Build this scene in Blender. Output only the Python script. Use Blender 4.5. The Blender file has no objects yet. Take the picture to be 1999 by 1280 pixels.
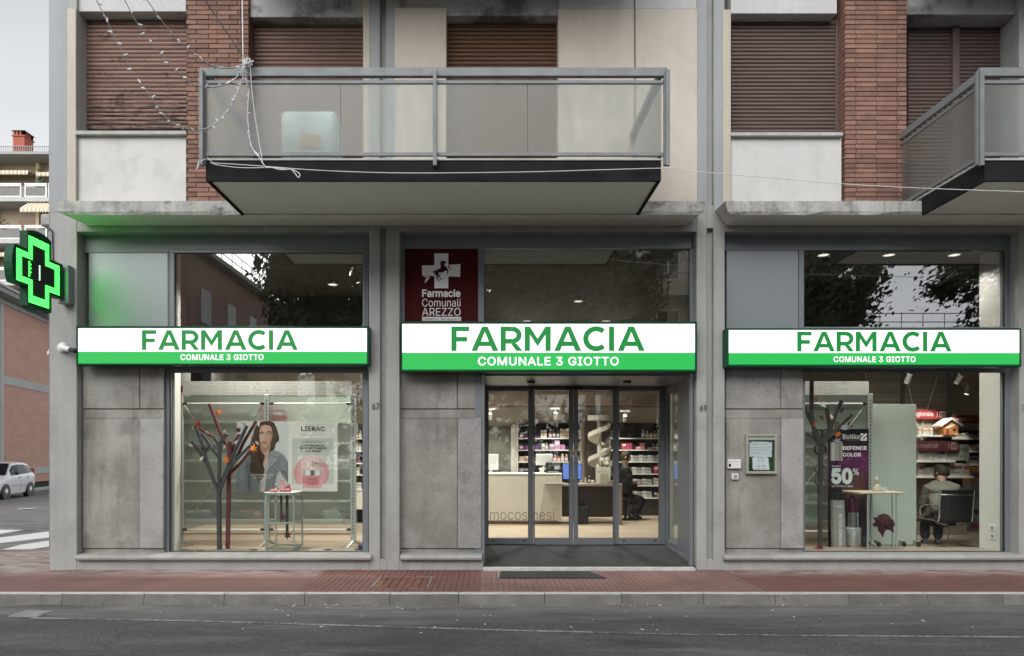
import bpy, bmesh, math, random
import numpy as np
from mathutils import Vector, Matrix
random.seed(7)
R = math.radians
S = bpy.context.scene
COL = S.collection

# ------------------------------------------------------------------ camera, sky, sun, exposure
# Measured from the photograph: 24 mm shift lens standing 8.66 m from the facade, 1.47 m above the pavement.
FOC, HC, CY, VPX, VPY = 1333.0, 1.474, -8.656, 952.0, 885.0
cam = bpy.data.cameras.new('camera')
cam.sensor_width = 36.0
cam.lens = 36.0 * FOC / 1999.0
cam.shift_x = (999.5 - VPX) / 1999.0
cam.shift_y = (VPY - 640.0) / 1999.0
cam.clip_start, cam.clip_end = 0.05, 2000
camo = bpy.data.objects.new('camera', cam)
COL.objects.link(camo)
camo.location = (0, CY, HC)
camo.rotation_euler = (R(90), 0, 0)
S.camera = camo

SUN_EL, SUN_ROT = R(36), R(200)
w = bpy.data.worlds.new('World')
S.world = w
w.use_nodes = True
nt = w.node_tree
bg = nt.nodes['Background']
sky = nt.nodes.new('ShaderNodeTexSky')
sky.sky_type = 'NISHITA'
sky.sun_disc = False
sky.sun_elevation = SUN_EL
sky.sun_rotation = SUN_ROT
sky.air_density, sky.dust_density, sky.ozone_density = 1.0, 1.0, 1.0
hs = nt.nodes.new('ShaderNodeHueSaturation')
hs.inputs['Saturation'].default_value = 0.13
hs.inputs['Value'].default_value = 1.0
nt.links.new(sky.outputs[0], hs.inputs['Color'])
tc = nt.nodes.new('ShaderNodeTexCoord')
mp = nt.nodes.new('ShaderNodeMapping')
mp.inputs['Scale'].default_value = (1.0, 1.0, 2.6)
nt.links.new(tc.outputs['Generated'], mp.inputs['Vector'])
nz = nt.nodes.new('ShaderNodeTexNoise')
nz.inputs['Scale'].default_value = 2.2
nz.inputs['Detail'].default_value = 6
nt.links.new(mp.outputs[0], nz.inputs['Vector'])
rp = nt.nodes.new('ShaderNodeMapRange')
rp.inputs['From Min'].default_value, rp.inputs['From Max'].default_value = .3, .7
rp.inputs['To Min'].default_value, rp.inputs['To Max'].default_value = .86, 1.08
nt.links.new(nz.outputs[0], rp.inputs['Value'])
mx = nt.nodes.new('ShaderNodeVectorMath')
mx.operation = 'SCALE'
nt.links.new(hs.outputs[0], mx.inputs[0])
nt.links.new(rp.outputs[0], mx.inputs['Scale'])
nt.links.new(mx.outputs[0], bg.inputs['Color'])
bg.inputs['Strength'].default_value = 0.15

sun = bpy.data.lights.new('sun', 'SUN')
sun.energy = 1.5
sun.angle = R(60)
sun.color = (1.0, .97, .93)
suno = bpy.data.objects.new('sun', sun)
COL.objects.link(suno)
suno.location = (-5, -20, 25)
sdir = Vector((math.sin(SUN_ROT) * math.cos(SUN_EL), math.cos(SUN_ROT) * math.cos(SUN_EL), math.sin(SUN_EL)))
suno.rotation_euler = sdir.to_track_quat('Z', 'Y').to_euler()

vs = S.view_settings
vs.view_transform, vs.look, vs.gamma, vs.exposure = 'Standard', 'None', 1.0, 0.72
vs.use_curve_mapping = False
S.render.engine = 'CYCLES'
S.cycles.use_denoising = True
S.cycles.max_bounces = 8
S.cycles.transparent_max_bounces = 24
S.cycles.glossy_bounces = 4
S.cycles.sample_clamp_indirect = 6
S.cycles.caustics_reflective = False
S.cycles.caustics_refractive = False

# ------------------------------------------------------------------ measuring helpers
def X(px, Y): return (px - VPX) * (Y - CY) / FOC
def Z(py, Y): return HC + (VPY - py) * (Y - CY) / FOC
def P(px, py, Y): return Vector((X(px, Y), Y, Z(py, Y)))
def G(px, py, z):
    """The point of the level plane z that is seen at px, py."""
    d = FOC * (HC - z) / (py - VPY)
    return Vector(((px - VPX) * d / FOC, CY + d, z))

# ------------------------------------------------------------------ object helpers
OFF = {}

def tag(o, label=None, cat=None, group=None, kind=None):
    if label: o['label'] = label
    if cat: o['category'] = cat
    if group: o['group'] = group
    if kind: o['kind'] = kind
    return o

def thing(name, loc, label=None, cat=None, group=None, kind=None):
    o = bpy.data.objects.new(name, None)
    COL.objects.link(o)
    o.location = loc
    o.empty_display_size = .1
    OFF[o.name] = Vector(loc)
    return tag(o, label, cat, group, kind)

def put(name, me, parent=None, loc=(0, 0, 0), rot=None):
    """Link an object over mesh data that several pieces may share; loc is a world point."""
    o = bpy.data.objects.new(name, me)
    COL.objects.link(o)
    loc = Vector(loc)
    if parent is not None:
        o.parent = parent
        o.location = loc - OFF[parent.name]
    else:
        o.location = loc
    OFF[o.name] = loc
    if rot is not None: o.rotation_euler = rot
    return o

class MB:
    """Collects faces and links them as ONE mesh object."""
    def __init__(s):
        s.v, s.f, s.mi = [], [], []
    def add(s, vs, fs, mi=0):
        n = len(s.v)
        s.v.extend([tuple(q) for q in vs])
        s.f.extend([tuple(i + n for i in f) for f in fs])
        s.mi.extend([mi] * len(fs))
        return s
    def box(s, x0, x1, y0, y1, z0, z1, c=0, mi=0):
        x0, x1 = min(x0, x1), max(x0, x1)
        y0, y1 = min(y0, y1), max(y0, y1)
        z0, z1 = min(z0, z1), max(z0, z1)
        c = min(c, (x1 - x0) * .45, (y1 - y0) * .45, (z1 - z0) * .45)
        if c <= 0:
            return s.add([(x0, y0, z0), (x1, y0, z0), (x1, y1, z0), (x0, y1, z0), (x0, y0, z1), (x1, y0, z1), (x1, y1, z1), (x0, y1, z1)],
                         [(0, 3, 2, 1), (4, 5, 6, 7), (0, 1, 5, 4), (1, 2, 6, 5), (2, 3, 7, 6), (3, 0, 4, 7)], mi)
        vs, idx = [], {}
        for i, (sx, X_) in enumerate(((1, x0), (-1, x1))):
            for j, (sy, Y_) in enumerate(((1, y0), (-1, y1))):
                for k, (sz, Z_) in enumerate(((1, z0), (-1, z1))):
                    for a in range(3):
                        d = [sx * c, sy * c, sz * c]
                        d[a] = 0
                        idx[i, j, k, a] = len(vs)
                        vs.append((X_ + d[0], Y_ + d[1], Z_ + d[2]))
        fs = []
        for i in (0, 1):
            fs.append([idx[i, j, k, 0] for j, k in ((0, 0), (1, 0), (1, 1), (0, 1))])
            fs.append([idx[j, i, k, 1] for j, k in ((0, 0), (1, 0), (1, 1), (0, 1))])
            fs.append([idx[j, k, i, 2] for j, k in ((0, 0), (1, 0), (1, 1), (0, 1))])
        for i in (0, 1):
            for j in (0, 1):
                fs.append([idx[i, j, 0, 0], idx[i, j, 1, 0], idx[i, j, 1, 1], idx[i, j, 0, 1]])
                fs.append([idx[i, 0, j, 0], idx[i, 1, j, 0], idx[i, 1, j, 2], idx[i, 0, j, 2]])
                fs.append([idx[0, i, j, 1], idx[1, i, j, 1], idx[1, i, j, 2], idx[0, i, j, 2]])
                for k in (0, 1):
                    fs.append([idx[i, j, k, 0], idx[i, j, k, 1], idx[i, j, k, 2]])
        return s.add(vs, fs, mi)
    def prism(s, pts, a0, a1, axis='y', mi=0):
        """Polygon pts (2-D) pushed from a0 to a1 along axis; for y the points are (x, z), for x (y, z), for z (x, y)."""
        n = len(pts)
        def q(p, a):
            return (p[0], a, p[1]) if axis == 'y' else (a, p[0], p[1]) if axis == 'x' else (p[0], p[1], a)
        vs = [q(p, a0) for p in pts] + [q(p, a1) for p in pts]
        fs = [tuple(range(n)), tuple(range(2 * n - 1, n - 1, -1))] + [(i, (i + 1) % n, n + (i + 1) % n, n + i) for i in range(n)]
        return s.add(vs, fs, mi)
    def hexa(s, b, t, mi=0):
        """Eight corners: four of one face, four of the opposite one."""
        return s.add(list(b) + list(t), [(0, 3, 2, 1), (4, 5, 6, 7), (0, 1, 5, 4), (1, 2, 6, 5), (2, 3, 7, 6), (3, 0, 4, 7)], mi)
    def tube(s, pts, r, n=6, mi=0, flat=None):
        pts = [Vector(p) for p in pts]
        rs = r if isinstance(r, (list, tuple)) else [r] * len(pts)
        base = len(s.v)
        up = None
        for i, p in enumerate(pts):
            t = (pts[min(i + 1, len(pts) - 1)] - pts[max(i - 1, 0)]).normalized()
            if up is None:
                up = Vector((0, 0, 1)) if abs(t.z) < .9 else Vector((0, 1, 0))
            a = t.cross(up)
            if a.length < 1e-4: a = t.cross(Vector((1, 0, 0)))
            a.normalize()
            b = a.cross(t).normalized()
            up = b
            for k in range(n):
                th = 2 * math.pi * (k + .5) / n
                s.v.append(tuple(p + a * (math.cos(th) * rs[i]) + b * (math.sin(th) * rs[i] * (flat or 1))))
        for i in range(len(pts) - 1):
            for k in range(n):
                s.f.append((base + i * n + k, base + i * n + (k + 1) % n, base + (i + 1) * n + (k + 1) % n, base + (i + 1) * n + k))
                s.mi.append(mi)
        s.f.append(tuple(base + k for k in range(n - 1, -1, -1)))
        s.f.append(tuple(base + (len(pts) - 1) * n + k for k in range(n)))
        s.mi += [mi, mi]
        return s
    def lathe(s, c, prof, n=16, axis='z', mi=0):
        """prof: (radius, height) from one end to the other, closed by caps."""
        base = len(s.v)
        c = Vector(c)
        for r, h in prof:
            for k in range(n):
                t = 2 * math.pi * k / n
                u, v_ = max(r, 1e-4) * math.cos(t), max(r, 1e-4) * math.sin(t)
                d = (u, v_, h) if axis == 'z' else (u, h, v_) if axis == 'y' else (h, u, v_)
                s.v.append(tuple(c + Vector(d)))
        for i in range(len(prof) - 1):
            for k in range(n):
                s.f.append((base + i * n + k, base + i * n + (k + 1) % n, base + (i + 1) * n + (k + 1) % n, base + (i + 1) * n + k))
                s.mi.append(mi)
        s.f.append(tuple(base + k for k in range(n - 1, -1, -1)))
        s.f.append(tuple(base + (len(prof) - 1) * n + k for k in range(n)))
        s.mi += [mi, mi]
        return s
    def mesh(s, name, mats, off=(0, 0, 0), smooth=None):
        me = bpy.data.meshes.new(name)
        ox, oy, oz = off
        me.from_pydata([(a - ox, b - oy, c - oz) for a, b, c in s.v], [], s.f)
        mats = mats if isinstance(mats, (list, tuple)) else [mats]
        for m in mats: me.materials.append(m)
        me.polygons.foreach_set('material_index', s.mi)
        bm = bmesh.new()
        bm.from_mesh(me)
        bmesh.ops.recalc_face_normals(bm, faces=bm.faces)
        bm.to_mesh(me)
        bm.free()
        if smooth:
            me.polygons.foreach_set('use_smooth', [True] * len(me.polygons))
            me.set_sharp_from_angle(angle=R(smooth))
        me.update()
        return me
    def build(s, name, mats, parent=None, smooth=None, label=None, cat=None, group=None, kind=None):
        if parent is not None:
            off = OFF[parent.name]
        else:
            a = np.array(s.v)
            off = Vector(((a[:, 0].min() + a[:, 0].max()) / 2, (a[:, 1].min() + a[:, 1].max()) / 2, a[:, 2].min()))
        o = bpy.data.objects.new(name, s.mesh(name, mats, off, smooth))
        COL.objects.link(o)
        if parent is not None:
            o.parent = parent
        else:
            o.location = off
        OFF[o.name] = Vector(off)
        return tag(o, label, cat, group, kind)

def box(name, x0, x1, y0, y1, z0, z1, m, parent=None, c=.004, **k):
    return MB().box(x0, x1, y0, y1, z0, z1, c).build(name, m, parent, **k)

# lettering -------------------------------------------------------------
def _font():
    try:
        import os
        p = os.path.join(bpy.utils.system_resource('DATAFILES'), 'fonts', 'Inter.woff2')
        return bpy.data.fonts.load(p)
    except Exception:
        return None
FONT = _font()

def text_mesh(body, spacing=1.0, align='LEFT', line=1.0):
    cu = bpy.data.curves.new('lettering', 'FONT')
    cu.body = body
    cu.size = 1
    if FONT: cu.font = FONT
    cu.space_character = spacing
    cu.space_line = line
    cu.align_x = align
    cu.resolution_u = 3
    o = bpy.data.objects.new('lettering', cu)
    COL.objects.link(o)
    dg = bpy.context.evaluated_depsgraph_get()
    dg.update()
    me = bpy.data.meshes.new_from_object(o.evaluated_get(dg))
    bpy.data.objects.remove(o)
    bpy.data.curves.remove(cu)
    n = len(me.vertices)
    co = np.empty(n * 3)
    me.vertices.foreach_get('co', co)
    faces = [tuple(q.vertices) for q in me.polygons]
    bpy.data.meshes.remove(me)
    return co.reshape(n, 3), faces

def text(body, x0, x1, z0, z1, Y, m, parent, name='lettering', bold=0, spacing=1.0, align='LEFT', line=1.0, depth=.002, rot=None):
    """Letters fitted into the box x0..x1, z0..z1 standing just before the plane Y (facing -Y). bold fattens the strokes by that share of an em."""
    co, fc = text_mesh(body, spacing, align, line)
    n0 = len(co)
    shifts = [(0, 0)] + ([(math.cos(k * math.pi / 4) * bold, math.sin(k * math.pi / 4) * bold) for k in range(8)] if bold > 0 else [])
    cos = np.concatenate([co + np.array((a, b_, 0)) for a, b_ in shifts])
    faces = [tuple(i + k * n0 for i in f) for k in range(len(shifts)) for f in fc]
    layer = np.repeat(np.arange(len(shifts)), n0)
    mn, mxx = cos.min(0), cos.max(0)
    u = (cos[:, 0] - mn[0]) / (mxx[0] - mn[0])
    v = (cos[:, 1] - mn[1]) / (mxx[1] - mn[1])
    out = np.zeros((len(cos), 3))
    if rot == 'up':
        out[:, 0] = x1 - v * (x1 - x0)
        out[:, 2] = z0 + u * (z1 - z0)
    else:
        out[:, 0] = x0 + u * (x1 - x0)
        out[:, 2] = z0 + v * (z1 - z0)
    out[:, 1] = Y - depth - layer * .00012
    off = np.array(OFF[parent.name])
    me2 = bpy.data.meshes.new(name)
    me2.from_pydata([tuple(q) for q in (out - off)], [], faces)
    me2.materials.append(m)
    o = bpy.data.objects.new(name, me2)
    COL.objects.link(o)
    o.parent = parent
    o['kind'] = 'stuff'
    OFF[o.name] = OFF[parent.name]
    return o

# ------------------------------------------------------------------ materials
MATS = {}

def _new(name):
    m = bpy.data.materials.new(name)
    m.use_nodes = True
    t = m.node_tree
    b = t.nodes['Principled BSDF']
    MATS[name] = m
    return m, t, b

def N(t, typ, ins=None, **props):
    n = t.nodes.new(typ)
    for k, v in props.items(): setattr(n, k, v)
    for k, v in (ins or {}).items():
        if hasattr(v, 'is_output') or isinstance(v, bpy.types.NodeSocket):
            t.links.new(v, n.inputs[k])
        else:
            n.inputs[k].default_value = v
    return n

def coords(t, scale=(1, 1, 1)):
    g = N(t, 'ShaderNodeNewGeometry')
    return N(t, 'ShaderNodeMapping', {'Vector': g.outputs['Position'], 'Scale': scale}).outputs[0]

def noise(t, vec, scale, detail=4, rough=.55):
    return N(t, 'ShaderNodeTexNoise', {'Vector': vec, 'Scale': scale, 'Detail': detail, 'Roughness': rough}).outputs[0]

def rng(t, val, a, b, c, d):
    return N(t, 'ShaderNodeMapRange', {'Value': val, 'From Min': a, 'From Max': b, 'To Min': c, 'To Max': d}).outputs[0]

def mul(t, a, b):
    return N(t, 'ShaderNodeMath', {0: a, 1: b}, operation='MULTIPLY').outputs[0]

def mixc(t, f, a, b, mode='MIX'):
    n = N(t, 'ShaderNodeMix', data_type='RGBA', blend_type=mode)
    for i, v in ((0, f), (6, a), (7, b)):
        if isinstance(v, bpy.types.NodeSocket): t.links.new(v, n.inputs[i])
        else: n.inputs[i].default_value = (*v, 1) if isinstance(v, (tuple, list)) and len(v) == 3 else v
    return n.outputs[2]

def pbr(name, col, rough=.6, metal=0, var=.12, scale=3.0, bump=0, bscale=60, rand=0, streak=0, dirt=None, dcol=(.03, .03, .028), dscale=2.5,
        spec=.5, emis=None, estr=1.0, stretch=(1, 1, 1), fine=.06):
    m, t, b = _new(name)
    c = (*col, 1)
    vec = coords(t)
    sv = coords(t, stretch) if stretch != (1, 1, 1) else vec
    val = rng(t, noise(t, sv, scale, 6), .28, .72, 1 - var, 1 + var)
    if fine:
        val = mul(t, val, rng(t, noise(t, vec, scale * 22, 3), .3, .7, 1 - fine, 1 + fine))
    if streak:
        st = noise(t, coords(t, (9, 9, .55)), 1.0, 5)
        val = mul(t, val, rng(t, st, .35, .7, 1.0 + streak * .25, 1 - streak))
    if rand:
        oi = N(t, 'ShaderNodeObjectInfo')
        val = mul(t, val, rng(t, oi.outputs['Random'], 0, 1, 1 - rand, 1 + rand))
    colr = N(t, 'ShaderNodeVectorMath', {0: c[:3], 'Scale': val}, operation='SCALE').outputs[0]
    if dirt:
        dn = noise(t, vec, dscale, 8, .68)
        f = rng(t, dn, dirt, dirt + .09, 0, .85)
        colr = mixc(t, f, colr, dcol)
    t.links.new(colr, b.inputs['Base Color'])
    b.inputs['Roughness'].default_value = rough
    if fine and rough > .5:
        t.links.new(rng(t, noise(t, vec, scale * 4, 3), .3, .7, rough - .08, min(rough + .08, 1)), b.inputs['Roughness'])
    b.inputs['Metallic'].default_value = metal
    b.inputs['Specular IOR Level'].default_value = spec
    if bump:
        bn = N(t, 'ShaderNodeBump', {'Height': noise(t, vec, bscale, 4), 'Strength': bump, 'Distance': .01})
        t.links.new(bn.outputs[0], b.inputs['Normal'])
    if emis:
        b.inputs['Emission Color'].default_value = (*emis, 1)
        b.inputs['Emission Strength'].default_value = estr
    return m

def glow(name, col, strength, base=.8):
    m, t, b = _new(name)
    b.inputs['Base Color'].default_value = (*[min(c, 1) * base for c in col], 1)
    b.inputs['Roughness'].default_value = .35
    b.inputs['Emission Color'].default_value = (*col, 1)
    b.inputs['Emission Strength'].default_value = strength
    return m

def glassy(name, tint=(.93, .96, .95), f0=.05, rough=0.0, wave=0, body=0, bodycol=(.5, .55, .52), blur=0, blur_mix=.6):
    """Thin architectural glass: sees through, and mirrors more towards grazing angles."""
    m, t, b = _new(name)
    out = t.nodes['Material Output']
    t.nodes.remove(b)
    lw = N(t, 'ShaderNodeLayerWeight', {'Blend': .5})
    p5 = N(t, 'ShaderNodeMath', {0: lw.outputs['Facing'], 1: 5.0}, operation='POWER').outputs[0]
    f = rng(t, p5, 0, 1, f0, 1)
    tr = N(t, 'ShaderNodeBsdfTransparent', {'Color': (*tint, 1)}).outputs[0]
    if blur:                                        # figured or frosted: what lies behind is smeared
        rf_ = N(t, 'ShaderNodeBsdfRefraction', {'Color': (*tint, 1), 'Roughness': blur, 'IOR': 1.03})
        tr = N(t, 'ShaderNodeMixShader', {0: blur_mix, 1: tr, 2: rf_.outputs[0]}).outputs[0]
    if body:
        df = N(t, 'ShaderNodeBsdfDiffuse', {'Color': (*bodycol, 1)})
        tl = N(t, 'ShaderNodeBsdfTranslucent', {'Color': (*bodycol, 1)})
        ad = N(t, 'ShaderNodeMixShader', {0: .5, 1: df.outputs[0], 2: tl.outputs[0]})
        fb = body
        if wave:
            fb = rng(t, noise(t, coords(t, (1.6, 1, .5)), 2.4, 7, .62), .3, .7, body - .13, body + .16)
        tr = N(t, 'ShaderNodeMixShader', {0: fb, 1: tr, 2: ad.outputs[0]}).outputs[0]
    gl = N(t, 'ShaderNodeBsdfGlossy', {'Color': (1, 1, 1, 1), 'Roughness': rough})
    if wave:
        vec = coords(t)
        w1 = N(t, 'ShaderNodeTexWave', {'Vector': vec, 'Scale': 24.0, 'Distortion': 1.0}, bands_direction='Z').outputs[1]
        w2 = N(t, 'ShaderNodeTexWave', {'Vector': vec, 'Scale': 24.0, 'Distortion': 1.0}, bands_direction='X').outputs[1]
        bn = N(t, 'ShaderNodeBump', {'Height': N(t, 'ShaderNodeMath', {0: w1, 1: w2}, operation='ADD').outputs[0], 'Strength': wave, 'Distance': .01})
        t.links.new(bn.outputs[0], gl.inputs['Normal'])
    ms = N(t, 'ShaderNodeMixShader', {0: f, 1: tr, 2: gl.outputs[0]})
    t.links.new(ms.outputs[0], out.inputs['Surface'])
    return m

# masonry and ground
M_RENDER = pbr('grey_render', (.36, .365, .35), .85, var=.07, scale=1.2, bump=.12, bscale=90, streak=.10, fine=.04)
M_RENDER_UP = pbr('blue_grey_paint', (.34, .36, .375), .8, var=.06, scale=1.2, bump=.08, streak=.08, fine=.03)
M_WHITE = pbr('white_panel_paint', (.58, .575, .565), .7, var=.03, scale=1.0, bump=.04, fine=.02, streak=.04)
M_BEIGE = pbr('beige_wall_paint', (.57, .515, .45), .8, var=.04, scale=1.1, bump=.06, fine=.02, streak=.05)
M_BEIGE_TRIM = pbr('beige_trim_paint', (.50, .46, .385), .8, var=.06, scale=1.5, bump=.06, streak=.08)
M_BEAM = pbr('pale_beam_paint', (.50, .51, .51), .8, var=.05, scale=1.0, bump=.06, streak=.05)
M_SHADE_SOOT = pbr('shaded_sooty_beam_paint', (.42, .42, .415), .85, var=.12, scale=1.1, dirt=.53, dscale=1.2, dcol=(.10, .10, .098), streak=.1)  # beam paint darkened for the shade of the balcony above, plus soot patches
M_SOFFIT = pbr('soffit_paint', (.80, .79, .74), .85, var=.04, scale=1.0, bump=.06)
M_LEDGE = pbr('weathered_ledge', (.43, .43, .415), .95, var=.22, scale=2.5, bump=1.0, bscale=24, dirt=.575, dscale=3.2, dcol=(.07, .07, .066), streak=.25, fine=.14)
M_CONC = pbr('stained_concrete', (.268, .26, .237), .8, var=.34, scale=1.5, bump=.2, bscale=70, streak=.07, fine=.09, dirt=.60, dscale=1.4, dcol=(.15, .143, .132))
M_CONC_DK = pbr('stained_concrete_dark', (.205, .199, .183), .85, var=.32, scale=2.0, bump=.25, bscale=60, streak=.08, fine=.08)
M_CONC_ROUGH = pbr('pitted_concrete', (.29, .285, .275), .95, var=.18, scale=4, bump=1.0, bscale=30, dirt=.60, dscale=24, dcol=(.10, .095, .09), fine=.28)
M_CONC_PIT = pbr('lightly_pitted_concrete', (.34, .335, .325), .9, var=.12, scale=3, bump=.7, bscale=22, dirt=.655, dscale=13, dcol=(.13, .125, .12), fine=.16)
def weather(m, pale, dark, drip=.5, foot=True):
    t = m.node_tree
    b = t.nodes['Principled BSDF']
    src = b.inputs['Base Color'].links[0].from_socket
    vec = coords(t)
    zz = N(t, 'ShaderNodeSeparateXYZ', {0: N(t, 'ShaderNodeNewGeometry').outputs['Position']}).outputs[2]
    cl = noise(t, coords(t, (1, 1, .8)), 2.6, 9, .66)
    c = mixc(t, rng(t, cl, .50, .66, 0, .55), src, pale)
    cl2 = noise(t, coords(t, (1.3, 1, 1.1)), 1.7, 9, .7)
    c = mixc(t, rng(t, cl2, .52, .64, 0, .6), c, dark)
    dr = noise(t, coords(t, (5.5, 5.5, .35)), 1.3, 8, .72)
    c = mixc(t, mul(t, rng(t, dr, .54, .68, 0, drip), rng(t, noise(t, vec, 1.1, 3), .4, .6, 0, 1)), c, dark)
    t.links.new(c, b.inputs['Base Color'])
weather(M_CONC, (.37, .365, .35), (.15, .143, .13), .7)
weather(M_CONC_DK, (.25, .245, .235), (.10, .096, .088))
weather(M_CONC_PIT, (.40, .395, .385), (.20, .195, .185), .3)
weather(M_CONC_ROUGH, (.35, .345, .335), (.17, .165, .155), .3)
weather(M_LEDGE, (.55, .55, .54), (.13, .13, .122), .8, False)
weather(M_RENDER, (.42, .425, .41), (.28, .28, .265), .35, False)
weather(M_WHITE, (.62, .615, .60), (.47, .46, .44), .25, False)
weather(M_BEIGE, (.58, .53, .465), (.49, .435, .37), .15, False)
M_SILL = pbr('sill_stone', (.33, .33, .315), .8, var=.12, scale=5, bump=.2, rand=.06, dirt=.68, dscale=9, dcol=(.10, .1, .095))
M_BRICK = pbr('facing_brick', (.228, .124, .093), .85, var=.18, scale=9, bump=.35, bscale=120, rand=.28, fine=.12)
M_MORTAR = pbr('dark_mortar', (.085, .07, .06), .95, var=.2, scale=20, bump=.4)
M_KERB = pbr('kerb_stone', (.165, .16, .148), .9, var=.28, scale=4, bump=.5, bscale=50, rand=.1, dirt=.62, dscale=7, dcol=(.07, .068, .06), fine=.14)
M_KERB_TOP = pbr('kerb_worn_edge', (.50, .49, .47), .85, var=.18, scale=9, bump=.3, fine=.1)
M_MAROON = pbr('maroon_print', (.062, .007, .009), .6, var=.05, fine=.0, spec=.08)
M_FRAME = pbr('blue_grey_aluminium', (.17, .185, .203), .42, metal=.0, var=.04, scale=2, fine=.0, spec=.5)
M_FRAME_DK = M_FRAME
M_PANEL = pbr('satin_metal_panel', (.255, .28, .295), .34, var=.03, scale=1, fine=.0, metal=.35)
M_PANEL_DK = M_PANEL
M_BLACK = pbr('black_plastic', (.012, .012, .013), .45, var=.1, fine=0)
M_GASKET = pbr('black_gasket', (.01, .01, .012), .6, var=.05, fine=0)
M_SHUT_RED = pbr('red_brown_slat', (.19, .112, .09), .62, var=.16, scale=3, rand=.07, stretch=(.6, 1, 6), fine=.06)
M_SHUT_PEEL = pbr('peeling_slat', (.235, .145, .118), .75, var=.2, scale=4, rand=.08, stretch=(.5, 1, 6), dirt=.56, dscale=4.0, dcol=(.035, .028, .024), fine=.12)
def peel(m):
    t = m.node_tree
    b = t.nodes['Principled BSDF']
    src = b.inputs['Base Color'].links[0].from_socket
    zz = N(t, 'ShaderNodeSeparateXYZ', {0: N(t, 'ShaderNodeNewGeometry').outputs['Position']}).outputs[2]
    low = rng(t, zz, 5.6, 6.7, .13, -.10)
    tears = N(t, 'ShaderNodeMath', {0: noise(t, coords(t, (1.6, 1, 14)), 3.2, 7, .68), 1: low}, operation='ADD').outputs[0]
    c = mixc(t, rng(t, tears, .56, .63, 0, .85), src, (.045, .034, .03))
    c = mixc(t, rng(t, noise(t, coords(t, (1.2, 1, 9)), 4.1, 6, .6), .62, .70, 0, .5), c, (.37, .25, .2))
    t.links.new(c, b.inputs['Base Color'])
peel(M_SHUT_PEEL)
M_SHUT_BRN = pbr('brown_slat', (.145, .07, .036), .55, var=.12, scale=3, rand=.06, stretch=(.6, 1, 6))
M_SHUT_PLUM = pbr('plum_brown_slat', (.122, .084, .077), .6, var=.12, scale=3, rand=.06, stretch=(.6, 1, 6))
M_ZINC = pbr('galvanised_rail', (.195, .21, .215), .6, metal=.15, var=.16, scale=6, bump=.15, dirt=.655, dscale=4.5, dcol=(.12, .06, .04), fine=.1)
M_SLAB = pbr('dark_slab_edge', (.017, .0165, .0175), .85, var=.3, scale=3, bump=.1, streak=.1, spec=.15)
M_RAIL_PALE = pbr('pale_slab_lip', (.42, .42, .40), .8, var=.2, scale=6, bump=.2, dirt=.66, dscale=12)
M_STEEL = pbr('brushed_steel', (.55, .56, .57), .3, metal=.9, var=.05, fine=0)
M_CHROME = pbr('chrome', (.75, .75, .76), .12, metal=1.0, var=.02, fine=0)
M_WHITE_PL = pbr('white_plastic', (.72, .72, .70), .4, var=.03, fine=0)
M_GREY_PL = pbr('grey_plastic', (.30, .31, .32), .45, var=.04, fine=0)
M_MAT = pbr('charcoal_matting', (.032, .033, .036), .9, var=.15, scale=6, bump=.6, bscale=300, fine=.2)
M_WIRE_W = pbr('white_cable', (.70, .71, .72), .5, var=.05, fine=0)
M_WIRE_G = pbr('grey_cable', (.22, .22, .225), .5, var=.05, fine=0)
M_BULB = pbr('clear_bulb', (.80, .82, .85), .15, var=.05, fine=0)
M_SIGN_G = pbr('sign_green_case', (.004, .062, .026), .45, var=.05, fine=0, spec=.2)
M_LIT_W = glow('lit_white_acrylic', (.93, .97, 1.0), .52)
M_LIT_G = glow('lit_green_acrylic', (.026, .60, .105), .50, .12)
M_LET_G = glow('green_letter_acrylic', (.006, .30, .045), .50, .1)
M_LET_W = glow('white_letter_acrylic', (.96, 1.0, .96), .60)
M_LED = glow('green_led', (.03, 1.0, .05), 6.0)
M_LED_W = glow('pale_led', (.55, 1.0, .65), 2.2)
M_LED_BG = pbr('led_board', (.008, .012, .010), .7, var=.2, scale=60, fine=.2)
M_GLASS = glassy('window_glass', f0=.028)
M_GLASS_UP = glassy('upper_window_glass', tint=(.70, .72, .73), f0=.19)
M_BALC = glassy('ribbed_balcony_glass', tint=(.90, .92, .90), f0=.05, rough=.5, wave=.04, body=.20, bodycol=(.37, .41, .39), blur=.30, blur_mix=.72)
M_FROST = glassy('frosted_sheet', tint=(.80, .86, .83), f0=.04, rough=.25, body=.30, bodycol=(.60, .64, .60), blur=.32, blur_mix=.8)
M_ACRYL = glassy('clear_shelf_glass', tint=(.80, .90, .86), f0=.06)
M_TXT_DK = pbr('dark_print', (.03, .03, .035), .6, var=.02, fine=0)
M_TXT_W = pbr('white_print', (.80, .80, .81), .5, var=.02, fine=0)
M_TXT_GR = pbr('grey_print', (.22, .22, .215), .6, var=.02, fine=0)
M_NUM = pbr('number_metal', (.055, .055, .055), .5, var=.05, fine=0)

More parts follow.
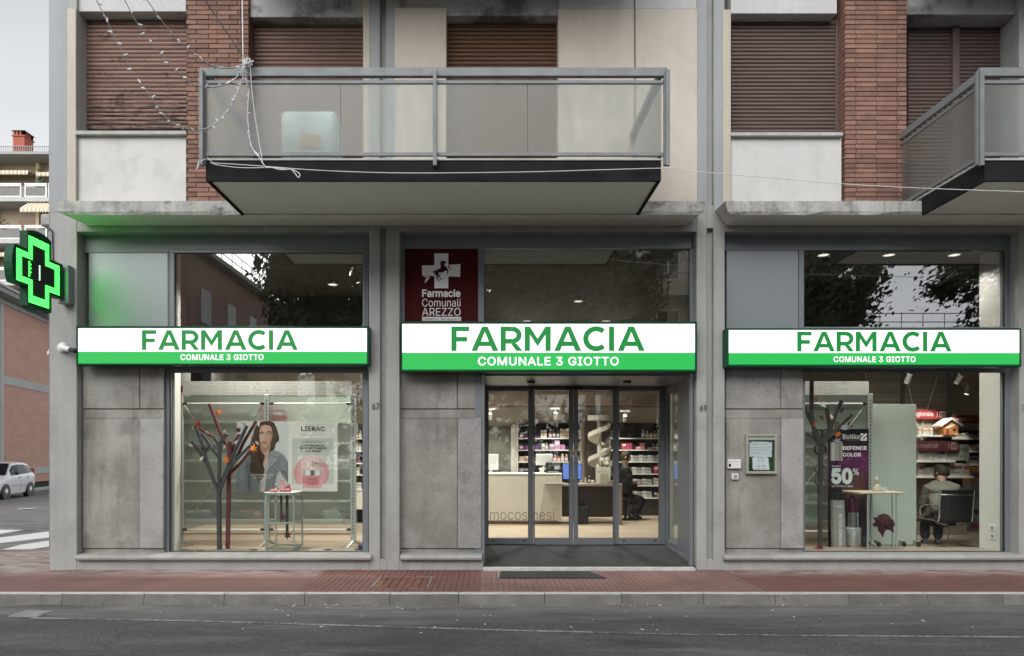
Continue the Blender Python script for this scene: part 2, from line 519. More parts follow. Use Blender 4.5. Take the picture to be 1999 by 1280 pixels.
# ================================================================== GROUND
def ground_mats():
    m, t, b = _new('asphalt')
    vec = coords(t)
    n1 = noise(t, vec, 85, 3, .7)
    n2 = noise(t, vec, .8, 7, .62)
    ng = noise(t, vec, 22, 4, .7)
    v = mul(t, mul(t, rng(t, n1, .32, .68, .2, 1.8), rng(t, n2, .3, .7, .78, 1.22)), rng(t, ng, .3, .7, .85, 1.15))
    c = N(t, 'ShaderNodeVectorMath', {0: (.064, .0642, .0645), 'Scale': v}, operation='SCALE').outputs[0]
    n3 = noise(t, coords(t, (.45, 2.4, 1)), 1.5, 9, .72)
    c = mixc(t, rng(t, n3, .53, .66, 0, .65), c, (.14, .139, .134))
    sp = N(t, 'ShaderNodeSeparateXYZ', {0: N(t, 'ShaderNodeNewGeometry').outputs['Position']})
    # grey dust and worn aggregate that gather in the gutter
    near = rng(t, sp.outputs[1], -2.35, -1.53, 0, 1)
    c = mixc(t, mul(t, near, rng(t, noise(t, coords(t, (.6, 2.6, 1)), 2.3, 9, .7), .36, .60, .30, .95)), c, (.20, .197, .187))
    scuff = noise(t, coords(t, (.35, 4.5, 1)), 1.9, 8, .75)
    c = mixc(t, mul(t, rng(t, sp.outputs[1], -2.7, -1.9, .25, 1), rng(t, scuff, .60, .70, 0, .75)), c, (.24, .238, .23))
    dk = noise(t, coords(t, (.5, 1.8, 1)), 1.1, 7, .62)
    c = mixc(t, rng(t, dk, .53, .66, 0, .7), c, (.03, .03, .032))
    # hairline cracks
    vo = N(t, 'ShaderNodeTexVoronoi', {'Vector': N(t, 'ShaderNodeVectorMath', {0: vec, 1: N(t, 'ShaderNodeVectorMath', {0: N(t, 'ShaderNodeTexNoise', {'Vector': vec, 'Scale': 3.0, 'Detail': 5}).outputs[1], 'Scale': .35}, operation='SCALE').outputs[0]}, operation='ADD').outputs[0], 'Scale': .75}, feature='DISTANCE_TO_EDGE')
    crk = mul(t, rng(t, vo.outputs[0], .0, .007, 1, 0), rng(t, noise(t, vec, .9, 2), .56, .64, 0, .6))
    c = mixc(t, crk, c, (.02, .02, .02))
    t.links.new(c, b.inputs['Base Color'])
    b.inputs['Roughness'].default_value = .85
    bn = N(t, 'ShaderNodeBump', {'Height': n1, 'Strength': .5, 'Distance': .006})
    t.links.new(bn.outputs[0], b.inputs['Normal'])
    for nm, col, thr, wear in (('worn_white_paint', (.40, .40, .39), .50, .7), ('crossing_paint', (.66, .66, .65), .36, .95)):
        m2, t2, b2 = _new(nm)
        v2 = coords(t2)
        nn = noise(t2, v2, 24, 6, .75)
        nb = noise(t2, v2, 1.7, 3, .6)
        f = rng(t2, N(t2, 'ShaderNodeMath', {0: mul(t2, nn, .7), 1: mul(t2, nb, .3)}, operation='ADD').outputs[0], thr - .06, thr + .05, 0, wear)
        t2.links.new(mixc(t2, f, (.066, .066, .066), col), b2.inputs['Base Color'])
        b2.inputs['Roughness'].default_value = .8
    for nm, col, thr in (('pavement_red', (.178, .094, .083), .6), ('pavement_pink', (.215, .125, .11), .6), ('pavement_dark_red', (.165, .079, .066), .6)):
        m3, t3, b3 = _new(nm)
        v3 = coords(t3)
        val = mul(t3, rng(t3, noise(t3, v3, 1.3, 6, .6), .3, .7, .8, 1.2), rng(t3, noise(t3, v3, 90, 3), .3, .7, .86, 1.14))
        c3 = N(t3, 'ShaderNodeVectorMath', {0: col, 'Scale': val}, operation='SCALE').outputs[0]
        sp3 = N(t3, 'ShaderNodeSeparateXYZ', {0: N(t3, 'ShaderNodeNewGeometry').outputs['Position']})
        wall = rng(t3, sp3.outputs[1], -.55, -.03, 0, 1)          # pale mortar and dust along the foot of the wall
        c3 = mixc(t3, mul(t3, wall, rng(t3, noise(t3, coords(t3, (1, 2, 1)), 3.0, 6, .65), .36, .58, 0, .9)), c3, (.37, .335, .315))
        c3 = mixc(t3, rng(t3, noise(t3, coords(t3, (.8, 2.4, 1)), 3.2, 6, .7), .62, .72, 0, .6), c3, (.09, .055, .05))
        t3.links.new(c3, b3.inputs['Base Color'])
        b3.inputs['Roughness'].default_value = .72
        bn = N(t3, 'ShaderNodeBump', {'Height': noise(t3, v3, 120, 4), 'Strength': .35, 'Distance': .006})
        t3.links.new(bn.outputs[0], b3.inputs['Normal'])
ground_mats()
M_ASPH, M_WORN, M_ZEBRA = MATS['asphalt'], MATS['worn_white_paint'], MATS['crossing_paint']
M_PAV, M_PAV2, M_PAV3 = MATS['pavement_red'], MATS['pavement_pink'], MATS['pavement_dark_red']
M_GROUT = pbr('paver_joint', (.22, .165, .148), .95, var=.25, scale=4, fine=.1)
M_PAVER = pbr('clinker_paver', (.20, .112, .099), .75, var=.2, scale=1.4, bump=.2, bscale=150, fine=.12, dirt=.70, dscale=2.0, dcol=(.13, .07, .06))
M_PAVER_D = pbr('clinker_paver_dark', (.172, .082, .069), .75, var=.16, scale=1.6, bump=.2, bscale=150, fine=.12)
M_COVER = pbr('orange_clinker', (.185, .082, .058), .75, var=.12, scale=3, rand=.12, bump=.2)
M_IRON = pbr('pale_iron', (.24, .24, .235), .7, var=.3, scale=8, bump=.4, fine=.12)

RZ = -.11
KY = -1.512
g = MB()
g.add([(-140, -60, RZ), (120, -60, RZ), (120, KY, RZ), (-140, KY, RZ)], [(0, 1, 2, 3)])
def side_z(y): return RZ - .45 * min(1, max(0, (y - 7) / 12.0))       # the side street falls away a little
ys_ = [KY, 1.66, 7, 10, 13, 16, 19, 40, 120, 260]
for ya_, yb_ in zip(ys_, ys_[1:]):
    xr = -12.5 if yb_ <= 1.66 else -5.6
    g.add([(-140, ya_, side_z(ya_)), (xr, ya_, side_z(ya_)), (xr, yb_, side_z(yb_)), (-140, yb_, side_z(yb_))], [(0, 1, 2, 3)])
g.add([(-12.5, KY, RZ - .004), (120, KY, RZ - .004), (120, 1.66, RZ - .004), (-12.5, 1.66, RZ - .004)], [(0, 1, 2, 3)])
g.add([(-5.6, 1.66, RZ - .004), (120, 1.66, RZ - .004), (120, 260, RZ - .004), (-5.6, 260, RZ - .004)], [(0, 1, 2, 3)])
road = g.build('road', M_ASPH, kind='structure')
# faded edge line of the carriageway
ln = MB()
pl = [(60, 1206), (350, 1211), (700, 1221), (1000, 1230), (1350, 1238), (1700, 1241), (1999, 1243), (2300, 1246)]
for (xa, ya), (xb, yb) in zip(pl, pl[1:]):
    a, b_ = G(xa, ya, RZ + .004), G(xb, yb, RZ + .004)
    ln.add([a - Vector((0, .022, 0)), b_ - Vector((0, .022, 0)), b_ + Vector((0, .022, 0)), a + Vector((0, .022, 0))], [(0, 1, 2, 3)])
ln.build('road_marking', M_WORN, road)
for q in ([(-60, 1040), (-20, 1033.5), (46, 1034), (0, 1042)], [(-60, 1064), (0, 1060), (96, 1049), (150, 1040), (150, 1028), (96, 1037), (0, 1049), (-60, 1056)],
          [(4, 1072.5), (60, 1072), (96, 1066.5), (160, 1056), (160, 1046), (96, 1055), (40, 1063)]):
    MB().add([G(x, y, RZ + .004) for x, y in q], [tuple(range(len(q)))]).build('crossing_stripe', M_ZEBRA, road)
MB().add([(u.x, u.y, side_z(u.y) + .02) for u in [G(x, y, RZ - .25) for x, y in ((34, 994), (70, 990), (74, 991), (38, 996))]], [(0, 1, 2, 3)]).build('road_marking', M_ZEBRA, road)

# pavement ----------------------------------------------------------------
KT = -1.40           # back edge of the kerb stones
pav = thing('pavement', (0, 0, RZ), kind='structure')
XP0, XP1, XP2 = -2.05, -.085, 2.98
s = MB()
s.box(-12.5, XP0, KT, .06, RZ, 0)
s.box(-12.5, -5.49, .06, 1.66, RZ, 0)
s.build('paving_slab', M_PAV, pav)
MB().box(XP2 + .02, 40, KT, .06, RZ, 0).build('paving_slab', M_PAV3, pav)
MB().box(XP0, XP2 + .02, KT, .06, RZ, -.008).build('paving_bed', M_GROUT, pav)
pv = MB()
rr = random.Random(3)
PL, PW = .196, .0655
holes = [(-1.28, -.66, -1.13, -.50)]
for i in range(int((XP2 - XP0) / PW) + 1):
    x0 = XP0 + i * PW
    y = KT - rr.choice((0, .5)) * PL * (i % 2)
    while y < .05:
        ya, yb = max(y, KT), min(y + PL, .055)
        cx, cy = x0 + PW / 2, (ya + yb) / 2
        if yb - ya > .02 and not any(h[0] < cx < h[1] and h[2] < cy < h[3] for h in holes):
            dz = rr.uniform(-.0016, .0012)
            pv.box(x0 + .002, x0 + PW - .002, ya + .003, yb - .003, -.02, dz, .0015, mi=0 if x0 > XP1 else 1)
        y += PL
pv.build('paver', [M_PAVER, M_PAVER_D], pav, kind='stuff')
x = -13.0
k0 = None
while x < 14:
    L = .86 + rr.uniform(-.14, .06)
    kb = MB()
    kb.hexa([(x + .003, KY, RZ - .02), (x + L - .003, KY, RZ - .02), (x + L - .003, KT, RZ - .02), (x + .003, KT, RZ - .02)],
            [(x + .003, KY + .022, -.004 + rr.uniform(-.003, .003)), (x + L - .003, KY + .022, -.004 + rr.uniform(-.003, .003)), (x + L - .003, KT, .001), (x + .003, KT, .001)])
    o = kb.build('kerb_stone', [M_KERB], pav)
    kt = MB()
    kt.box(x + .003, x + L - .003, KY + .026, KT - .002, -.01, .0045, .002)
    kt.build('kerb_worn_top', M_KERB_TOP, pav)
    x += L

# inspection cover with its own inlaid clinker pieces
cv = thing('inspection_cover', (-.97, -.8, 0), 'square inspection cover inlaid with orange clinker in the red pavement', 'manhole cover')
fr = MB()
for a in ((-1.285, -1.265, -1.13, -.5), (-.675, -.655, -1.13, -.5)):
    fr.box(*a, -.02, .003)
fr.build('frame', M_IRON, cv)
MB().box(-1.265, -.675, -1.13, -.5, -.03, -.008).build('tray', M_GROUT, cv)
pm = MB().box(-.038, .038, -.096, .096, -.012, .003, .002).mesh('brick', M_COVER)
for i in range(7):
    for j in range(3):
        put('brick', pm, cv, (-1.222 + i * .0838, -1.03 + j * .209, -.002))

# mat let into the pavement in front of the door
dm = thing('door_mat', (.76, -.4, 0), 'charcoal mat on the pavement in front of the glass entrance', 'doormat')
MB().prism([(.135, -.62), (1.40, -.62), (1.26, -.16), (.17, -.16)], .002, .012, 'z').build('mat', M_MAT, dm)
MB().box(.12, .135, -.62, -.16, .002, .015).build('edge_strip', M_STEEL, dm)
# drain in the gutter, far left
gd = thing('gutter_drain', G(62, 1197, RZ), 'worn pale drain cover in the gutter below the corner of the building', 'drain cover')
q = [G(*p, RZ + .006) for p in ((14, 1203), (74, 1203), (104, 1192), (50, 1190))]
MB().hexa([v - Vector((0, 0, .03)) for v in q], q).build('plate', M_IRON, gd)
q2 = [G(*p, RZ + .009) for p in ((30, 1201), (70, 1201), (94, 1193.5), (56, 1192.5))]
MB().hexa([v - Vector((0, 0, .03)) for v in q2], q2).build('lid', M_IRON, gd)
# leaf litter and crumbs along the kerb
M_LITTER = pbr('dry_leaf', (.30, .17, .08), .8, var=.3, scale=30, rand=0)
M_CRUMB = pbr('pale_crumb', (.6, .6, .58), .8, var=.1)
lt = MB()
for i in range(260):
    cx = rr.choice((rr.gauss(-1.3, .25), rr.gauss(-.4, .3), rr.gauss(1.5, .25), rr.uniform(-6, 6.5), rr.gauss(-1.9, .15), rr.gauss(3.4, 1)))
    cy = KY - abs(rr.gauss(0, .05)) - .005 if i < 200 else KY - rr.uniform(0, 1.2)
    a = rr.uniform(0, 6.3)
    r = rr.uniform(.004, .017)
    pts = [Vector((cx + math.cos(a + k * 1.57) * r * (1.6 if k % 2 else .7), cy + math.sin(a + k * 1.57) * r * (1.6 if k % 2 else .7), RZ + .004 + rr.uniform(0, .008))) for k in range(4)]
    lt.add(pts, [(0, 1, 2, 3)], 1 if i >= 165 else 0)
lt.build('litter', [M_LITTER, M_CRUMB], kind='stuff')

# ================================================================== THE BUILDING
B = thing('corner_building', (0, 0, 0), 'grey corner building with brick pillars, balcony and three shop bays', 'building')
XA0, XA1 = -5.552, -5.208
XB0, XB1 = -1.506, -1.117
XC0, XC1 = 2.649, 3.006
XD0 = 6.74
TOPZ = 9.6

def pier(x0, x1, g0=None, g1=None):
    """A pier with a dark vertical groove that stops above the plinth and at the floor joint."""
    if g0 is None:
        MB().box(x0, x1, 0, .5, -.02, TOPZ, .006).build('pier', M_RENDER, B)
        return
    m = MB()
    zb, za, zu = Z(1092, 0), Z(445, 0), Z(400, 0)
    m.box(x0, g0, 0, .5, -.02, TOPZ, .006)
    m.box(g1, x1, 0, .5, -.02, TOPZ, .006)
    m.box(g0, g1, .002, .5, -.02, zb, .004)
    m.box(g0, g1, .002, .5, za, zu, .004)
    m.box(g0, g1, .07, .5, zb, za)
    m.box(g0, g1, .07, .5, zu, TOPZ)
    m.build('pier', M_RENDER, B)

pier(XA0, XA1)
pier(XB0, XB1, X(742, 0), X(754, 0))
pier(XC0, XC1, X(1380, 0), X(1393, 0))
pier(XD0, XD0 + .36)
# blue-grey coat on the upper part of the piers, a skin 4 mm thick
for a, b_ in ((XA0 - .004, X(133, 0)), (X(722, 0), X(741, 0)), (X(755, 0), X(769, 0)), (X(1362, 0), X(1379.5, 0)), (X(1393.5, 0), X(1411, 0))):
    MB().box(a, b_, -.004, .0, 4.535, TOPZ).build('pier_coat', M_RENDER_UP, B)
# shell behind the facade
sh = MB()
sh.box(XA0, XA0 + .2, .5, 8.4, -.02, TOPZ)
sh.box(XA0, 12, 8.2, 8.4, -.02, TOPZ)
sh.box(XA0, 12, .5, 8.2, 4.32, 4.5)
sh.box(XA0, 12, 0, 8.4, TOPZ, TOPZ + .2)
sh.box(XA0 + .2, 12, .46, .6, 4.5, TOPZ)
sh.box(XD0 + .36, 12, 0.02, .46, -.02, TOPZ)
sh.box(11.8, 12, .5, 8.2, -.02, TOPZ)
sh.build('wall', M_RENDER, B)
# beams over the shop windows, plinths under them
for x0, x1 in ((XA1, XB0), (XB1, XC0), (XC1, XD0)):
    MB().box(x0, x1, .002, .46, 4.285, 4.56, .006).build('beam', M_RENDER, B)
for x0, x1, door in ((XA1, XB0, 0), (XB1, -.06, 0), (XC1, XD0, 0)):
    MB().box(x0, x1, .002, .16, -.02, .125, .004).build('plinth', M_RENDER, B)
# moulded sills, piece by piece
def sill(x0, x1, L):
    n = max(1, round((x1 - x0) / L))
    for i in range(n):
        a, b_ = x0 + (x1 - x0) * i / n, x0 + (x1 - x0) * (i + 1) / n
        prof = [(.16, .125), (-.045, .125), (-.062, .138), (-.066, .160), (-.050, .182), (-.030, .192), (.16, .200)]
        MB().prism(prof, a + .0012, b_ - .0012, 'x').build('sill', M_SILL, B)
sill(X(146, -.06), X(724, -.06), .31)
sill(X(781, -.06), X(941, -.06), .31)
sill(X(1414, -.06), X(1999, -.06) + .5, .62)

# concrete cladding beside the windows
def cladding(a, b_, c, rough, mtop=None, mbig=None):
    """x limits a..c in pixels split at b_; at the plane Y = .10."""
    Y = .10
    xa, xb, xc = X(a, Y), X(b_, Y), X(c, Y)
    z = lambda py: Z(py, Y)
    MB().box(xa - .1, xc, Y + .035, .34, .2, 2.95).build('wall', M_CONC_DK, B)
    box('concrete_panel', xa, xb - .004, Y, Y + .034, z(797.5), z(715), mtop or M_CONC, B, .006)
    box('concrete_panel', xb + .004, xc, Y + .004, Y + .034, z(797.5), z(715), M_CONC, B, .006)
    box('concrete_panel', xa, xc, Y + .012, Y + .034, z(816), z(799), M_CONC, B, .003)
    box('concrete_panel', xa, xb - .002, Y, Y + .034, z(1070), z(816.6), mbig or M_CONC, B, .006)
    box('concrete_panel', xb + .002, xc, Y - .012, Y + .034, z(1070), z(816.6), rough, B, .006)
    box('concrete_panel', xa, xc, Y + .02, Y + .034, z(1088), z(1071), M_CONC, B, .003)
cladding(161, 272.5, 319.5, M_CONC_PIT)
cladding(781, 893, 940, M_CONC_ROUGH)
cladding(1417, 1524, 1568, M_CONC_PIT, M_CONC_ROUGH)

# ------------------------------------------------------------------ shop windows
WY = .15
def frame_ring(m, x0, x1, z0, z1, l, r, b_, t_, y0, y1, c=.003):
    m.box(x0, x0 + l, y0, y1, z0, z1, c)
    m.box(x1 - r, x1, y0, y1, z0, z1, c)
    m.box(x0 + l - .001, x1 - r + .001, y0 + .001, y1 - .001, z0, z0 + b_, c)
    m.box(x0 + l - .001, x1 - r + .001, y0 + .001, y1 - .001, z1 - t_, z1, c)

def pane(parent, x0, x1, z0, z1, y, m=M_GLASS, name='pane'):
    g_ = .006
    k = MB()
    frame_ring(k, x0, x1, z0, z1, g_, g_, g_, g_, y - .012, y + .012, 0)
    o = MB().box(x0 + .004, x1 - .004, y - .004, y + .004, z0 + .004, z1 - .004).build(name, m, parent)
    k.build('gasket', M_GASKET, parent)
    return o

def shop_window(pl_, xl, xg, xr, yt, ytg, upper_panel, pm_, xlow):
    """Upper light with a blind panel beside it, and the big display pane below."""
    win = MB()
    z = lambda py: Z(py, WY)
    x = lambda px: X(px, WY)
    # head band, mullion, jambs
    win.box(x(pl_) - .1, x(xr) + .07, WY, WY + .10, z(ytg) , 4.30, .003)
    win.box(x(xl), x(xg), WY + .003, WY + .10, 2.6, z(ytg), .003)
    win.box(x(xr), x(xr) + .07, WY + .002, WY + .10, .19, z(ytg) + .02, .003)
    win.box(x(xlow - 10), x(xlow), WY + .001, WY + .10, .19, 2.62, .003)
    win.box(x(xlow), x(xr), WY + .002, WY + .10, .19, z(1077), .003)
    win.box(x(xlow), x(xr), WY + .003, WY + .10, z(726), z(638), .003)
    w_ = win.build('shop_window', M_FRAME if pl_ < 1000 else M_FRAME_DK, B)
    OFF[w_.name] = Vector((0, 0, 0))
    box('blind_panel', x(pl_), x(xl) - .004, WY + .012, WY + .05, 2.6, z(ytg + (-9 if pl_ < 1000 else -1)) - .004, pm_, w_, .003)
    pane(w_, x(xg), x(xr), 2.6, z(ytg), WY + .03, M_GLASS_UP)
    pane(w_, x(xlow), x(xr), z(1077), z(726), WY + .03, M_GLASS)
    for px in (xlow + 13, (xlow + xr) / 2 + 2, xr - 12):
        box('drain_cap', x(px) - .021, x(px) + .021, WY - .004, WY + .002, z(1083), z(1080), M_BLACK, w_, .001)
    return w_
W1 = shop_window(172, 330, 340, 708, 462, 493, None, M_PANEL, 330)
# outer bead of the left upper light
bd = MB()
frame_ring(bd, X(327, WY), X(714, WY), 2.6, Z(485, WY), .012, .012, .012, .012, WY - .008, WY)
bd.build('bead', M_FRAME, W1)
W3 = shop_window(1419, 1560, 1570, 1963, 465, 488, None, M_PANEL_DK, 1572)

# the middle bay: head, maroon board and upper light
z = lambda py: Z(py, WY)
x = lambda px: X(px, WY)
m = MB()
m.box(x(781), x(1351), WY, WY + .1, z(485), 4.30, .003)
m.box(x(780) - .05, x(790), WY + .001, WY + .1, 2.6, z(485), .003)
m.box(x(933.5), x(945), WY + .002, WY + .1, 2.6, z(485), .003)
m.box(x(1347), x(1352) + .05, WY + .001, WY + .1, 2.52, z(485), .003)
m.box(x(945), x(1347), WY + .003, WY + .1, 2.52, 2.85, .003)
W2 = m.build('shop_window', M_FRAME_DK, B)
OFF[W2.name] = Vector((0, 0, 0))
pane(W2, x(945), x(1347), 2.72, z(486), WY + .03, M_GLASS_UP)
MB().box(x(781), x(940), WY + .1, .30, 2.6, 4.3).build('wall', M_CONC_DK, B)
MB().box(x(165), x(328), WY + .1, .30, 2.6, 4.3).build('wall', M_CONC_DK, B)
MB().box(x(1415), x(1560), WY + .1, .30, 2.6, 4.3).build('wall', M_CONC_DK, B)

# maroon board of the municipal pharmacies: cross with a rearing horse and four lines of text
bo = thing('maroon_board', (x(861), WY, 2.6), 'dark maroon board with a white cross and rearing horse above the lettering', 'sign')
box('board', x(790), x(933), WY + .004, WY + .04, 2.6, z(484.5), M_MAROON, bo, .002)
CR = lambda u, v: (x(780 + u / 7.53), z(470 + v / 7.53))        # read off an enlargement of the board
yb = WY + .004
def flat(pts, m_, d0, d1, name):
    return MB().prism([CR(*p) for p in pts], yb - d1, yb - d0, 'y').build(name, m_, bo)
flat([(511, 182), (716, 182), (716, 352), (896, 338), (889, 528), (716, 520), (716, 695), (511, 695), (511, 516), (331, 508), (331, 362), (511, 356)], M_TXT_W, 0, .002, 'cross')
flat([(338, 516), (436, 522), (440, 556), (392, 534)], M_TXT_W, 0, .002, 'ribbon_fold')
flat([(384, 548), (430, 560), (368, 624)], M_TXT_W, 0, .002, 'ribbon_fold')
flat([(604, 300), (640, 286), (664, 296), (690, 322), (686, 336), (664, 330), (652, 338), (668, 362), (690, 384), (702, 404), (700, 422), (668, 440), (640, 462), (612, 466), (590, 460),
      (570, 474), (578, 500), (568, 520), (548, 512), (528, 476), (526, 440), (548, 420), (580, 408), (602, 398), (606, 366), (598, 332)], M_MAROON, .002, .003, 'horse')
for q in ([(690, 420), (722, 418), (718, 450), (706, 480), (690, 486), (700, 456), (700, 438), (672, 440)], [(704, 388), (722, 366), (742, 372), (760, 426), (748, 424), (734, 386), (716, 394)],
          [(566, 500), (572, 530), (548, 544), (584, 574), (596, 588), (574, 584), (536, 548), (544, 520)], [(590, 472), (604, 486), (588, 528), (620, 560), (626, 572), (610, 570), (572, 532), (584, 500)],
          [(530, 446), (508, 434), (490, 446), (494, 466), (510, 476), (520, 500), (538, 516), (544, 500), (520, 470), (534, 462)]):
    flat(q, M_MAROON, .0025, .0033, 'horse')
def btext(s_, y0, y1, bold, sp=1.0, x0=331, x1=897, mm=M_TXT_W, d=.002):
    a, b_ = CR(x0, y1), CR(x1, y0)
    text(s_, a[0], b_[0], a[1], b_[1], yb - (0 if mm is M_TXT_W else .002), mm, bo, bold=max(bold, 0), spacing=sp, depth=d)
btext('Farmacie', 709, 826, .028)
btext('Comunali', 847, 966, -.004)
btext('AREZZO', 984, 1100, -.006)
flat([(331, 1116), (902, 1116), (902, 1174), (331, 1174)], M_TXT_W, 0, .002, 'strip')
btext('Obiettivo Benessere', 1124, 1168, 0, x0=342, x1=886, mm=M_MAROON)

# ------------------------------------------------------------------ recessed entrance
DY, FZ = 1.53, .12
RX0, RX1 = -.05, 2.645
MB().prism([(0.02, -.02), (0.02, .034), (DY + .1, FZ), (DY + .1, -.02)], RX0 - .02, RX1 + .02, 'x').build('entrance_ramp', M_MAT, B)
MB().box(X(943, -.05), X(1357, -.05), -.075, .018, -.02, .036, .004).build('threshold', M_KERB_TOP, B)
MB().box(RX0 - .12, RX0 - .02, .1, DY + .06, 0, 2.95, .003).build('entrance_side', M_FRAME_DK, B)
MB().box(X(941, .1), X(946, .1), .085, .15, .036, 2.55, .003).build('entrance_jamb', M_FRAME, B)
MB().box(RX0 - .02, RX1 + .02, .16, DY + .1, 2.475, 2.52, .002).build('entrance_ceiling', M_PANEL_DK, B)
MB().box(RX0 - .02, RX1 + .02, .17, DY + .1, 2.52, 2.75).build('wall', M_CONC_DK, B)
# right side: solid leaf near the street, a pane near the doors
sd = MB()
sd.box(RX1, RX1 + .06, .15, .86, .05, 2.475, .003)
sd.box(RX1, RX1 + .06, .86, 1.0 + .5, .10, .20, .003)
sd.box(RX1, RX1 + .06, .86, 1.5, 2.36, 2.475, .003)
sd.box(RX1 + .001, RX1 + .06, 1.46, 1.53, .10, 2.475, .003)
sdo = sd.build('side_light', M_FRAME, B)
OFF[sdo.name] = Vector((0, 0, 0))
MB().box(RX1 + .026, RX1 + .034, .862, 1.458, .2, 2.36).build('pane', M_GLASS, sdo)
MB().box(RX1 - .012, RX1 - .002, .15, DY, .03, .115, 0).build('skirting', M_PANEL, B)
MB().box(X(1345, .12), X(1352, .12), .09, .15, .02, 2.55, .003).build('entrance_jamb', M_FRAME, B)
# door screen
d = lambda px: X(px, DY)
dz = lambda py: Z(py, DY)
df = MB()
df.box(RX0 - .02, RX1 + .02, DY, DY + .09, dz(762), 2.475, .003)
df.box(RX0 - .02, d(953), DY + .001, DY + .09, FZ, dz(762), .003)
df.box(d(1032), d(1041), DY + .001, DY + .09, FZ, dz(762), .003)
df.box(d(1198), d(1208), DY + .001, DY + .09, FZ, dz(762), .003)
df.box(d(1288), RX1 + .02, DY + .001, DY + .09, FZ, dz(762), .003)
df.box(d(953), d(1032), DY + .002, DY + .09, FZ, dz(1051), .003)
df.box(d(1208), d(1288), DY + .002, DY + .09, FZ, dz(1051), .003)
dfo = df.build('door_screen', M_FRAME_DK, B)
OFF[dfo.name] = Vector((0, 0, 0))
for a, b_ in ((953, 1032), (1208, 1288)):
    pane(dfo, d(a), d(b_), dz(1051), dz(762), DY + .04)
    for px in (a + 10, b_ - 9):
        box('drain_cap', d(px) - .02, d(px) + .02, DY - .003, DY + .003, dz(1056.5), dz(1054), M_BLACK, dfo, .001)
for a, b_, c_, e in ((1041, 1119, 1043, 1111), (1119.5, 1198, 1127, 1196.5)):
    lf = MB()
    frame_ring(lf, d(a) + .002, d(b_) - .002, FZ + .01, dz(758), d(c_) - d(a), d(b_) - d(e), dz(1050) - FZ - .01, .03, DY - .045, DY - .004)
    lo = lf.build('sliding_door', M_FRAME, B)
    OFF[lo.name] = Vector((0, 0, 0))
    pane(lo, d(c_), d(e), dz(1050), dz(763.5), DY - .025)
    sx = 1115.5 if a < 1100 else 1122.5
    for yy, mm in ((880.5, pbr('sticker_yellow', (.35, .36, .12), .5)), (889, M_GREY_PL)):
        box('sticker', d(sx) - .024, d(sx) + .024, DY - .048, DY - .044, dz(yy + 3.6), dz(yy - 3.6), mm, lo, 0)
box('door_sensor', d(1104), d(1138), DY - .05, DY - .001, dz(760.5), dz(753), M_BLACK, B, .004)
box('call_plate', X(944, .2), X(952, .2), 1.46, 1.5, dz(917), dz(906), M_GREY_PL, B, .002)
for px in (1037, 1225.5):
    sp = MB()
    yq = .72
    sp.box(X(px - 7, yq), X(px + 7, yq), yq, yq + .09, Z(747, yq), 2.476, .004)
    so = sp.build('spot_lamp', M_BLACK, B)
box('sign_bracket', X(941, .0), X(946, .0), .06, .1, Z(746, 0), Z(729, 0), M_PANEL, B, .004)

# ------------------------------------------------------------------ ledges over the shop
def ledge(x0, x1, chamfer):
    m = MB()
    prof = [(.0, 4.364), (-.30, 4.352), (-.385, 4.366), (-.402, 4.40), (-.402, 4.525), (-.38, 4.535), (.0, 4.55)]
    n = 40
    rg = random.Random(int(abs(x0) * 100))
    vs, fs = [], []
    for i in range(n + 1):
        xx = x0 + (x1 - x0) * i / n
        for j, (yy, zz) in enumerate(prof):
            cut = 0
            if chamfer and i == 0 and j <= 3: cut = (.14 if j <= 1 else .07 if j == 2 else .02)
            if chamfer == 2 and i == n and j <= 3: cut = -(.10 if j <= 1 else .06 if j == 2 else .02)
            jit = rg.uniform(-.005, .005) if 0 < j < 6 else 0
            vs.append((xx + cut, yy + jit, zz + jit))
    k = len(prof)
    for i in range(n):
        for j in range(k):
            fs.append((i * k + j, i * k + (j + 1) % k, (i + 1) * k + (j + 1) % k, (i + 1) * k + j))
    fs.append(tuple(range(k)))
    fs.append(tuple(n * k + j for j in range(k - 1, -1, -1)))
    mi = []
    m.add(vs, fs)
    m.mi = [1 if f[1] - f[0] == 1 and f[0] % k in (0, 1) else 0 for f in fs]
    return m.build('ledge', [M_LEDGE, M_SOFFIT], B)
ledge(X(110, -.4), X(1377, -.4), 2)
ledge(X(1417, -.4), 9.5, 1)

# ------------------------------------------------------------------ upper storey
def zf(py, Y=0): return Z(py, Y)
M_TRIM = M_BEIGE_TRIM
# white spandrels with sills
box('spandrel', X(148, .03), X(363.5, .03), .03, .30, 4.50, zf(262, .03), M_WHITE, B, .004)
box('spandrel', X(1427, .03), X(1643, .03), .03, .30, 4.50, zf(263, .03), M_WHITE, B, .004)
box('window_sill', X(146, -.03), X(363, -.03), -.03, .24, zf(262, -.03), zf(254.5, -.03), M_RAIL_PALE, B, .004)
box('window_sill', X(1425, -.03), X(1646, -.03), -.03, .24, zf(264.5, -.03), zf(257.5, -.03), M_RAIL_PALE, B, .004)
# beige trims beside the windows
box('window_trim', X(131, -.02), X(148, -.02), -.02, .30, 4.53, zf(16, -.02), M_TRIM, B, .004)
box('window_trim', X(709, 0.0), X(722, 0.0), -.012, .30, 4.6, TOPZ, M_TRIM, B, .004)
box('window_trim', X(1411, -.02), X(1427, -.02), -.02, .30, 4.53, zf(18, -.02), M_TRIM, B, .004)
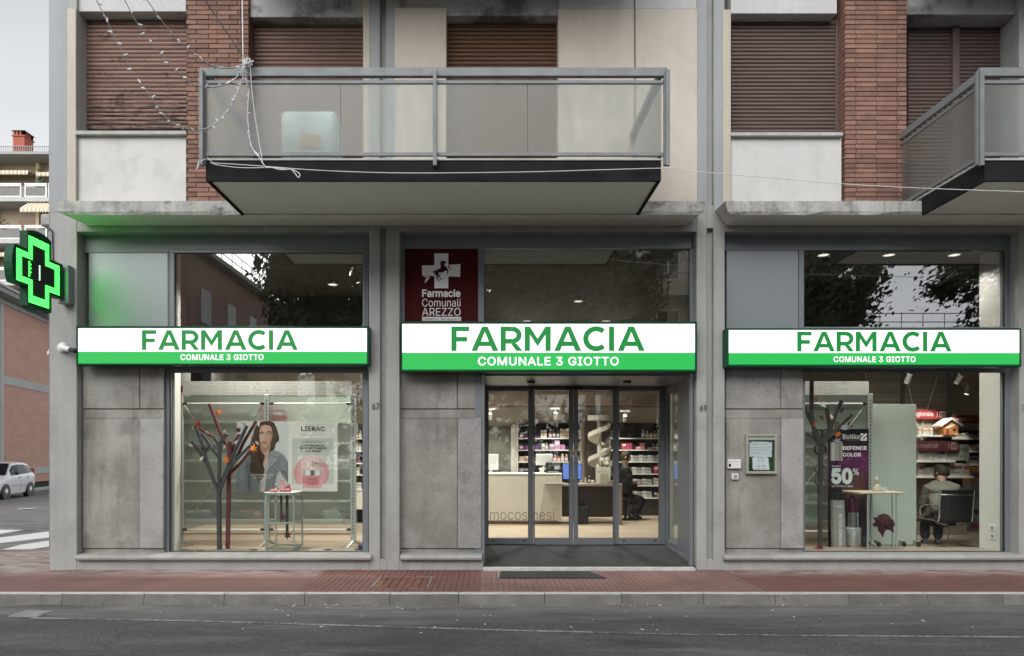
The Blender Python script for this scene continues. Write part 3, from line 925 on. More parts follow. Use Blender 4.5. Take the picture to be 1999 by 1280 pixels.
# beams (pale, some with balcony shade and soot put into the paint)
box('upper_beam', X(148, .04), X(363, .04), .04, .40, zf(22, .04), TOPZ, M_BEAM, B, .004)
box('upper_beam', X(484, .05), X(722, .05), .05, .40, zf(33, .05), TOPZ, M_SHADE_SOOT, B, .004)
box('upper_beam', X(769, .05), X(1092, .05), .05, .40, zf(30, .05), TOPZ, M_SHADE_SOOT, B, .004)
box('upper_beam', X(1092, .0), X(1362, .0), .01, .40, zf(17, .01), TOPZ, M_BEAM, B, .004)
box('upper_beam', X(1427, .04), X(1634, .04), .04, .40, zf(26, .04), TOPZ, M_BEAM, B, .004)
box('upper_beam', X(1768, .06), X(1999, .06) + 1, .06, .48, zf(28, .06), TOPZ, M_SHADE_SOOT, B, .004)
# beige walls behind the balcony
box('beige_wall', X(770, 0), X(871, 0), -.002, .40, 4.5, zf(15, 0), M_BEIGE, B, .004)
box('beige_wall', X(1090, 0), X(1361, 0), -.002, .40, 4.5, zf(17, 0), M_BEIGE, B, .004)
box('reveal', X(1956, .35), X(1990, 0), .05, .46, 4.5, zf(30, .06), M_RENDER, B, .004)

# roller shutters: slats one by one
SLATS = {}
def shutter(x0, x1, ztop, zbot, Y, mat_, pitch, guide=None):
    n = int((ztop - zbot) / pitch)
    key = (round(x1 - x0, 3), round(pitch, 4), mat_.name)
    p = MB()
    p.box(x0 - .02, x1 + .02, Y + .03, Y + .06, zbot - .05, ztop + .05)
    root = p.build('roller_shutter', M_GASKET, B)
    if key not in SLATS:
        h = pitch
        prof = [(.012, -h * .5), (-.002, -h * .47), (-.013, -h * .18), (-.013, h * .14), (-.004, h * .36), (.010, h * .40), (.016, h * .40), (.016, -h * .5)]
        SLATS[key] = MB().prism(prof, -(x1 - x0) / 2, (x1 - x0) / 2, 'x').mesh('slat', mat_)
    rg = random.Random(int(abs(x0) * 77))
    for i in range(n):
        put('slat', SLATS[key], root, ((x0 + x1) / 2, Y + rg.uniform(-.0015, .0015), zbot + pitch * (i + .5)), (rg.uniform(-.03, .03), 0, 0))
    if guide:
        for gx in guide:
            MB().box(gx, gx + .03, Y - .03, Y + .04, zbot, ztop).build('guide', mat_, root)
    return root
YS = .22
shutter(X(168, YS), X(366, YS), zf(37, YS), zf(252, YS), YS, M_SHUT_PEEL, .0545, (X(165, YS),))
shutter(X(496, YS), X(709, YS), zf(37, YS), 4.56, YS, M_SHUT_RED, .0545)
shutter(X(871, YS), X(1090, YS), zf(37, YS), 4.56, YS, M_SHUT_BRN, .0545)
shutter(X(1427, YS), X(1629, YS), zf(41, YS), zf(259, YS), YS, M_SHUT_PLUM, .050, (X(1629, YS),))
YR = .33
shutter(X(1772, YR), X(1856, YR), zf(40, YR), 4.56, YR, M_SHUT_PLUM, .050)
shutter(X(1868, YR), X(1961, YR), zf(40, YR), 4.56, YR, M_SHUT_PLUM, .050)
MB().box(X(1855.5, YR), X(1868.5, YR), YR - .05, YR + .04, 4.6, zf(38, YR), .004).build('mullion', M_SHUT_PLUM, B)

# brick pillars
def pillar(px0, px1, side, ph):
    x0, x1 = X(px0, 0), X(px1, 0)
    ph_ = .0607
    zb, zt = 4.545, 7.9
    root = MB().box(x0 + .008, x1 - .008, .010, .45, 4.5, TOPZ).build('brick_pillar', M_MORTAR, B)
    OFF[root.name] = Vector((0, 0, 0))
    L, J, H = .255, .008, .0607 - .009
    rg = random.Random(int(px0))
    cache = {}
    def bk(len_):
        k = round(len_, 3)
        if k not in cache:
            cache[k] = MB().box(-len_ / 2, len_ / 2, -.03, .03, -H / 2, H / 2, .003).mesh('brick', M_BRICK)
        return cache[k]
    sb = MB()
    n = int((zt - zb) / ph_)
    for i in range(n):
        zc = zb + ph_ * (i + .5)
        visible = zc < 7.30
        xx = x0 - (L + J) * (.5 if i % 2 else ph)
        while xx < x1:
            a, b_ = max(xx, x0), min(xx + L, x1)
            if b_ - a > .04:
                if visible:
                    put('brick', bk(b_ - a), root, ((a + b_) / 2, .03 + rg.uniform(-.002, .002), zc + rg.uniform(-.001, .001)))
                else:
                    sb.box(a, b_, 0, .06, zc - H / 2, zc + H / 2)
            xx += L + J
        # return face towards the window
        sx = x1 if side > 0 else x0
        ys = .062
        for yy in ((.07, .17), (.178, .40)) if i % 2 else ((.07, .30), (.308, .42)):
            sb.box(sx - .02 if side > 0 else sx, sx if side > 0 else sx + .02, yy[0], yy[1], zc - H / 2, zc + H / 2)
    sb.build('return_bricks', M_BRICK, root, kind='stuff')
pillar(363.5, 485, 1, .9)
pillar(1650, 1770, -1, .45)

# ------------------------------------------------------------------ balconies
def balcony(x0, x1, posts, splits, ends, lamp=None):
    """Slab with a dark edge, railing of flat bars and ribbed glass; level with the ledges; Yf is its front."""
    Yf = -1.45
    root = MB().box(x0 + .03, x1 - .03, Yf + .03, -.402, 4.372, 4.56, .003).build('balcony', M_SOFFIT, B)
    OFF[root.name] = Vector((0, 0, 0))
    e = MB()
    zt, zb = 4.562, 4.350
    e.box(x0, x1, Yf, Yf + .03, zb, zt, .003)
    if ends[0]: e.box(x0, x0 + .03, Yf + .03, -.404, zb, zt, .003)
    if ends[1]: e.box(x1 - .03, x1, Yf + .03, -.404, zb, zt, .003)
    e.build('slab_edge', M_SLAB, root)
    MB().box(x0 - .004, x1 + .004, Yf - .012, -.003, 4.563, 4.585, .004).build('slab_lip', M_RAIL_PALE, root)
    Zt1, Zt0 = zf(133, Yf), zf(150, Yf)
    r = MB()
    r.box(x0 - .06, x1 + .06, Yf - .02, Yf + .03, Zt0, Zt1, .005)
    r.build('top_rail', M_ZINC, root)
    for ex, on in ((x0, ends[0]), (x1, ends[1])):
        if on:
            MB().box(ex - .025, ex + .02, Yf + .03, -.01, Zt0 + .002, Zt1 - .002, .004).build('side_rail', M_ZINC, root)
            MB().box(ex - .012, ex + .012, Yf + .03, -.01, zf(305, Yf), zf(298, Yf), .003).build('lower_bar', M_ZINC, root)
            MB().box(ex - .012, ex + .012, Yf + .03, -.01, zf(164, Yf), zf(157.5, Yf), .003).build('middle_bar', M_ZINC, root)
            MB().box(ex - .004, ex + .004, Yf + .04, -.02, zf(298, Yf), zf(163.5, Yf)).build('glass_panel', M_BALC, root)
    MB().box(x0 - .02, x1 + .02, Yf - .014, Yf + .014, zf(164, Yf), zf(157.5, Yf), .003).build('middle_bar', M_ZINC, root)
    MB().box(x0 - .02, x1 + .02, Yf - .014, Yf + .014, zf(305, Yf), zf(298, Yf), .003).build('lower_bar', M_ZINC, root)
    for px in posts:
        a, w_ = X(px, Yf - .05), .021
        MB().box(a - w_, a + w_, Yf - .062, Yf - .022, zf(323, Yf - .05), zf(136, Yf - .05), .004).build('post', M_ZINC, root)
        if px < 500 or px > 1250:
            MB().box(a - .03, a + .03, Yf - .022, Yf + .02, zf(323, Yf), zf(140, Yf), .004).build('post', M_ZINC, root)
    pts = [x0 - .01] + [X(px, Yf) for px in splits] + [x1 + .01]
    for a, b_ in zip(pts, pts[1:]):
        MB().box(a + .003, b_ - .003, Yf - .004, Yf + .004, zf(298, Yf), zf(163.5, Yf)).build('glass_panel', M_BALC, root)
    return root
bal = balcony(X(401.5, -1.45), X(1290.5, -1.45), (393, 849, 1303.5), (665, 849, 1030), (1, 1))
bal2 = balcony(X(1922, -1.45), 10.2, (1917,), (2300,), (1, 0))
# the same balconies again one storey up, just above the picture: they shade the wall below them
for o in (bal, bal2):
    c_ = o.copy()
    COL.objects.link(c_)
    c_.location.z += 3.12
    for k in list(o.children):
        kc = k.copy()
        COL.objects.link(kc)
        kc.parent = c_
# splayed cheeks where the slab edge runs back to the wall are the slab_edge sides
# a pale plastic crate seen dimly through the balcony glass
ck = thing('plastic_crate', (X(612, -.6), -.6, 4.585), 'pale blue storage box standing on the balcony behind the ribbed glass', 'box')
MB().box(X(560, -.6), X(665, -.6), -.85, -.45, 4.586, zf(235, -.6), .04).build('body', pbr('pale_blue_plastic', (.52, .68, .66), .5), ck)
MB().box(X(585, -.86), X(625, -.86), -.862, -.852, zf(288, -.86), zf(262, -.86), .004).build('picture', pbr('orange_print', (.6, .42, .2), .5), ck)

# ================================================================== LIGHTED SIGNS
def stroke(pts, w_):
    """Outline of a polyline of width w_ with square ends (2-D)."""
    pts = [Vector((*p, 0)) for p in pts]
    L_, R_ = [], []
    for i, p in enumerate(pts):
        a = (p - pts[i - 1]).normalized() if i else (pts[1] - p).normalized()
        b_ = (pts[i + 1] - p).normalized() if i < len(pts) - 1 else a
        n1, n2 = Vector((-a.y, a.x, 0)), Vector((-b_.y, b_.x, 0))
        n_ = (n1 + n2).normalized()
        k = 1 / max(.4, n_.dot(n1))
        L_.append(p + n_ * (w_ / 2 * k))
        R_.append(p - n_ * (w_ / 2 * k))
    return [(q.x, q.y) for q in L_] + [(q.x, q.y) for q in reversed(R_)]

def arc(cx, cy, rx, ry, a0, a1, n):
    return [(cx + rx * math.cos(R(a0 + (a1 - a0) * i / n)), cy + ry * math.sin(R(a0 + (a1 - a0) * i / n))) for i in range(n + 1)]

def band(pts, w_):
    """Quads along a polyline: safe for curved strokes."""
    o = stroke(pts, w_)
    n = len(pts)
    return [(o[i], o[i + 1], o[2 * n - 2 - i], o[2 * n - 1 - i]) for i in range(n - 1)]

def glyph(ch):
    """Convex pieces of a geometric capital, cap height 1; returns pieces and advance width."""
    t = .205
    if ch == 'F':
        return [[(0, 0), (t, 0), (t, 1), (0, 1)], [(t, 1 - t * .93), (.70, 1 - t * .93), (.70, 1), (t, 1)], [(t, .385), (.62, .385), (.62, .385 + t * .93), (t, .385 + t * .93)]], .70
    if ch == 'I':
        return [[(0, 0), (t, 0), (t, 1), (0, 1)]], t
    if ch == 'A':
        k = .225
        return [[(0, 0), (k, 0), (.53 + .02, .80), (.53 + .115, 1), (.53 - .115, 1)][:2] + [(.53, .79), (.53, 1), (.53 - .108, 1)],
                [(1.06, 0), (1.06 - k, 0), (.53, .79), (.53, 1), (.53 + .108, 1)], [(.265, .20), (.795, .20), (.735, .385), (.325, .385)]], 1.06
    if ch == 'M':
        return [[(0, 0), (t, 0), (t, 1), (0, 1)], [(1.02 - t, 0), (1.02, 0), (1.02, 1), (1.02 - t, 1)],
                [(t, 1), (t, .67), (.51, .19), (.51, .50)], [(1.02 - t, 1), (1.02 - t, .67), (.51, .19), (.51, .50)]], 1.02
    if ch == 'R':
        p = [[(0, 0), (t, 0), (t, 1), (0, 1)], [(t, 1 - t * .93), (.44, 1 - t * .93), (.44, 1), (t, 1)], [(t, .30), (.44, .30), (.44, .30 + t * .93), (t, .30 + t * .93)],
             [(.40, .31), (.62, .31), (.86, 0), (.62, 0)]]
        p += [list(q) for q in band(arc(.44, .65, .29, .255, -90, 90, 10), t * .95)]
        return p, .86
    if ch == 'C':
        return [list(q) for q in band(arc(.50, .5, .41, .41, 47, 313, 20), t)], .86
    return [], .3

def big_word(word, x0, x1, z0, z1, Y, m_, parent, name):
    pieces, adv = [], 0
    for ch in word:
        ps, w_ = glyph(ch)
        pieces.append((adv, ps))
        adv += w_ + (.14 if ch not in 'FAR' else .085)
    adv -= .085
    for off, ps in pieces:
        mb_ = MB()
        for k, q in enumerate(ps):
            mb_.prism([(x0 + (off + u) / adv * (x1 - x0), z0 + v * (z1 - z0)) for u, v in q], Y - .004 - .0002 * k, Y - .0004, 'y')
        mb_.build(name, m_, parent)

def pharmacy_sign(px0, px1, y0, y1, wy0, wy1, gy1, lx0, lx1, ly0, ly1, sx0, sx1, sy0, sy1, wx0, wx1, label):
    Yf = -.142
    x = lambda p: X(p, Yf)
    z = lambda p: Z(p, Yf)
    t = thing('pharmacy_sign', ((x(px0) + x(px1)) / 2, -.07, z(y1)), label, 'sign', 'lighted pharmacy signs over the shop bays')
    c = MB()
    c.box(x(px0), x(px1), Yf + .03, .02, z(y1), z(y0), .008)
    frame_ring(c, x(px0), x(px1), z(y1), z(y0), x(wx0) - x(px0), x(px1) - x(wx1), z(gy1) - z(y1), z(y0) - z(wy0), Yf, Yf + .04, .006)
    c.build('case', M_SIGN_G, t)
    MB().box(x(wx0), x(wx1), Yf + .010, Yf + .03, z(wy1), z(wy0)).build('white_panel', M_LIT_W, t)
    MB().box(x(wx0), x(wx1), Yf + .010, Yf + .03, z(gy1), z(wy1) - .0005).build('green_panel', M_LIT_G, t)
    big_word('FARMACIA', x(lx0), x(lx1), z(ly1), z(ly0), Yf + .010, M_LET_G, t, 'letter')
    text('COMUNALE 3 GIOTTO', x(sx0), x(sx1), z(sy1), z(sy0), Yf + .010, M_LET_W, t, bold=.013, spacing=1.06, depth=.003)
    for k in (.12, .5, .88):
        xx = x(px0) + (x(px1) - x(px0)) * k
        MB().box(xx - .03, xx + .03, .0, .16, z(y1) + .06, z(y1) + .12).build('bracket', M_FRAME_DK, t)
    return t
pharmacy_sign(148, 720.5, 636, 712.5, 640, 686, 709, 276.5, 581, 644, 682.5, 352, 514, 691, 702.5, 151.5, 716, 'long lighted green and white sign next to the green cross, over the woman poster')
pharmacy_sign(782, 1361, 627, 726, 631.5, 688, 721, 881, 1259, 637, 684.5, 933, 1208, 696, 713, 785, 1357, 'tallest lighted green and white pharmacy sign, directly over the glass entrance doors')
pharmacy_sign(1418, 1994.5, 640, 716, 643.5, 688.5, 711, 1557, 1858.5, 647, 685.5, 1628, 1788, 695, 706.5, 1423, 1991, 'long lighted green and white pharmacy sign over the window with the seated customer')

# ================================================================== GREEN LED CROSS
cx_ = -5.345
y_far, y_near = -.17, -1.03
CW = (y_far - y_near)
cyc = (y_far + y_near) / 2
zc = Z(532, cyc)
CHh = .475
cross = thing('pharmacy_cross', (-5.30, 0, zc - CHh), 'green lighted pharmacy cross hanging out from the corner pier', 'sign')
a_, ar = .43, .215                                  # half width of the cross, half width of its arms
def cross_outline(s=1.0, bulge=True, cut=0.0):
    A, B_ = a_ * s, ar * s
    pts = []
    def arm(dirv, per):
        n = 6
        out = []
        for i in range(n + 1):
            v = -1 + 2 * i / n
            bl = (.045 * (1 - v * v)) if bulge else 0
            out.append((dirv[0] * (A + bl) + per[0] * B_ * v, dirv[1] * (A + bl) + per[1] * B_ * v))
        return out
    for dv, pr in (((1, 0), (0, 1)), ((0, 1), (-1, 0)), ((-1, 0), (0, -1)), ((0, -1), (1, 0))):
        pts += arm(dv, pr)
        pts.append((dv[0] * B_ * 1.0 + pr[0] * B_, dv[1] * B_ + pr[1] * B_))
    return [(cyc + p[0], zc + p[1]) for p in pts]
MB().prism(cross_outline(), cx_ - .03, cx_ + .045, 'x').build('case', M_SIGN_G, cross)
# raised rim
rim = MB()
o1, o2 = cross_outline(), cross_outline(.93, True)
n_ = len(o1)
for i in range(n_):
    j = (i + 1) % n_
    for (xa, xb) in ((cx_ + .045, cx_ + .062),):
        rim.hexa([(xa, *o1[i]), (xa, *o1[j]), (xa, *o2[j]), (xa, *o2[i])], [(xb, *o1[i]), (xb, *o1[j]), (xb, *o2[j]), (xb, *o2[i])])
rim.build('rim', M_SIGN_G, cross)
MB().prism(cross_outline(.935, False), cx_ + .045, cx_ + .050, 'x').build('led_board', M_LED_BG, cross)
# LEDs: three rings lit along the edge of the board, the middle dark but for a few dots
NP = 34
pit = (a_ * .90) * 2 / NP
leds, dim, pale = MB(), MB(), MB()
arm_n = NP * ar / a_ / 2
def inside(u, v, sh=0):
    A, B_ = NP / 2 - sh, arm_n - sh
    return (abs(u) <= A and abs(v) <= B_) or (abs(v) <= A and abs(u) <= B_)
for i in range(NP):
    for j in range(NP):
        u, v = i - NP / 2 + .5, j - NP / 2 + .5
        if not inside(u, v, .4): continue
        yy, zz = cyc + u * pit, zc + v * pit
        lit = not inside(u, v, 3.6)
        k = leds if lit else dim
        if not lit and ((i == 9 and 13 <= j <= 20) or (i == 10 and 14 <= j <= 20 and j % 2)): k = leds
        if not lit and i == 17 and 13 <= j <= 20: k = pale
        r = pit * (.31 if k is not dim else .22)
        k.hexa([(cx_ + .050, yy - r, zz - r), (cx_ + .050, yy + r, zz - r), (cx_ + .050, yy + r, zz + r), (cx_ + .050, yy - r, zz + r)],
               [(cx_ + .056, yy - r * .6, zz - r * .6), (cx_ + .056, yy + r * .6, zz - r * .6), (cx_ + .056, yy + r * .6, zz + r * .6), (cx_ + .056, yy - r * .6, zz + r * .6)])
leds.build('lit_led', M_LED, cross, kind='stuff')
pale.build('lit_led', M_LED_W, cross, kind='stuff')
dim.build('unlit_led', pbr('unlit_led', (.02, .03, .022), .4, fine=0), cross, kind='stuff')
text('IDEA', 0, 1, 0, 1, 0, M_TXT_GR, cross, name='maker_lettering')
# the small maker's mark sits on the sloping lower rim: turn it onto the face of the cross
mk = [o for o in cross.children if o.name.startswith('maker_lettering')][0]
for v in mk.data.vertices:
    wv = v.co + Vector(OFF[cross.name])
    yy, zz = cyc - .06 + wv.x * .13, zc - .470 + wv.z * .026
    v.co = Vector((cx_ + .064, yy, zz)) - Vector(OFF[cross.name])
brk = MB()
brk.box(X(112, -.13), X(133, -.13), -.13, -.001, Z(592, -.13), Z(516, -.13), .008)
brk.build('mounting_box', M_PANEL, cross)
for zz in (zc + .13, zc - .16):
    MB().tube([(cx_ + .02, y_far - .01, zz), (cx_ + .05, -.13, zz), (cx_ + .08, -.06, zz)], .014, 8).build('strut', M_BLACK, cross)
MB().tube([(cx_, y_far - .04, zc), (-5.33, -.08, zc)], .035, 10).build('arm', M_PANEL, cross)

# ================================================================== SMALL THINGS ON THE FACADE
cam_ = thing('security_camera', (X(128, -.06), -.03, Z(690, 0)), 'small white security camera on the corner pier at the end of the sign', 'camera')
c0 = P(124, 679, -.0)
MB().lathe((c0.x, -.001, c0.z), [(.068, 0), (.068, -.02), (.05, -.045), (.02, -.055)], 18, 'y').build('base', M_WHITE_PL, cam_, 40)
c1, c2, c3 = Vector((c0.x, -.05, c0.z)), P(136, 682, -.12), P(147, 685, -.15)
MB().tube([c1, c1 + (c2 - c1) * .3, c2, c2 + (c3 - c2) * .1], [.02, .034, .034, .03], 12).build('body', M_WHITE_PL, cam_, 40)
MB().tube([c2 + (c3 - c2) * .1, c3], [.031, .031], 12).build('hood', M_BLACK, cam_, 40)
sens = thing('alarm_sensor', (XA0 - .05, .06, Z(694, 0)), 'small white alarm sensor on the edge of the corner pier', 'sensor')
MB().box(XA0 - .06, XA0 - .001, .03, .09, Z(692, 0), Z(684, 0), .01).build('housing', M_WHITE_PL, sens)
MB().box(XA0 - .045, XA0 - .005, .04, .08, Z(684.5, 0), Z(679, 0), .008).build('bracket', M_WHITE_PL, sens)
cd = thing('conduit', (XA0 - .02, .05, 0), 'thin grey pipe running up the edge of the corner pier', 'pipe')
MB().tube([(XA0 - .014, .03, .28), (XA0 - .014, .03, 9)], .012, 8).build('pipe', M_ZINC, cd)
MB().tube([(XA0 - .012, -.012, Z(600, 0)), (XA0 - .012, -.014, Z(452, 0)), (XA0 + .02, -.016, Z(446, 0)), (XA0 + .045, -.016, Z(452, 0)), (XA0 + .05, -.012, Z(512, 0))], .007, 6).build('cable', M_BLACK, cd)
for n_txt, a, b_, c_, e in (('67', 726.5, 741, 786.5, 799), ('69', 1365.5, 1380, 790.5, 802.5)):
    hn = thing('house_number', (X((a + b_) / 2, 0), 0, Z(e, 0)), 'dark metal house number %s on the grey pier %s the entrance' % (n_txt, 'to the left of' if n_txt == '67' else 'to the right of'), 'house number')
    text(n_txt, X(a, 0), X(b_, 0), Z(e, 0), Z(c_, 0), -.006, M_NUM, hn, name='digits', bold=.012, depth=.004)
hn = thing('house_number', (X(1998, 0), 0, Z(802, 0)), 'dark metal house number on the grey pier at the far right edge', 'house number')
text('71', X(1995.5, 0), X(2009, 0), Z(802, 0), Z(790, 0), -.006, M_NUM, hn, name='digits', bold=.012, depth=.004)

# notice case with two sheets
yb = .085
x = lambda p: X(p, yb)
z = lambda p: Z(p, yb)
nb = thing('notice_case', (x(1485), yb, z(924)), 'beige metal notice case with two pinned sheets on the concrete panel', 'notice board')
M_CASE = pbr('beige_case_metal', (.33, .325, .27), .5, var=.06, fine=0)
k = MB()
frame_ring(k, x(1455), x(1516), z(925), z(847.5), .032, .032, .036, .03, yb - .035, .102, .005)
k.build('frame', M_CASE, nb)
MB().box(x(1459), x(1512), yb - .022, yb - .005, z(859.5), z(851.5), .004).build('lamp_cover', pbr('dull_pale_green', (.36, .39, .33), .5, fine=0), nb)
MB().box(x(1458), x(1513), .09, .098, z(922), z(850)).build('green_backing', pbr('green_felt', (.018, .06, .022), .9, fine=.1), nb)
M_PAPER = pbr('paper', (.66, .68, .72), .7, var=.05, fine=0)
MB().prism([(x(1462.5), z(891.5)), (x(1506.5), z(892)), (x(1507), z(862)), (x(1463), z(861.5))], .082, .0835, 'y').build('sheet', M_PAPER, nb)
MB().prism([(x(1469), z(917)), (x(1501.5), z(917)), (x(1499.5), z(892)), (x(1468.5), z(892))], .078, .0795, 'y').build('sheet', pbr('white_paper', (.78, .79, .82), .7, fine=0), nb)
for a, b_, c_, e, s_ in ((1470, 1498, 868, 866, 'TURNI FARMACIE ORARIO SETTIMANALE'), (1465, 1504, 874, 872, 'lunedi martedi mercoledi giovedi venerdi'), (1465, 1504, 879, 877, 'sabato domenica festivi aperto chiuso'), (1466, 1485, 885, 883, 'notturno diurno')):
    text(s_, x(a), x(b_), z(c_), z(e), .082, M_TXT_GR, nb, depth=.001)
for a, b_, c_, e, s_ in ((1478, 1491, 895.5, 893.3, 'ORARIO'), (1476, 1493, 900.5, 898.6, 'FARMACIA'), (1477.5, 1493.5, 910.5, 907.5, 'LUN - SAB'), (1475, 1496, 916, 913.7, '08.00 - 20.00')):
    text(s_, x(a), x(b_), z(c_), z(e), .078, M_TXT_DK, nb, depth=.001)
for a, b_ in ((1469.5, 891.7), (1499, 892.3), (1465, 862.3), (1502, 862.5), (1469, 916)):
    MB().lathe((x(a), .076, z(b_)), [(.008, 0), (.008, -.006), (.003, -.01)], 8, 'y').build('pin', M_BLACK, nb)
MB().box(x(1458.5), x(1512.5), .062, .066, z(921.5), z(851)).build('pane', M_GLASS, nb)
for nm, lab, a, b_, c_, e, inner in (('intercom', 'white plastic intercom plate with a dark corner on the stained panel', 1419.5, 1446, 914.5, 896.5, (1421.5, 1426, 911, 905)), ('door_bell', 'small square white bell push below the intercom plate', 1428, 1441, 936, 924, None)):
    ib = thing(nm, (x((a + b_) / 2), yb, z(c_)), lab, 'intercom' if nm == 'intercom' else 'door bell')
    MB().box(x(a), x(b_), yb - .02, .1, z(c_), z(e), .006).build('plate', M_WHITE_PL, ib)
    if inner:
        MB().box(x(inner[0]), x(inner[1]), yb - .0225, yb - .015, z(inner[2]), z(inner[3]), .002).build('lens', M_BLACK, ib)
        MB().box(x(1421), x(1444.5), yb - .0215, yb - .015, z(901.2), z(900.6)).build('seam', M_GREY_PL, ib)
    else:
        MB().box(x(1431), x(1438.5), yb - .023, yb - .015, z(933.5), z(926.5), .002).build('button', M_GREY_PL, ib)

# ================================================================== WIRES AND STRING LIGHTS
YW = -1.525
def ln_pts(pts, ya, yb_):
    n = len(pts) - 1
    return [P(px, py, ya + (yb_ - ya) * (i / n)) for i, (px, py) in enumerate(pts)]
def smooth(pts, k=6):
    out = []
    n = len(pts)
    for i in range(n - 1):
        p0, p1, p2, p3 = pts[max(i - 1, 0)], pts[i], pts[i + 1], pts[min(i + 2, n - 1)]
        for j in range(k):
            t = j / k
            out.append(.5 * ((2 * p1) + (p2 - p0) * t + (2 * p0 - 5 * p1 + 4 * p2 - p3) * t * t + (3 * p1 - p0 - 3 * p2 + p3) * t ** 3))
    out.append(pts[-1])
    return out
sl = thing('string_lights', P(484, 122, YW), 'white fairy light strings gathered in a knot on the balcony rail', 'string lights')
Q = lambda u, v: (u / 2.63, v / 2.63)
strands = [
    ([Q(470, -40), Q(495, 0), Q(560, 130), Q(630, 270), Q(690, 380), Q(780, 500), Q(860, 610), Q(950, 660), Q(1015, 670), Q(1100, 640), Q(1180, 550), Q(1235, 430), Q(1265, 320)], -2.3),
    ([Q(615, -40), Q(640, 0), Q(700, 110), Q(790, 230), Q(890, 350), Q(990, 430), Q(1080, 447), Q(1170, 430), Q(1235, 375), Q(1268, 322)], -2.3),
    ([Q(725, -40), Q(755, 0), Q(850, 130), Q(950, 235), Q(1040, 310), Q(1110, 342), Q(1190, 350), Q(1265, 325)], -2.3),
    ([Q(1268, 325), Q(1262, 400), Q(1277, 470), Q(1270, 560), Q(1274, 640), Q(1285, 730), Q(1310, 782)], -1.525)]
bulb = MB().lathe((0, 0, 0), [(.0075, 0), (.0085, .012), (.006, .034), (.002, .04)], 6).mesh('bulb', M_BULB)
rg = random.Random(11)
for pts, ya in strands:
    w_ = smooth(ln_pts(pts, ya, YW), 8)
    MB().tube(w_, .0042, 5).build('light_cable', M_WIRE_W if ya > -1.6 else M_WIRE_G, sl)
    if ya < -1.6:                                   # a second, twisted lead near the knot reads paler
        k = int(len(w_) * .66)
        MB().tube([p + Vector((.004, -.006, .004)) for p in w_[k:]], .0035, 5).build('light_cable', M_WIRE_W, sl)
    acc, last = 0, w_[0]
    for i, p in enumerate(w_[1:]):
        acc += (p - last).length
        last = p
        near = i > len(w_) * .68
        if acc > (.048 if near else .082) * rg.uniform(.6, 1.4):
            acc = 0
            put('bulb', bulb, sl, p, (rg.uniform(.4, 2.6), rg.uniform(-1.2, 1.2), rg.uniform(0, 6)))
kn = MB()
k0 = P(484, 120, YW)
for i in range(9):
    loop = []
    a0, rr_ = rg.uniform(0, 6), rg.uniform(.02, .055)
    ax = Vector((rg.uniform(-1, 1), rg.uniform(-1, 1), rg.uniform(-1, 1))).normalized()
    u = ax.orthogonal().normalized()
    v = ax.cross(u)
    for j in range(13):
        loop.append(k0 + u * math.cos(a0 + j * .5) * rr_ + v * math.sin(a0 + j * .5) * rr_ * 1.2 + Vector((0, 0, rg.uniform(-.02, .0))))
    kn.tube(loop, .0045, 5)
kn.build('knot', M_WIRE_W, sl)
MB().tube(smooth([P(*Q(1310, 780), -1.525), P(*Q(1318, 790), -1.525), P(*Q(1328, 800), -1.525)], 3), .011, 6).build('connector', M_WHITE_PL, sl)
MB().tube(smooth([P(*Q(*q), -1.535) for q in ((1328, 800), (1345, 830), (1365, 855), (1400, 860), (1440, 870), (1490, 868), (1520, 878), (1540, 895), (1532, 910), (1515, 890), (1497, 868))], 5), .005, 5).build('lead', M_WIRE_W, sl)
MB().tube(smooth([P(*Q(*q), -1.525) for q in ((1285, 330), (1292, 450), (1310, 600), (1345, 812), (1350, 840))], 5), .004, 5).build('lead', M_WIRE_W, sl)
sc_ = thing('suspension_cable', P(484, 110, YW), 'grey cable running steeply up from the knot on the rail', 'cable')
MB().tube([P(*Q(1000, -80), -2.2), P(*Q(1245, 285), YW), P(*Q(1268, 318), YW)], .006, 6).build('cable', M_WIRE_G, sc_)
vp = thing('vertical_cable', P(474, 116, YW), 'pair of upright pale wires above the knot on the rail', 'cable')
MB().tube([P(*Q(1243, -80), YW), P(*Q(1248, 330), YW)], .006, 6).build('wire', M_WIRE_W, vp)
MB().tube([P(*Q(1232, -80), YW), P(*Q(1240, 290), YW)], .004, 6).build('wire', M_BLACK, vp)
lw_ = thing('slack_wire', P(850, 335, -1.50), 'thin wire strung along the dark balcony edge and away past the second brick pillar', 'cable')
MB().tube(smooth([P(*q, -1.50) for q in ((412, 318), (420, 318), (500, 323), (620, 332), (760, 337), (900, 337), (1040, 335), (1180, 331), (1307, 328), (1340, 333), (1500, 346), (1650, 359), (1800, 367), (1999, 374), (2200, 380))], 4), .0042, 5).build('wire', M_WIRE_W, lw_)
MB().tube(smooth([P(*q, -1.515) for q in ((405, 306), (414, 316), (422, 321), (470, 327), (530, 327), (560, 330))], 4), .004, 5).build('wire', M_WIRE_W, lw_)
MB().tube(smooth([P(*q, -1.515) for q in ((388, 313), (384, 330), (390, 318), (400, 310))], 4), .004, 5).build('tail', M_WIRE_W, lw_)
vc = thing('wall_cable', (X(1239, 0), -.02, 5), 'thin dark cable hanging down the beige wall behind the balcony', 'cable')
MB().tube([(X(1239, -.015), -.015, 9), (X(1240, -.015), -.015, 4.58)], .006, 6).build('cable', M_BLACK, vc)

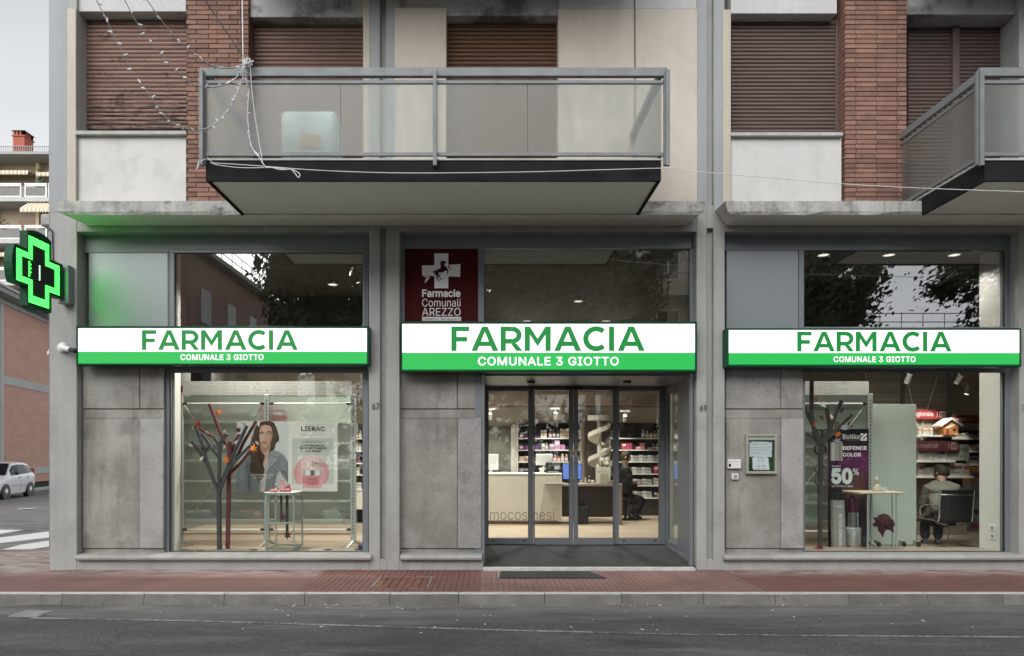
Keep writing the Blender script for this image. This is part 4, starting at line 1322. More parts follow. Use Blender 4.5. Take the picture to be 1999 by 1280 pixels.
# ================================================================== INSIDE THE SHOP
M_FLOOR, t_, b_ = _new('oak_floor')
vv = coords(t_, (1, 1, 1))
n1 = noise(t_, coords(t_, (1.6, 16, 1)), 1.4, 6)
bk_ = N(t_, 'ShaderNodeTexBrick', {'Vector': vv, 'Color1': (.40, .32, .24, 1), 'Color2': (.33, .26, .19, 1), 'Mortar': (.2, .15, .11, 1), 'Scale': 1.0, 'Mortar Size': .003, 'Brick Width': 1.2, 'Row Height': .14})
t_.links.new(mixc(t_, 1.0, bk_.outputs[0], N(t_, 'ShaderNodeCombineXYZ', {0: rng(t_, n1, .3, .7, .75, 1.2), 1: rng(t_, n1, .3, .7, .75, 1.2), 2: rng(t_, n1, .3, .7, .75, 1.2)}).outputs[0], 'MULTIPLY'), b_.inputs['Base Color'])
b_.inputs['Roughness'].default_value = .38
M_WALL_IN = pbr('warm_interior_paint', (.60, .56, .49), .8, var=.02, fine=0)
M_WALL_WHITE = pbr('white_interior_paint', (.72, .70, .65), .7, var=.02, fine=0)
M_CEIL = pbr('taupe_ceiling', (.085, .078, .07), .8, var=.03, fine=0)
M_BULK = pbr('brown_bulkhead', (.27, .215, .165), .7, var=.04, fine=0)
M_DKBACK = pbr('dark_shelf_back', (.045, .04, .038), .7, var=.1, fine=0)
M_SHELF = pbr('white_shelf', (.74, .73, .70), .45, var=.02, fine=0)
M_CREAM = pbr('cream_lacquer', (.62, .59, .53), .35, var=.02, fine=0)
M_DKWOOD = pbr('dark_wood', (.05, .038, .032), .45, var=.2, scale=4, stretch=(1, 1, 8))
M_TAUPE = pbr('taupe_wood', (.26, .21, .17), .5, var=.12, scale=4, stretch=(1, 1, 8))
M_PLASTER = pbr('plaster_spiral', (.66, .63, .56), .6, var=.04, fine=0)
M_SLATWALL = pbr('slatted_wall_board', (.30, .255, .20), .7, var=.12, scale=3, rand=.1, stretch=(.5, 1, 4))
M_BANNER = pbr('red_banner', (.27, .022, .025), .5, var=.03, fine=0)
M_RACK = pbr('rack_grey', (.40, .43, .41), .4, metal=.3, var=.04, fine=0)
M_GREENGREY = pbr('pale_green_board', (.42, .47, .43), .45, var=.04, scale=.8, fine=0)
M_LAMPW = glow('warm_lamp', (1.0, .86, .66), 6.0)
M_LAMPC = glow('neutral_lamp', (1.0, .93, .82), 1.6)

_fl = MB()
_fl.box(XA0 + .2, RX0 - .13, WY + .1, 8.2, .02, FZ)
_fl.box(RX0 - .13, RX1 + .07, DY + .11, 8.2, .02, FZ)
_fl.box(RX1 + .07, 11.8, WY + .1, 8.2, .02, FZ)
_fl.build('shop_floor', M_FLOOR, B)
MB().box(XA1 + .02, -1.1, WY + .1, .75, FZ, .185).build('window_plinth', M_FLOOR, B)
MB().box(3.02, 6.73, WY + .1, .75, FZ, .185).build('window_plinth', M_FLOOR, B)
MB().box(XA0 + .2, 11.8, WY + .1, 8.2, 4.18, 4.3).build('shop_ceiling', M_CEIL, B)
BW = 6.5                                          # back wall
MB().box(XA0 + .2, 11.8, BW, BW + .12, FZ, 4.18).build('interior_wall', M_WALL_IN, B)
MB().box(-3, 5.0, BW - .75, BW - .01, 2.50, 4.18, .004).build('bulkhead', M_BULK, B)
MB().box(-3, 5.0, BW - .95, BW - .76, 2.86, 4.18, .004).build('bulkhead', M_WALL_IN, B)
MB().box(X(323, .25), X(333, .25), .25, .40, FZ, 4.18).build('interior_wall', M_WALL_WHITE, B)
MB().box(X(330, .25), X(330, .25) + .075, .25, .42, FZ, 4.18, .003).build('interior_wall', M_WALL_WHITE, B)
MB().box(6.735, 6.95, .25, .70, FZ, 4.18, .003).build('interior_wall', M_WALL_WHITE, B)
MB().box(-1.45, -1.2, .52, 1.7, FZ, 4.18).build('interior_wall', M_WALL_IN, B)
MB().box(2.75, 2.95, .52, 1.7, FZ, 4.18).build('interior_wall', M_WALL_IN, B)
MB().box(3.0, 9.0, 2.2, 2.34, 3.35, 4.18, .004).build('bulkhead', M_CEIL, B)
MB().box(-5.2, -1.3, 3.1, 3.24, 3.30, 4.18, .004).build('bulkhead', M_CEIL, B)

# downlights: glowing discs with the lamp they stand for
def downlight(x_, y_, z_, watts, m_=None, r=.07, spread=120, ring=True):
    d_ = thing('downlight', (x_, y_, z_), None)
    OFF[d_.name] = Vector((x_, y_, z_))
    MB().lathe((x_, y_, z_ - .012), [(r * 1.25, .012), (r * 1.25, 0), (r * 1.02, -.002), (r * 1.02, .010)], 18).build('ring', M_WHITE_PL, d_, 40)
    MB().lathe((x_, y_, z_ - .004), [(r, .002), (r, -.002)], 18).build('lens', m_ or M_LAMPC, d_)
    la = bpy.data.lights.new('downlight_lamp', 'AREA')
    la.shape, la.size, la.energy, la.color, la.spread = 'DISK', r * 2, watts, (1.0, .925, .83), R(spread)
    lo = bpy.data.objects.new('downlight_lamp', la)
    COL.objects.link(lo)
    lo.parent = d_
    lo.location = (0, 0, -.03)
    return tag(d_, None, 'ceiling lamp', 'ceiling downlights of the shop')
DL = [(X(1609, .6), .62, 4.18, 'downlight behind the upper right glass, nearest the blind panel'), (X(1737, .6), .62, 4.18, 'middle downlight behind the upper right glass'), (X(1865, .6), .62, 4.18, 'downlight behind the upper right glass, nearest the pale pier')]
for a, b_, c_, lab in DL: downlight(a, b_, c_, 12)['label'] = lab
for a, b_, c_, lab, wt in ((X(421, 4.2), 4.0, 3.9, 'downlight seen through the upper left glass, beside its frame', 40), (X(635, 3.6), 3.5, 4.1, 'downlight seen through the upper left glass, under the bulkhead edge', 42),
                     (X(650, 2.2), 2.2, 4.17, 'downlight seen through the upper left glass above the poster', 70), (-3.3, .75, 4.17, 'downlight above the branch display in the left shop window', 85),
                     (-.3, 3.6, 4.17, 'downlight above the cream counter', 75), (1.6, 3.4, 4.17, 'downlight above the dark desk with flowers', 60), (2.4, 5.2, 4.17, 'downlight above the right hand wall shelves', 75),
                     (.8, 5.2, 4.17, 'downlight above the wall shelves behind the counter', 75)):
    downlight(a, b_, c_, wt * .62)['label'] = lab
# track spots
def track_spot(px, py, Y, aim, watts, label, up=.12):
    p = P(px, py, Y)
    t = thing('track_spot', p, label, 'spotlight', 'white track spotlights in the shop')
    a = Vector(aim).normalized()
    MB().tube([p + Vector((0, 0, up)), p + Vector((0, 0, .0))], .012, 8).build('stem', M_WHITE_PL, t)
    MB().box(p.x - .1, p.x + .1, Y - .02, Y + .02, p.z + up, p.z + up + .035, .004).build('track', M_WHITE_PL, t)
    MB().tube([p - a * .07, p + a * .07], [.038, .042], 14).build('barrel', M_WHITE_PL, t, 40)
    MB().tube([p + a * .0705, p + a * .073], [.036, .036], 14).build('lens', M_LAMPC, t)
    la = bpy.data.lights.new('spot_lamp', 'SPOT')
    la.energy, la.spot_size, la.spot_blend, la.color, la.shadow_soft_size = watts * .48, R(72), .5, (1.0, .91, .80), .04
    lo = bpy.data.objects.new('spot_lamp', la)
    COL.objects.link(lo)
    lo.parent = t
    lo.location = a * .09
    lo.rotation_euler = (-a).to_track_quat('Z', 'Y').to_euler()
track_spot(1773, 739, 2.0, (-.1, .5, -1), 90, 'white track spotlight over the gap beside the frosted board')
track_spot(1872, 740, 2.2, (-.25, .55, -1), 90, 'white track spotlight just over the small gingerbread house')
track_spot(1889, 762, 4.2, (-.25, .1, -1), 60, 'white track spotlight hanging before the far wall over the second red banner')
track_spot(1084, 811, 5.3, (.0, .8, -1), 80, 'white track spotlight left of the white spiral')
track_spot(957, 812, 5.3, (.0, .8, -1), 60, 'white track spotlight over the cream counter')
track_spot(1220, 816, 5.3, (.1, .8, -1), 80, 'white track spotlight right of the white spiral')

# ------------------------------------------------------------------ products
PM = {}
def pmat(col, r=.45):
    k = tuple(col)
    if k not in PM: PM[k] = pbr('pack_%d' % len(PM), col, r, var=.03, fine=0)
    return PM[k]
WHT, GRY, ORA, PNK, VIO, RED, TEA, NAV, GRN, BRN, CRM = (.70, .68, .64), (.36, .35, .32), (.62, .25, .07), (.58, .22, .25), (.20, .06, .20), (.40, .03, .05), (.30, .40, .36), (.03, .04, .09), (.05, .22, .09), (.16, .08, .05), (.60, .52, .40)
def carton(wd, dp, h, col, band_, name):
    m = MB()
    m.box(-wd / 2, wd / 2, -dp / 2, dp / 2, 0, h, .002)
    m.box(-wd * .42, wd * .42, -dp / 2 - .0012, -dp / 2 + .002, h * .56, h * .80, 0, 1)
    m.box(-wd * .36, wd * .2, -dp / 2 - .0012, -dp / 2 + .002, h * .22, h * .32, 0, 2)
    return m.mesh(name, [pmat(col), pmat(band_), M_TXT_GR])
def bottle(r, h, col, capc, name):
    m = MB()
    m.lathe((0, 0, 0), [(r * .9, 0), (r, h * .04), (r, h * .62), (r * .45, h * .72), (r * .42, h * .78)], 10)
    m.lathe((0, 0, 0), [(r * .5, h * .78), (r * .5, h * .98), (r * .4, h)], 10, mi=1)
    m.lathe((0, 0, 0), [(r * 1.012, h * .18), (r * 1.012, h * .50)], 10, mi=2)
    return m.mesh(name, [pmat(col), pmat(capc), pmat(WHT)], smooth=40)
def jar(r, h, col, capc, name):
    m = MB()
    m.lathe((0, 0, 0), [(r * .9, 0), (r, h * .08), (r, h * .6), (r * .9, h * .64)], 12)
    m.lathe((0, 0, 0), [(r * 1.02, h * .64), (r * 1.02, h * .95), (r * .9, h)], 12, mi=1)
    return m.mesh(name, [pmat(col), pmat(capc)], smooth=40)
SHAPES = {}
def shape(kind, *a):
    k = (kind,) + a
    if k not in SHAPES: SHAPES[k] = {'carton': carton, 'bottle': bottle, 'jar': jar}[kind](*a, kind)
    return SHAPES[k]
rp_ = random.Random(23)
import re
NAMED = {'white': (.70, .68, .64), 'grey': (.36, .35, .32), 'orange': (.62, .25, .07), 'pink': (.58, .22, .25), 'violet': (.20, .06, .20), 'red': (.40, .03, .05), 'pale green': (.33, .42, .37), 'navy': (.03, .04, .09), 'green': (.05, .22, .09),
         'brown': (.16, .08, .05), 'cream': (.60, .52, .40), 'lilac': (.46, .26, .46), 'rose brown': (.46, .27, .2), 'dark grey': (.2, .2, .21), 'blue': (.1, .13, .32), 'teal': (.18, .43, .34), 'olive grey': (.46, .47, .41)}
def cname(c): return min(NAMED, key=lambda k: sum((a - b_) ** 2 for a, b_ in zip(NAMED[k], c)))
ORD = ['leftmost', 'second from left', 'third from left', 'fourth from left', 'fifth from left', 'sixth from left', 'seventh from left', 'eighth from left', 'ninth from left', 'tenth from left', 'eleventh from left', 'twelfth from left']
def row(px0, px1, zshelf, Y, spec, label, group, depth=.12, cat='carton', gap=.006):
    """Products side by side on a shelf between two measured x positions; each says its colours and, among its like, its place in the row."""
    xx, x1 = X(px0, Y), X(px1, Y)
    mt = re.search(r'\b(on|low|behind|among|between|at|half|seen)\b.*', label)
    place = mt.group(0) if mt else ''
    i, made = 0, []
    while True:
        kind, a = spec[i % len(spec)]
        wd = a[0] if kind == 'carton' else a[0] * 2
        if xx + wd > x1: break
        o = put(kind, shape(kind, *a), None, (xx + wd / 2, Y + rp_.uniform(-.01, .01), zshelf), (0, 0, rp_.uniform(-.06, .06)))
        if kind == 'carton':
            d_ = '%s banded %s carton' % (cname(a[4]), cname(a[3]))
            if a[2] > .19: d_ = 'tall ' + d_
            elif a[2] < .08: d_ = 'low ' + d_
        else:
            d_ = '%s %s with %s cap' % (cname(a[2]), kind, cname(a[3]))
        made.append((o, d_, kind))
        xx += wd + gap + rp_.uniform(0, .006)
        i += 1
    for o, d_, kind in made:
        same = [q for q in made if q[1] == d_]
        k = [q[0] for q in same].index(o)
        lab = ((ORD[min(k, 11)] + ' ' if len(same) > 1 else '') + d_ + ' ' + place).strip()
        if len(lab.split()) > 16: lab = lab.replace(' from left', '')
        tag(o, lab, kind, group)

def shelf_unit(name, label, x0, x1, zs, y0, y1, ztop, back=M_DKBACK, sides=True, board=.022, mat_=M_SHELF, cat='shelving', post=M_SHELF):
    t = thing(name, ((x0 + x1) / 2, y1, FZ), label, cat)
    MB().box(x0, x1, y1 - .02, y1, FZ if cat == 'shelving' and 'glass' not in name else zs[-1] - .04, ztop).build('back_panel', back, t)
    for zz in zs:
        MB().box(x0 + .005, x1 - .005, y0, y1 - .022, zz - board, zz, .002).build('shelf', mat_, t)
    if sides:
        for sx in (x0, x1 - .02):
            MB().box(sx, sx + .02, y0 + .02, y1 - .022, FZ, ztop, .002).build('side', post, t)
    return t
# wall shelves seen through the doors
YB0, YB1 = 6.15, 6.48
zsh = [Z(py, YB0) for py in (854.5, 877.6, 900.8, 924.5, 947.3, 971.3)]
shelf_unit('wall_shelving', 'dark backed wall shelves with white boards between the grey door and the spiral', X(1010, YB0), X(1136, YB0), zsh, YB0, YB1, Z(826, YB1))
shelf_unit('wall_shelving', 'dark backed wall shelves with white boards from the spiral to the right hand side pane', X(1190, YB0), X(1345, YB0), zsh, YB0, YB1, Z(826, YB1))
for x0_, x1_ in ((1010, 1136), (1190, 1345)):
    MB().box(X(x0_, YB0), X(x1_, YB0), YB0 + .1, YB1, FZ, .5, .003).build('plinth', M_DKBACK, B)
c1_ = lambda w_, h, c, b_: ('carton', (w_, .09, h, c, b_))
bt = lambda r, h, c, k: ('bottle', (r, h, c, k))
jr = lambda r, h, c, k: ('jar', (r, h, c, k))
YP = YB0 + .07
row(1015, 1055, zsh[0], YP, [bt(.04, .13, NAV, BRN), jr(.05, .10, VIO, NAV)], 'dark bottles and jars on the top shelf behind the counter', 'dark bottles on the top counter shelf', cat='bottle')
row(1056, 1071, zsh[0], YP, [c1_(.055, .17, WHT, ORA)], 'white cartons with orange bands on the top shelf behind the counter', 'white and orange cartons on the top shelf')
row(1071, 1086, zsh[0], YP, [bt(.035, .16, PNK, VIO), bt(.035, .19, VIO, VIO)], 'pink and violet bottles on the top shelf behind the counter', 'pink bottles on the top shelf', cat='bottle')
row(1086, 1136, zsh[0], YP, [bt(.036, .18, GRN, BRN), c1_(.06, .20, CRM, ORA), c1_(.05, .18, WHT, CRM), c1_(.055, .20, CRM, ORA), c1_(.05, .19, WHT, ORA)], 'tall cream and white packs on the top shelf beside the door stile', 'cream packs on the top shelf')
row(1014, 1056, zsh[1], YP, [bt(.045, .16, VIO, NAV), jr(.06, .13, VIO, NAV)], 'dark violet bottles on the second shelf behind the counter', 'violet bottles on the second shelf', cat='bottle')
row(1057, 1072, zsh[1], YP, [c1_(.07, .14, GRY, WHT), bt(.035, .15, TEA, GRY)], 'grey packs on the second shelf behind the counter', 'grey packs on the second shelf')
row(1073, 1112, zsh[1], YP, [c1_(.10, .13, (.42, .22, .42), WHT), c1_(.11, .20, (.50, .30, .48), WHT), c1_(.10, .11, (.45, .2, .42), PNK)], 'lilac cartons on the second shelf behind the counter', 'lilac cartons on the second shelf')
row(1114, 1136, zsh[1], YP, [c1_(.06, .16, CRM, ORA), c1_(.05, .17, WHT, ORA)], 'white cartons on the second shelf between the door stiles', 'white cartons between the door stiles')
row(1014, 1050, zsh[2], YP, [c1_(.10, .11, CRM, PNK), jr(.06, .12, (.45, .28, .2), WHT)], 'small cream and rose packs on the third shelf behind the computers', 'rose packs on the third shelf')
row(1080, 1112, zsh[2], YP, [bt(.038, .15, PNK, WHT), bt(.034, .12, PNK, RED), bt(.04, .17, CRM, WHT), bt(.035, .16, (.5, .22, .16), WHT)], 'pink and cream bottles on the third shelf behind the computers', 'pink bottles on the third shelf', cat='bottle')
row(1114, 1136, zsh[2], YP, [c1_(.08, .13, WHT, CRM)], 'plain white cartons on the third shelf by the pillar', 'plain cartons on the third shelf')
row(1014, 1050, zsh[3], YP, [c1_(.09, .12, (.2, .22, .25), GRY), jr(.06, .11, NAV, GRY)], 'grey tubs on the fourth shelf behind the counter', 'grey tubs on the fourth shelf')
row(1098, 1136, zsh[5], YP, [bt(.04, .15, CRM, WHT), bt(.035, .18, NAV, WHT), c1_(.05, .16, WHT, GRY)], 'bottles on the low shelf under the desk top', 'bottles on the low shelf', cat='bottle')
row(1192, 1212, zsh[0], YP, [c1_(.05, .16, WHT, GRY), c1_(.06, .14, GRY, WHT)], 'white packs on the top shelf just right of the spiral', 'white packs right of the spiral')
row(1213, 1226, zsh[0], YP, [c1_(.16, .19, WHT, GRY)], 'wide white cartons on the top right shelf beside the mullion', 'wide white cartons on the top right shelf')
row(1227, 1240, zsh[0], YP, [c1_(.15, .11, PNK, WHT)], 'pink flat carton on the top right shelf', 'pink flat cartons on the top right shelf')
row(1240, 1248, zsh[0], YP, [bt(.045, .17, (.55, .12, .06), WHT)], 'single orange tube on the top right shelf', 'orange tubes on the top right shelf', cat='tube')
row(1252, 1290, zsh[0], YP, [bt(.042, .18, GRY, WHT), bt(.036, .15, (.25, .22, .2), WHT), bt(.034, .14, CRM, NAV), bt(.034, .15, (.4, .3, .2), WHT)], 'small grey and amber bottles on the top right shelf', 'grey and amber bottles on the top right shelf', cat='bottle')
row(1213, 1240, zsh[1], YP, [c1_(.095, .145, RED, WHT), c1_(.055, .145, RED, VIO), c1_(.055, .145, RED, VIO)], 'red cartons on the second right shelf', 'red cartons on the second right shelf')
row(1241, 1264, zsh[1], YP, [c1_(.09, .07, PNK, WHT), c1_(.09, .145, PNK, (.3, .1, .2)), c1_(.06, .12, PNK, WHT)], 'salmon cartons on the second right shelf', 'salmon cartons on the second right shelf')
row(1265, 1290, zsh[1], YP, [c1_(.08, .05, GRY, WHT), bt(.032, .13, NAV, WHT), bt(.032, .12, (.05, .12, .12), WHT)], 'dark little bottles on the second right shelf', 'dark bottles on the second right shelf', cat='bottle')
for zz, px0_, lab in ((zsh[2], 1223, 'third'), (zsh[3], 1229, 'fourth'), (zsh[4], 1231, 'fifth'), (zsh[5], 1231, 'lowest')):
    row(px0_, 1275 if lab != 'third' else 1290, zz, YP, [c1_(.056, .125, (.45, .46, .40), (.12, .13, .3)), c1_(.062, .14, WHT, GRY), c1_(.056, .13, (.50, .50, .44), (.15, .15, .3))], 'pale cartons with dark blue marks on the %s right shelf' % lab, 'pale cartons on the %s right shelf' % lab)
row(1276, 1290, zsh[3], YP, [c1_(.085, .17, RED, WHT), c1_(.05, .12, (.1, .1, .3), WHT)], 'red and blue cartons at the end of the fourth right shelf', 'red cartons on the fourth right shelf')
row(1276, 1290, zsh[4], YP, [c1_(.055, .16, CRM, GRY), c1_(.055, .15, WHT, ORA)], 'cream cartons at the end of the fifth right shelf', 'cream cartons on the fifth right shelf')
row(1276, 1290, zsh[5], YP, [c1_(.06, .13, NAV, WHT), c1_(.05, .1, ORA, WHT)], 'dark and orange packs at the end of the lowest right shelf', 'dark packs on the lowest right shelf')
for zz, sp, lab in ((zsh[0], GRY, 'top'), (zsh[1], RED, 'second'), (zsh[2], (.45, .25, .2), 'third'), (zsh[3], (.1, .14, .35), 'fourth'), (zsh[4], GRY, 'fifth'), (zsh[5], TEA, 'lowest')):
    row(1300, 1335, zz, YP, [c1_(.08, .14, sp, WHT), c1_(.06, .12, WHT, sp)], 'packs on the %s wall shelf behind the narrow side pane' % lab, 'packs behind the side pane, %s shelf' % lab)

# grey door, white post, pillar
gd_ = thing('stock_room_door', (X(972, 6.4), 6.44, FZ), 'plain grey inner door in the back wall to the left of the shelves', 'door')
MB().box(X(930, 6.44), X(997.5, 6.44), 6.44, 6.49, FZ, Z(833, 6.44), .003).build('leaf', pbr('grey_green_door', (.17, .17, .145), .5, fine=0), gd_)
MB().box(X(997.5, 6.44), X(1009, 6.44), 6.40, 6.49, FZ, Z(830, 6.44), .003).build('frame', M_WALL_WHITE, gd_)
MB().box(X(1136, 6.1), X(1146, 6.1), 6.05, 6.49, FZ, Z(820, 6.1), .003).build('pillar', M_TAUPE, B)
MB().box(X(1143, 5.9), X(1191, 5.9), 5.9, 6.3, FZ, Z(819, 5.9), .003).build('pillar', M_DKWOOD, B)
# spiral chute
YSp = 5.2
sp_ = thing('spiral_chute', (X(1170, YSp), YSp, Z(912, YSp)), 'white plaster spiral winding round a post before a dark pillar', 'spiral chute')
sx_, r0 = X(1170, YSp), .045
MB().tube([(sx_, YSp, Z(920, YSp)), (sx_, YSp, Z(818, YSp))], r0, 14).build('post', M_PLASTER, sp_, 40)
MB().lathe((sx_, YSp, Z(821, YSp)), [(.235, 0), (.235, Z(811, YSp) - Z(821, YSp))], 28).build('top_disc', pbr('grey_disc', (.28, .26, .23), .5, fine=0), sp_, 40)
hb = MB()
zt_, zb_ = Z(822, YSp), Z(914, YSp)
turns, ns = 1.95, 84
for i in range(ns + 1):
    th = R(35) - 2 * math.pi * turns * i / ns
    zz = zt_ + (zb_ - zt_) * i / ns
    for rr_, dzz in ((.04, .0), (.195, -.02), (.215, .035), (.232, .035), (.225, -.055), (.04, -.03)):
        hb.v.append((sx_ + math.cos(th) * rr_, YSp + math.sin(th) * rr_, zz + dzz))
for i in range(ns):
    for j in range(6):
        hb.f.append((i * 6 + j, i * 6 + (j + 1) % 6, (i + 1) * 6 + (j + 1) % 6, (i + 1) * 6 + j))
        hb.mi.append(0)
hb.f += [tuple(range(6)), tuple(ns * 6 + j for j in range(5, -1, -1))]
hb.mi += [0, 0]
hb.build('spiral', M_PLASTER, sp_, 50)

# cream counter
YK = 4.40
kx1 = X(1097, YK)
ct = thing('counter', (.5, YK + .3, FZ), 'cream lacquered shop counter with grey lettering along its foot', 'counter')
MB().box(-1.1, kx1, YK, YK + .62, FZ + .07, Z(926, YK), .005).build('body', M_CREAM, ct)
MB().box(-1.1, kx1 - .06, YK + .05, YK + .55, FZ, FZ + .071).build('kick_board', M_TAUPE, ct)
MB().box(-1.1, kx1 + .005, YK - .01, YK + .63, Z(926, YK) - .001, Z(924.5, YK) + .01, .004).build('top', M_SHELF, ct)
M_LETK = pbr('counter_lettering', (.30, .27, .23), .4, fine=0)
text('farmocosmesi', X(923.5, YK), X(1082.5, YK), Z(1015, YK), Z(993, YK), YK, M_LETK, ct, bold=-.012, depth=.0015)
MB().box(X(1064, YK - .1), kx1, YK - .22, YK - .001, Z(946, YK - .1), Z(944.8, YK - .1) + .02, .002).build('ledge', M_TAUPE, ct)
# things on the counter
def monitor(name, label, px0, px1, py0, py1, Y, back, screen=None):
    t = thing(name, P((px0 + px1) / 2, py1 + 8, Y), label, 'computer')
    MB().box(X(px0, Y), X(px1, Y), Y - .015, Y + .02, Z(py1, Y), Z(py0, Y), .008).build('casing', back, t)
    MB().box(X((px0 + px1) / 2, Y) - .03, X((px0 + px1) / 2, Y) + .03, Y + .021, Y + .04, Z(py1 + 6, Y), Z((py0 + py1) / 2, Y), .004).build('stand', back, t)
    MB().box(X((px0 + px1) / 2, Y) - .1, X((px0 + px1) / 2, Y) + .1, Y - .05, Y + .1, Z(py1 + 8, Y), Z(py1 + 6, Y), .003).build('foot', back, t)
    if screen:
        MB().box(X(px0, Y) + .012, X(px1, Y) - .012, Y - .0165, Y - .0155, Z(py1, Y) + .014, Z(py0, Y) - .012).build('screen', screen, t)
    return t
monitor('computer', 'white computer seen from behind at the left end of the counter', 944, 973, 886, 917, YK + .25, M_WHITE_PL)
monitor('computer', 'white computer seen from behind in the middle of the counter', 1046, 1079, 886, 908, YK + .3, M_WHITE_PL)
monitor('computer', 'dark monitor with a bright blue screen on the desk between the door stiles', 1098, 1136, 904, 936, 4.55, M_BLACK, glow('blue_screen', (.07, .13, .38), .9))
pr = thing('label_printer', P(1080, 925, YK + .25), 'black label printer on the right end of the cream counter', 'printer')
MB().box(X(1066, YK + .2), X(1096, YK + .2), YK + .2, YK + .45, Z(925, YK + .2), Z(902, YK + .2), .01).build('body', M_BLACK, pr)
MB().box(X(1082, YK + .2), X(1093, YK + .2), YK + .192, YK + .21, Z(916, YK + .2), Z(909, YK + .2), .003).build('label_slot', M_GREY_PL, pr)
MB().box(X(1070, YK + .2), X(1090, YK + .2), YK + .19, YK + .2, Z(922, YK + .2), Z(920, YK + .2), .002).build('tray', M_GREY_PL, pr)
for i, (px, wd, h, lab) in enumerate(((963, 22, .015, 'low white tray of papers on the left of the counter top'), (985, 12, .02, 'small folded white leaflet on the counter top'), (1058, 8, .10, 'upright white leaflet on the counter beside the printer'))):
    Y_ = YK + .1
    tag(MB().box(X(px - wd / 2, Y_), X(px + wd / 2, Y_), Y_, Y_ + .08, Z(924.5, YK) + .011, Z(924.5, YK) + .011 + h, .004).build('leaflet', pmat(WHT)), lab, 'leaflet')
# dark desk with flowers
YT = 4.35
dk = thing('desk', (1.8, YT + .3, FZ), 'dark desk with a taupe top and leg behind the sliding doors', 'desk')
MB().box(kx1 + .01, X(1215, YT), YT, YT + .62, Z(949, YT), Z(944.5, YT), .004).build('top', M_TAUPE, dk)
MB().box(X(1209, YT), X(1215, YT), YT + .01, YT + .60, FZ, Z(949, YT), .004).build('leg', M_TAUPE, dk)
MB().box(kx1 + .01, X(1209, YT), YT + .34, YT + .37, FZ + .12, Z(949, YT), .003).build('modesty_panel', M_DKWOOD, dk)
MB().box(X(1122, YT), X(1150, YT), YT + .06, YT + .5, FZ, Z(989, YT), .008).build('drawer_block', M_BLACK, dk)
zt_ = Z(944.5, YT)
vs_ = thing('flower_vase', (X(1183, YT + .2), YT + .2, zt_), 'clear vase of white flowers on the dark desk', 'flowers')
vx = X(1183, YT + .2)
MB().lathe((vx, YT + .2, zt_), [(.05, 0), (.055, .02), (.05, .16), (.06, .22)], 14).build('vase', M_ACRYL, vs_, 40)
fl, st_ = MB(), MB()
rf = random.Random(5)
for i in range(34):
    a, hh, rr_ = rf.uniform(0, 6.3), rf.uniform(.24, .52), rf.uniform(.02, .15)
    c_ = Vector((vx + math.cos(a) * rr_ - .02, YT + .2 + math.sin(a) * rr_, zt_ + hh))
    st_.tube([(vx, YT + .2, zt_ + .03), c_], .003, 4)
    for k in range(5):
        b1 = a + k * 1.257
        t1, t2 = Vector((math.cos(b1), rf.uniform(-.5, .5), math.sin(b1))) * .026, Vector((math.cos(b1 + .7), rf.uniform(-.5, .5), math.sin(b1 + .7))) * .026
        fl.add([c_, c_ + t1, c_ + (t1 + t2) * .95, c_ + t2], [(0, 1, 2, 3)])
for i in range(16):
    a = rf.uniform(0, 6.3)
    c_ = Vector((vx + math.cos(a) * .1, YT + .2 + math.sin(a) * .06, zt_ + rf.uniform(.12, .45)))
    st_.add([c_, c_ + Vector((.03, .01, .03)), c_ + Vector((.07, 0, .02)), c_ + Vector((.03, -.01, -.01))], [(0, 1, 2, 3)])
fl.build('petals', pbr('white_petal', (.70, .72, .62), .6, fine=0), vs_)
st_.build('stems', pbr('dark_leaf', (.05, .09, .03), .6, fine=0), vs_)
sg = thing('sign_holder', (X(1178, YT + .08), YT + .08, zt_), 'clear upright sign holder with a white card on the dark desk', 'card holder')
MB().box(X(1163, YT + .06), X(1192, YT + .06), YT + .06, YT + .064, zt_, Z(912, YT + .06), .001).build('card', pmat(WHT), sg)
MB().box(X(1162, YT + .06), X(1193, YT + .06), YT + .05, YT + .09, zt_, zt_ + .012, .002).build('foot', M_ACRYL, sg)
text('NOVITA', X(1166, YT), X(1186, YT), Z(922, YT), Z(919, YT), YT + .058, M_TXT_GR, sg)
MB().box(X(1172, YT + .02), X(1188, YT + .02), YT + .03, YT + .035, zt_, Z(925, YT + .03), .001).build('leaflet', pmat((.42, .45, .33)), sg)
for i, (px, kind, a, lab) in enumerate(((1143, 'bottle', (.018, .12, GRY, WHT), 'small grey bottle on the desk left of the vase'), (1150, 'bottle', (.022, .16, NAV, GRY), 'dark tall bottle on the desk left of the vase'), (1157, 'jar', (.03, .07, CRM, WHT), 'little cream jar on the desk beside the sign holder'), (1196, 'jar', (.03, .06, ORA, WHT), 'little orange jar on the desk right of the sign holder'))):
    tag(put(kind, shape(kind, *a), None, (X(px, YT + .12), YT + .12, zt_)), lab, kind)

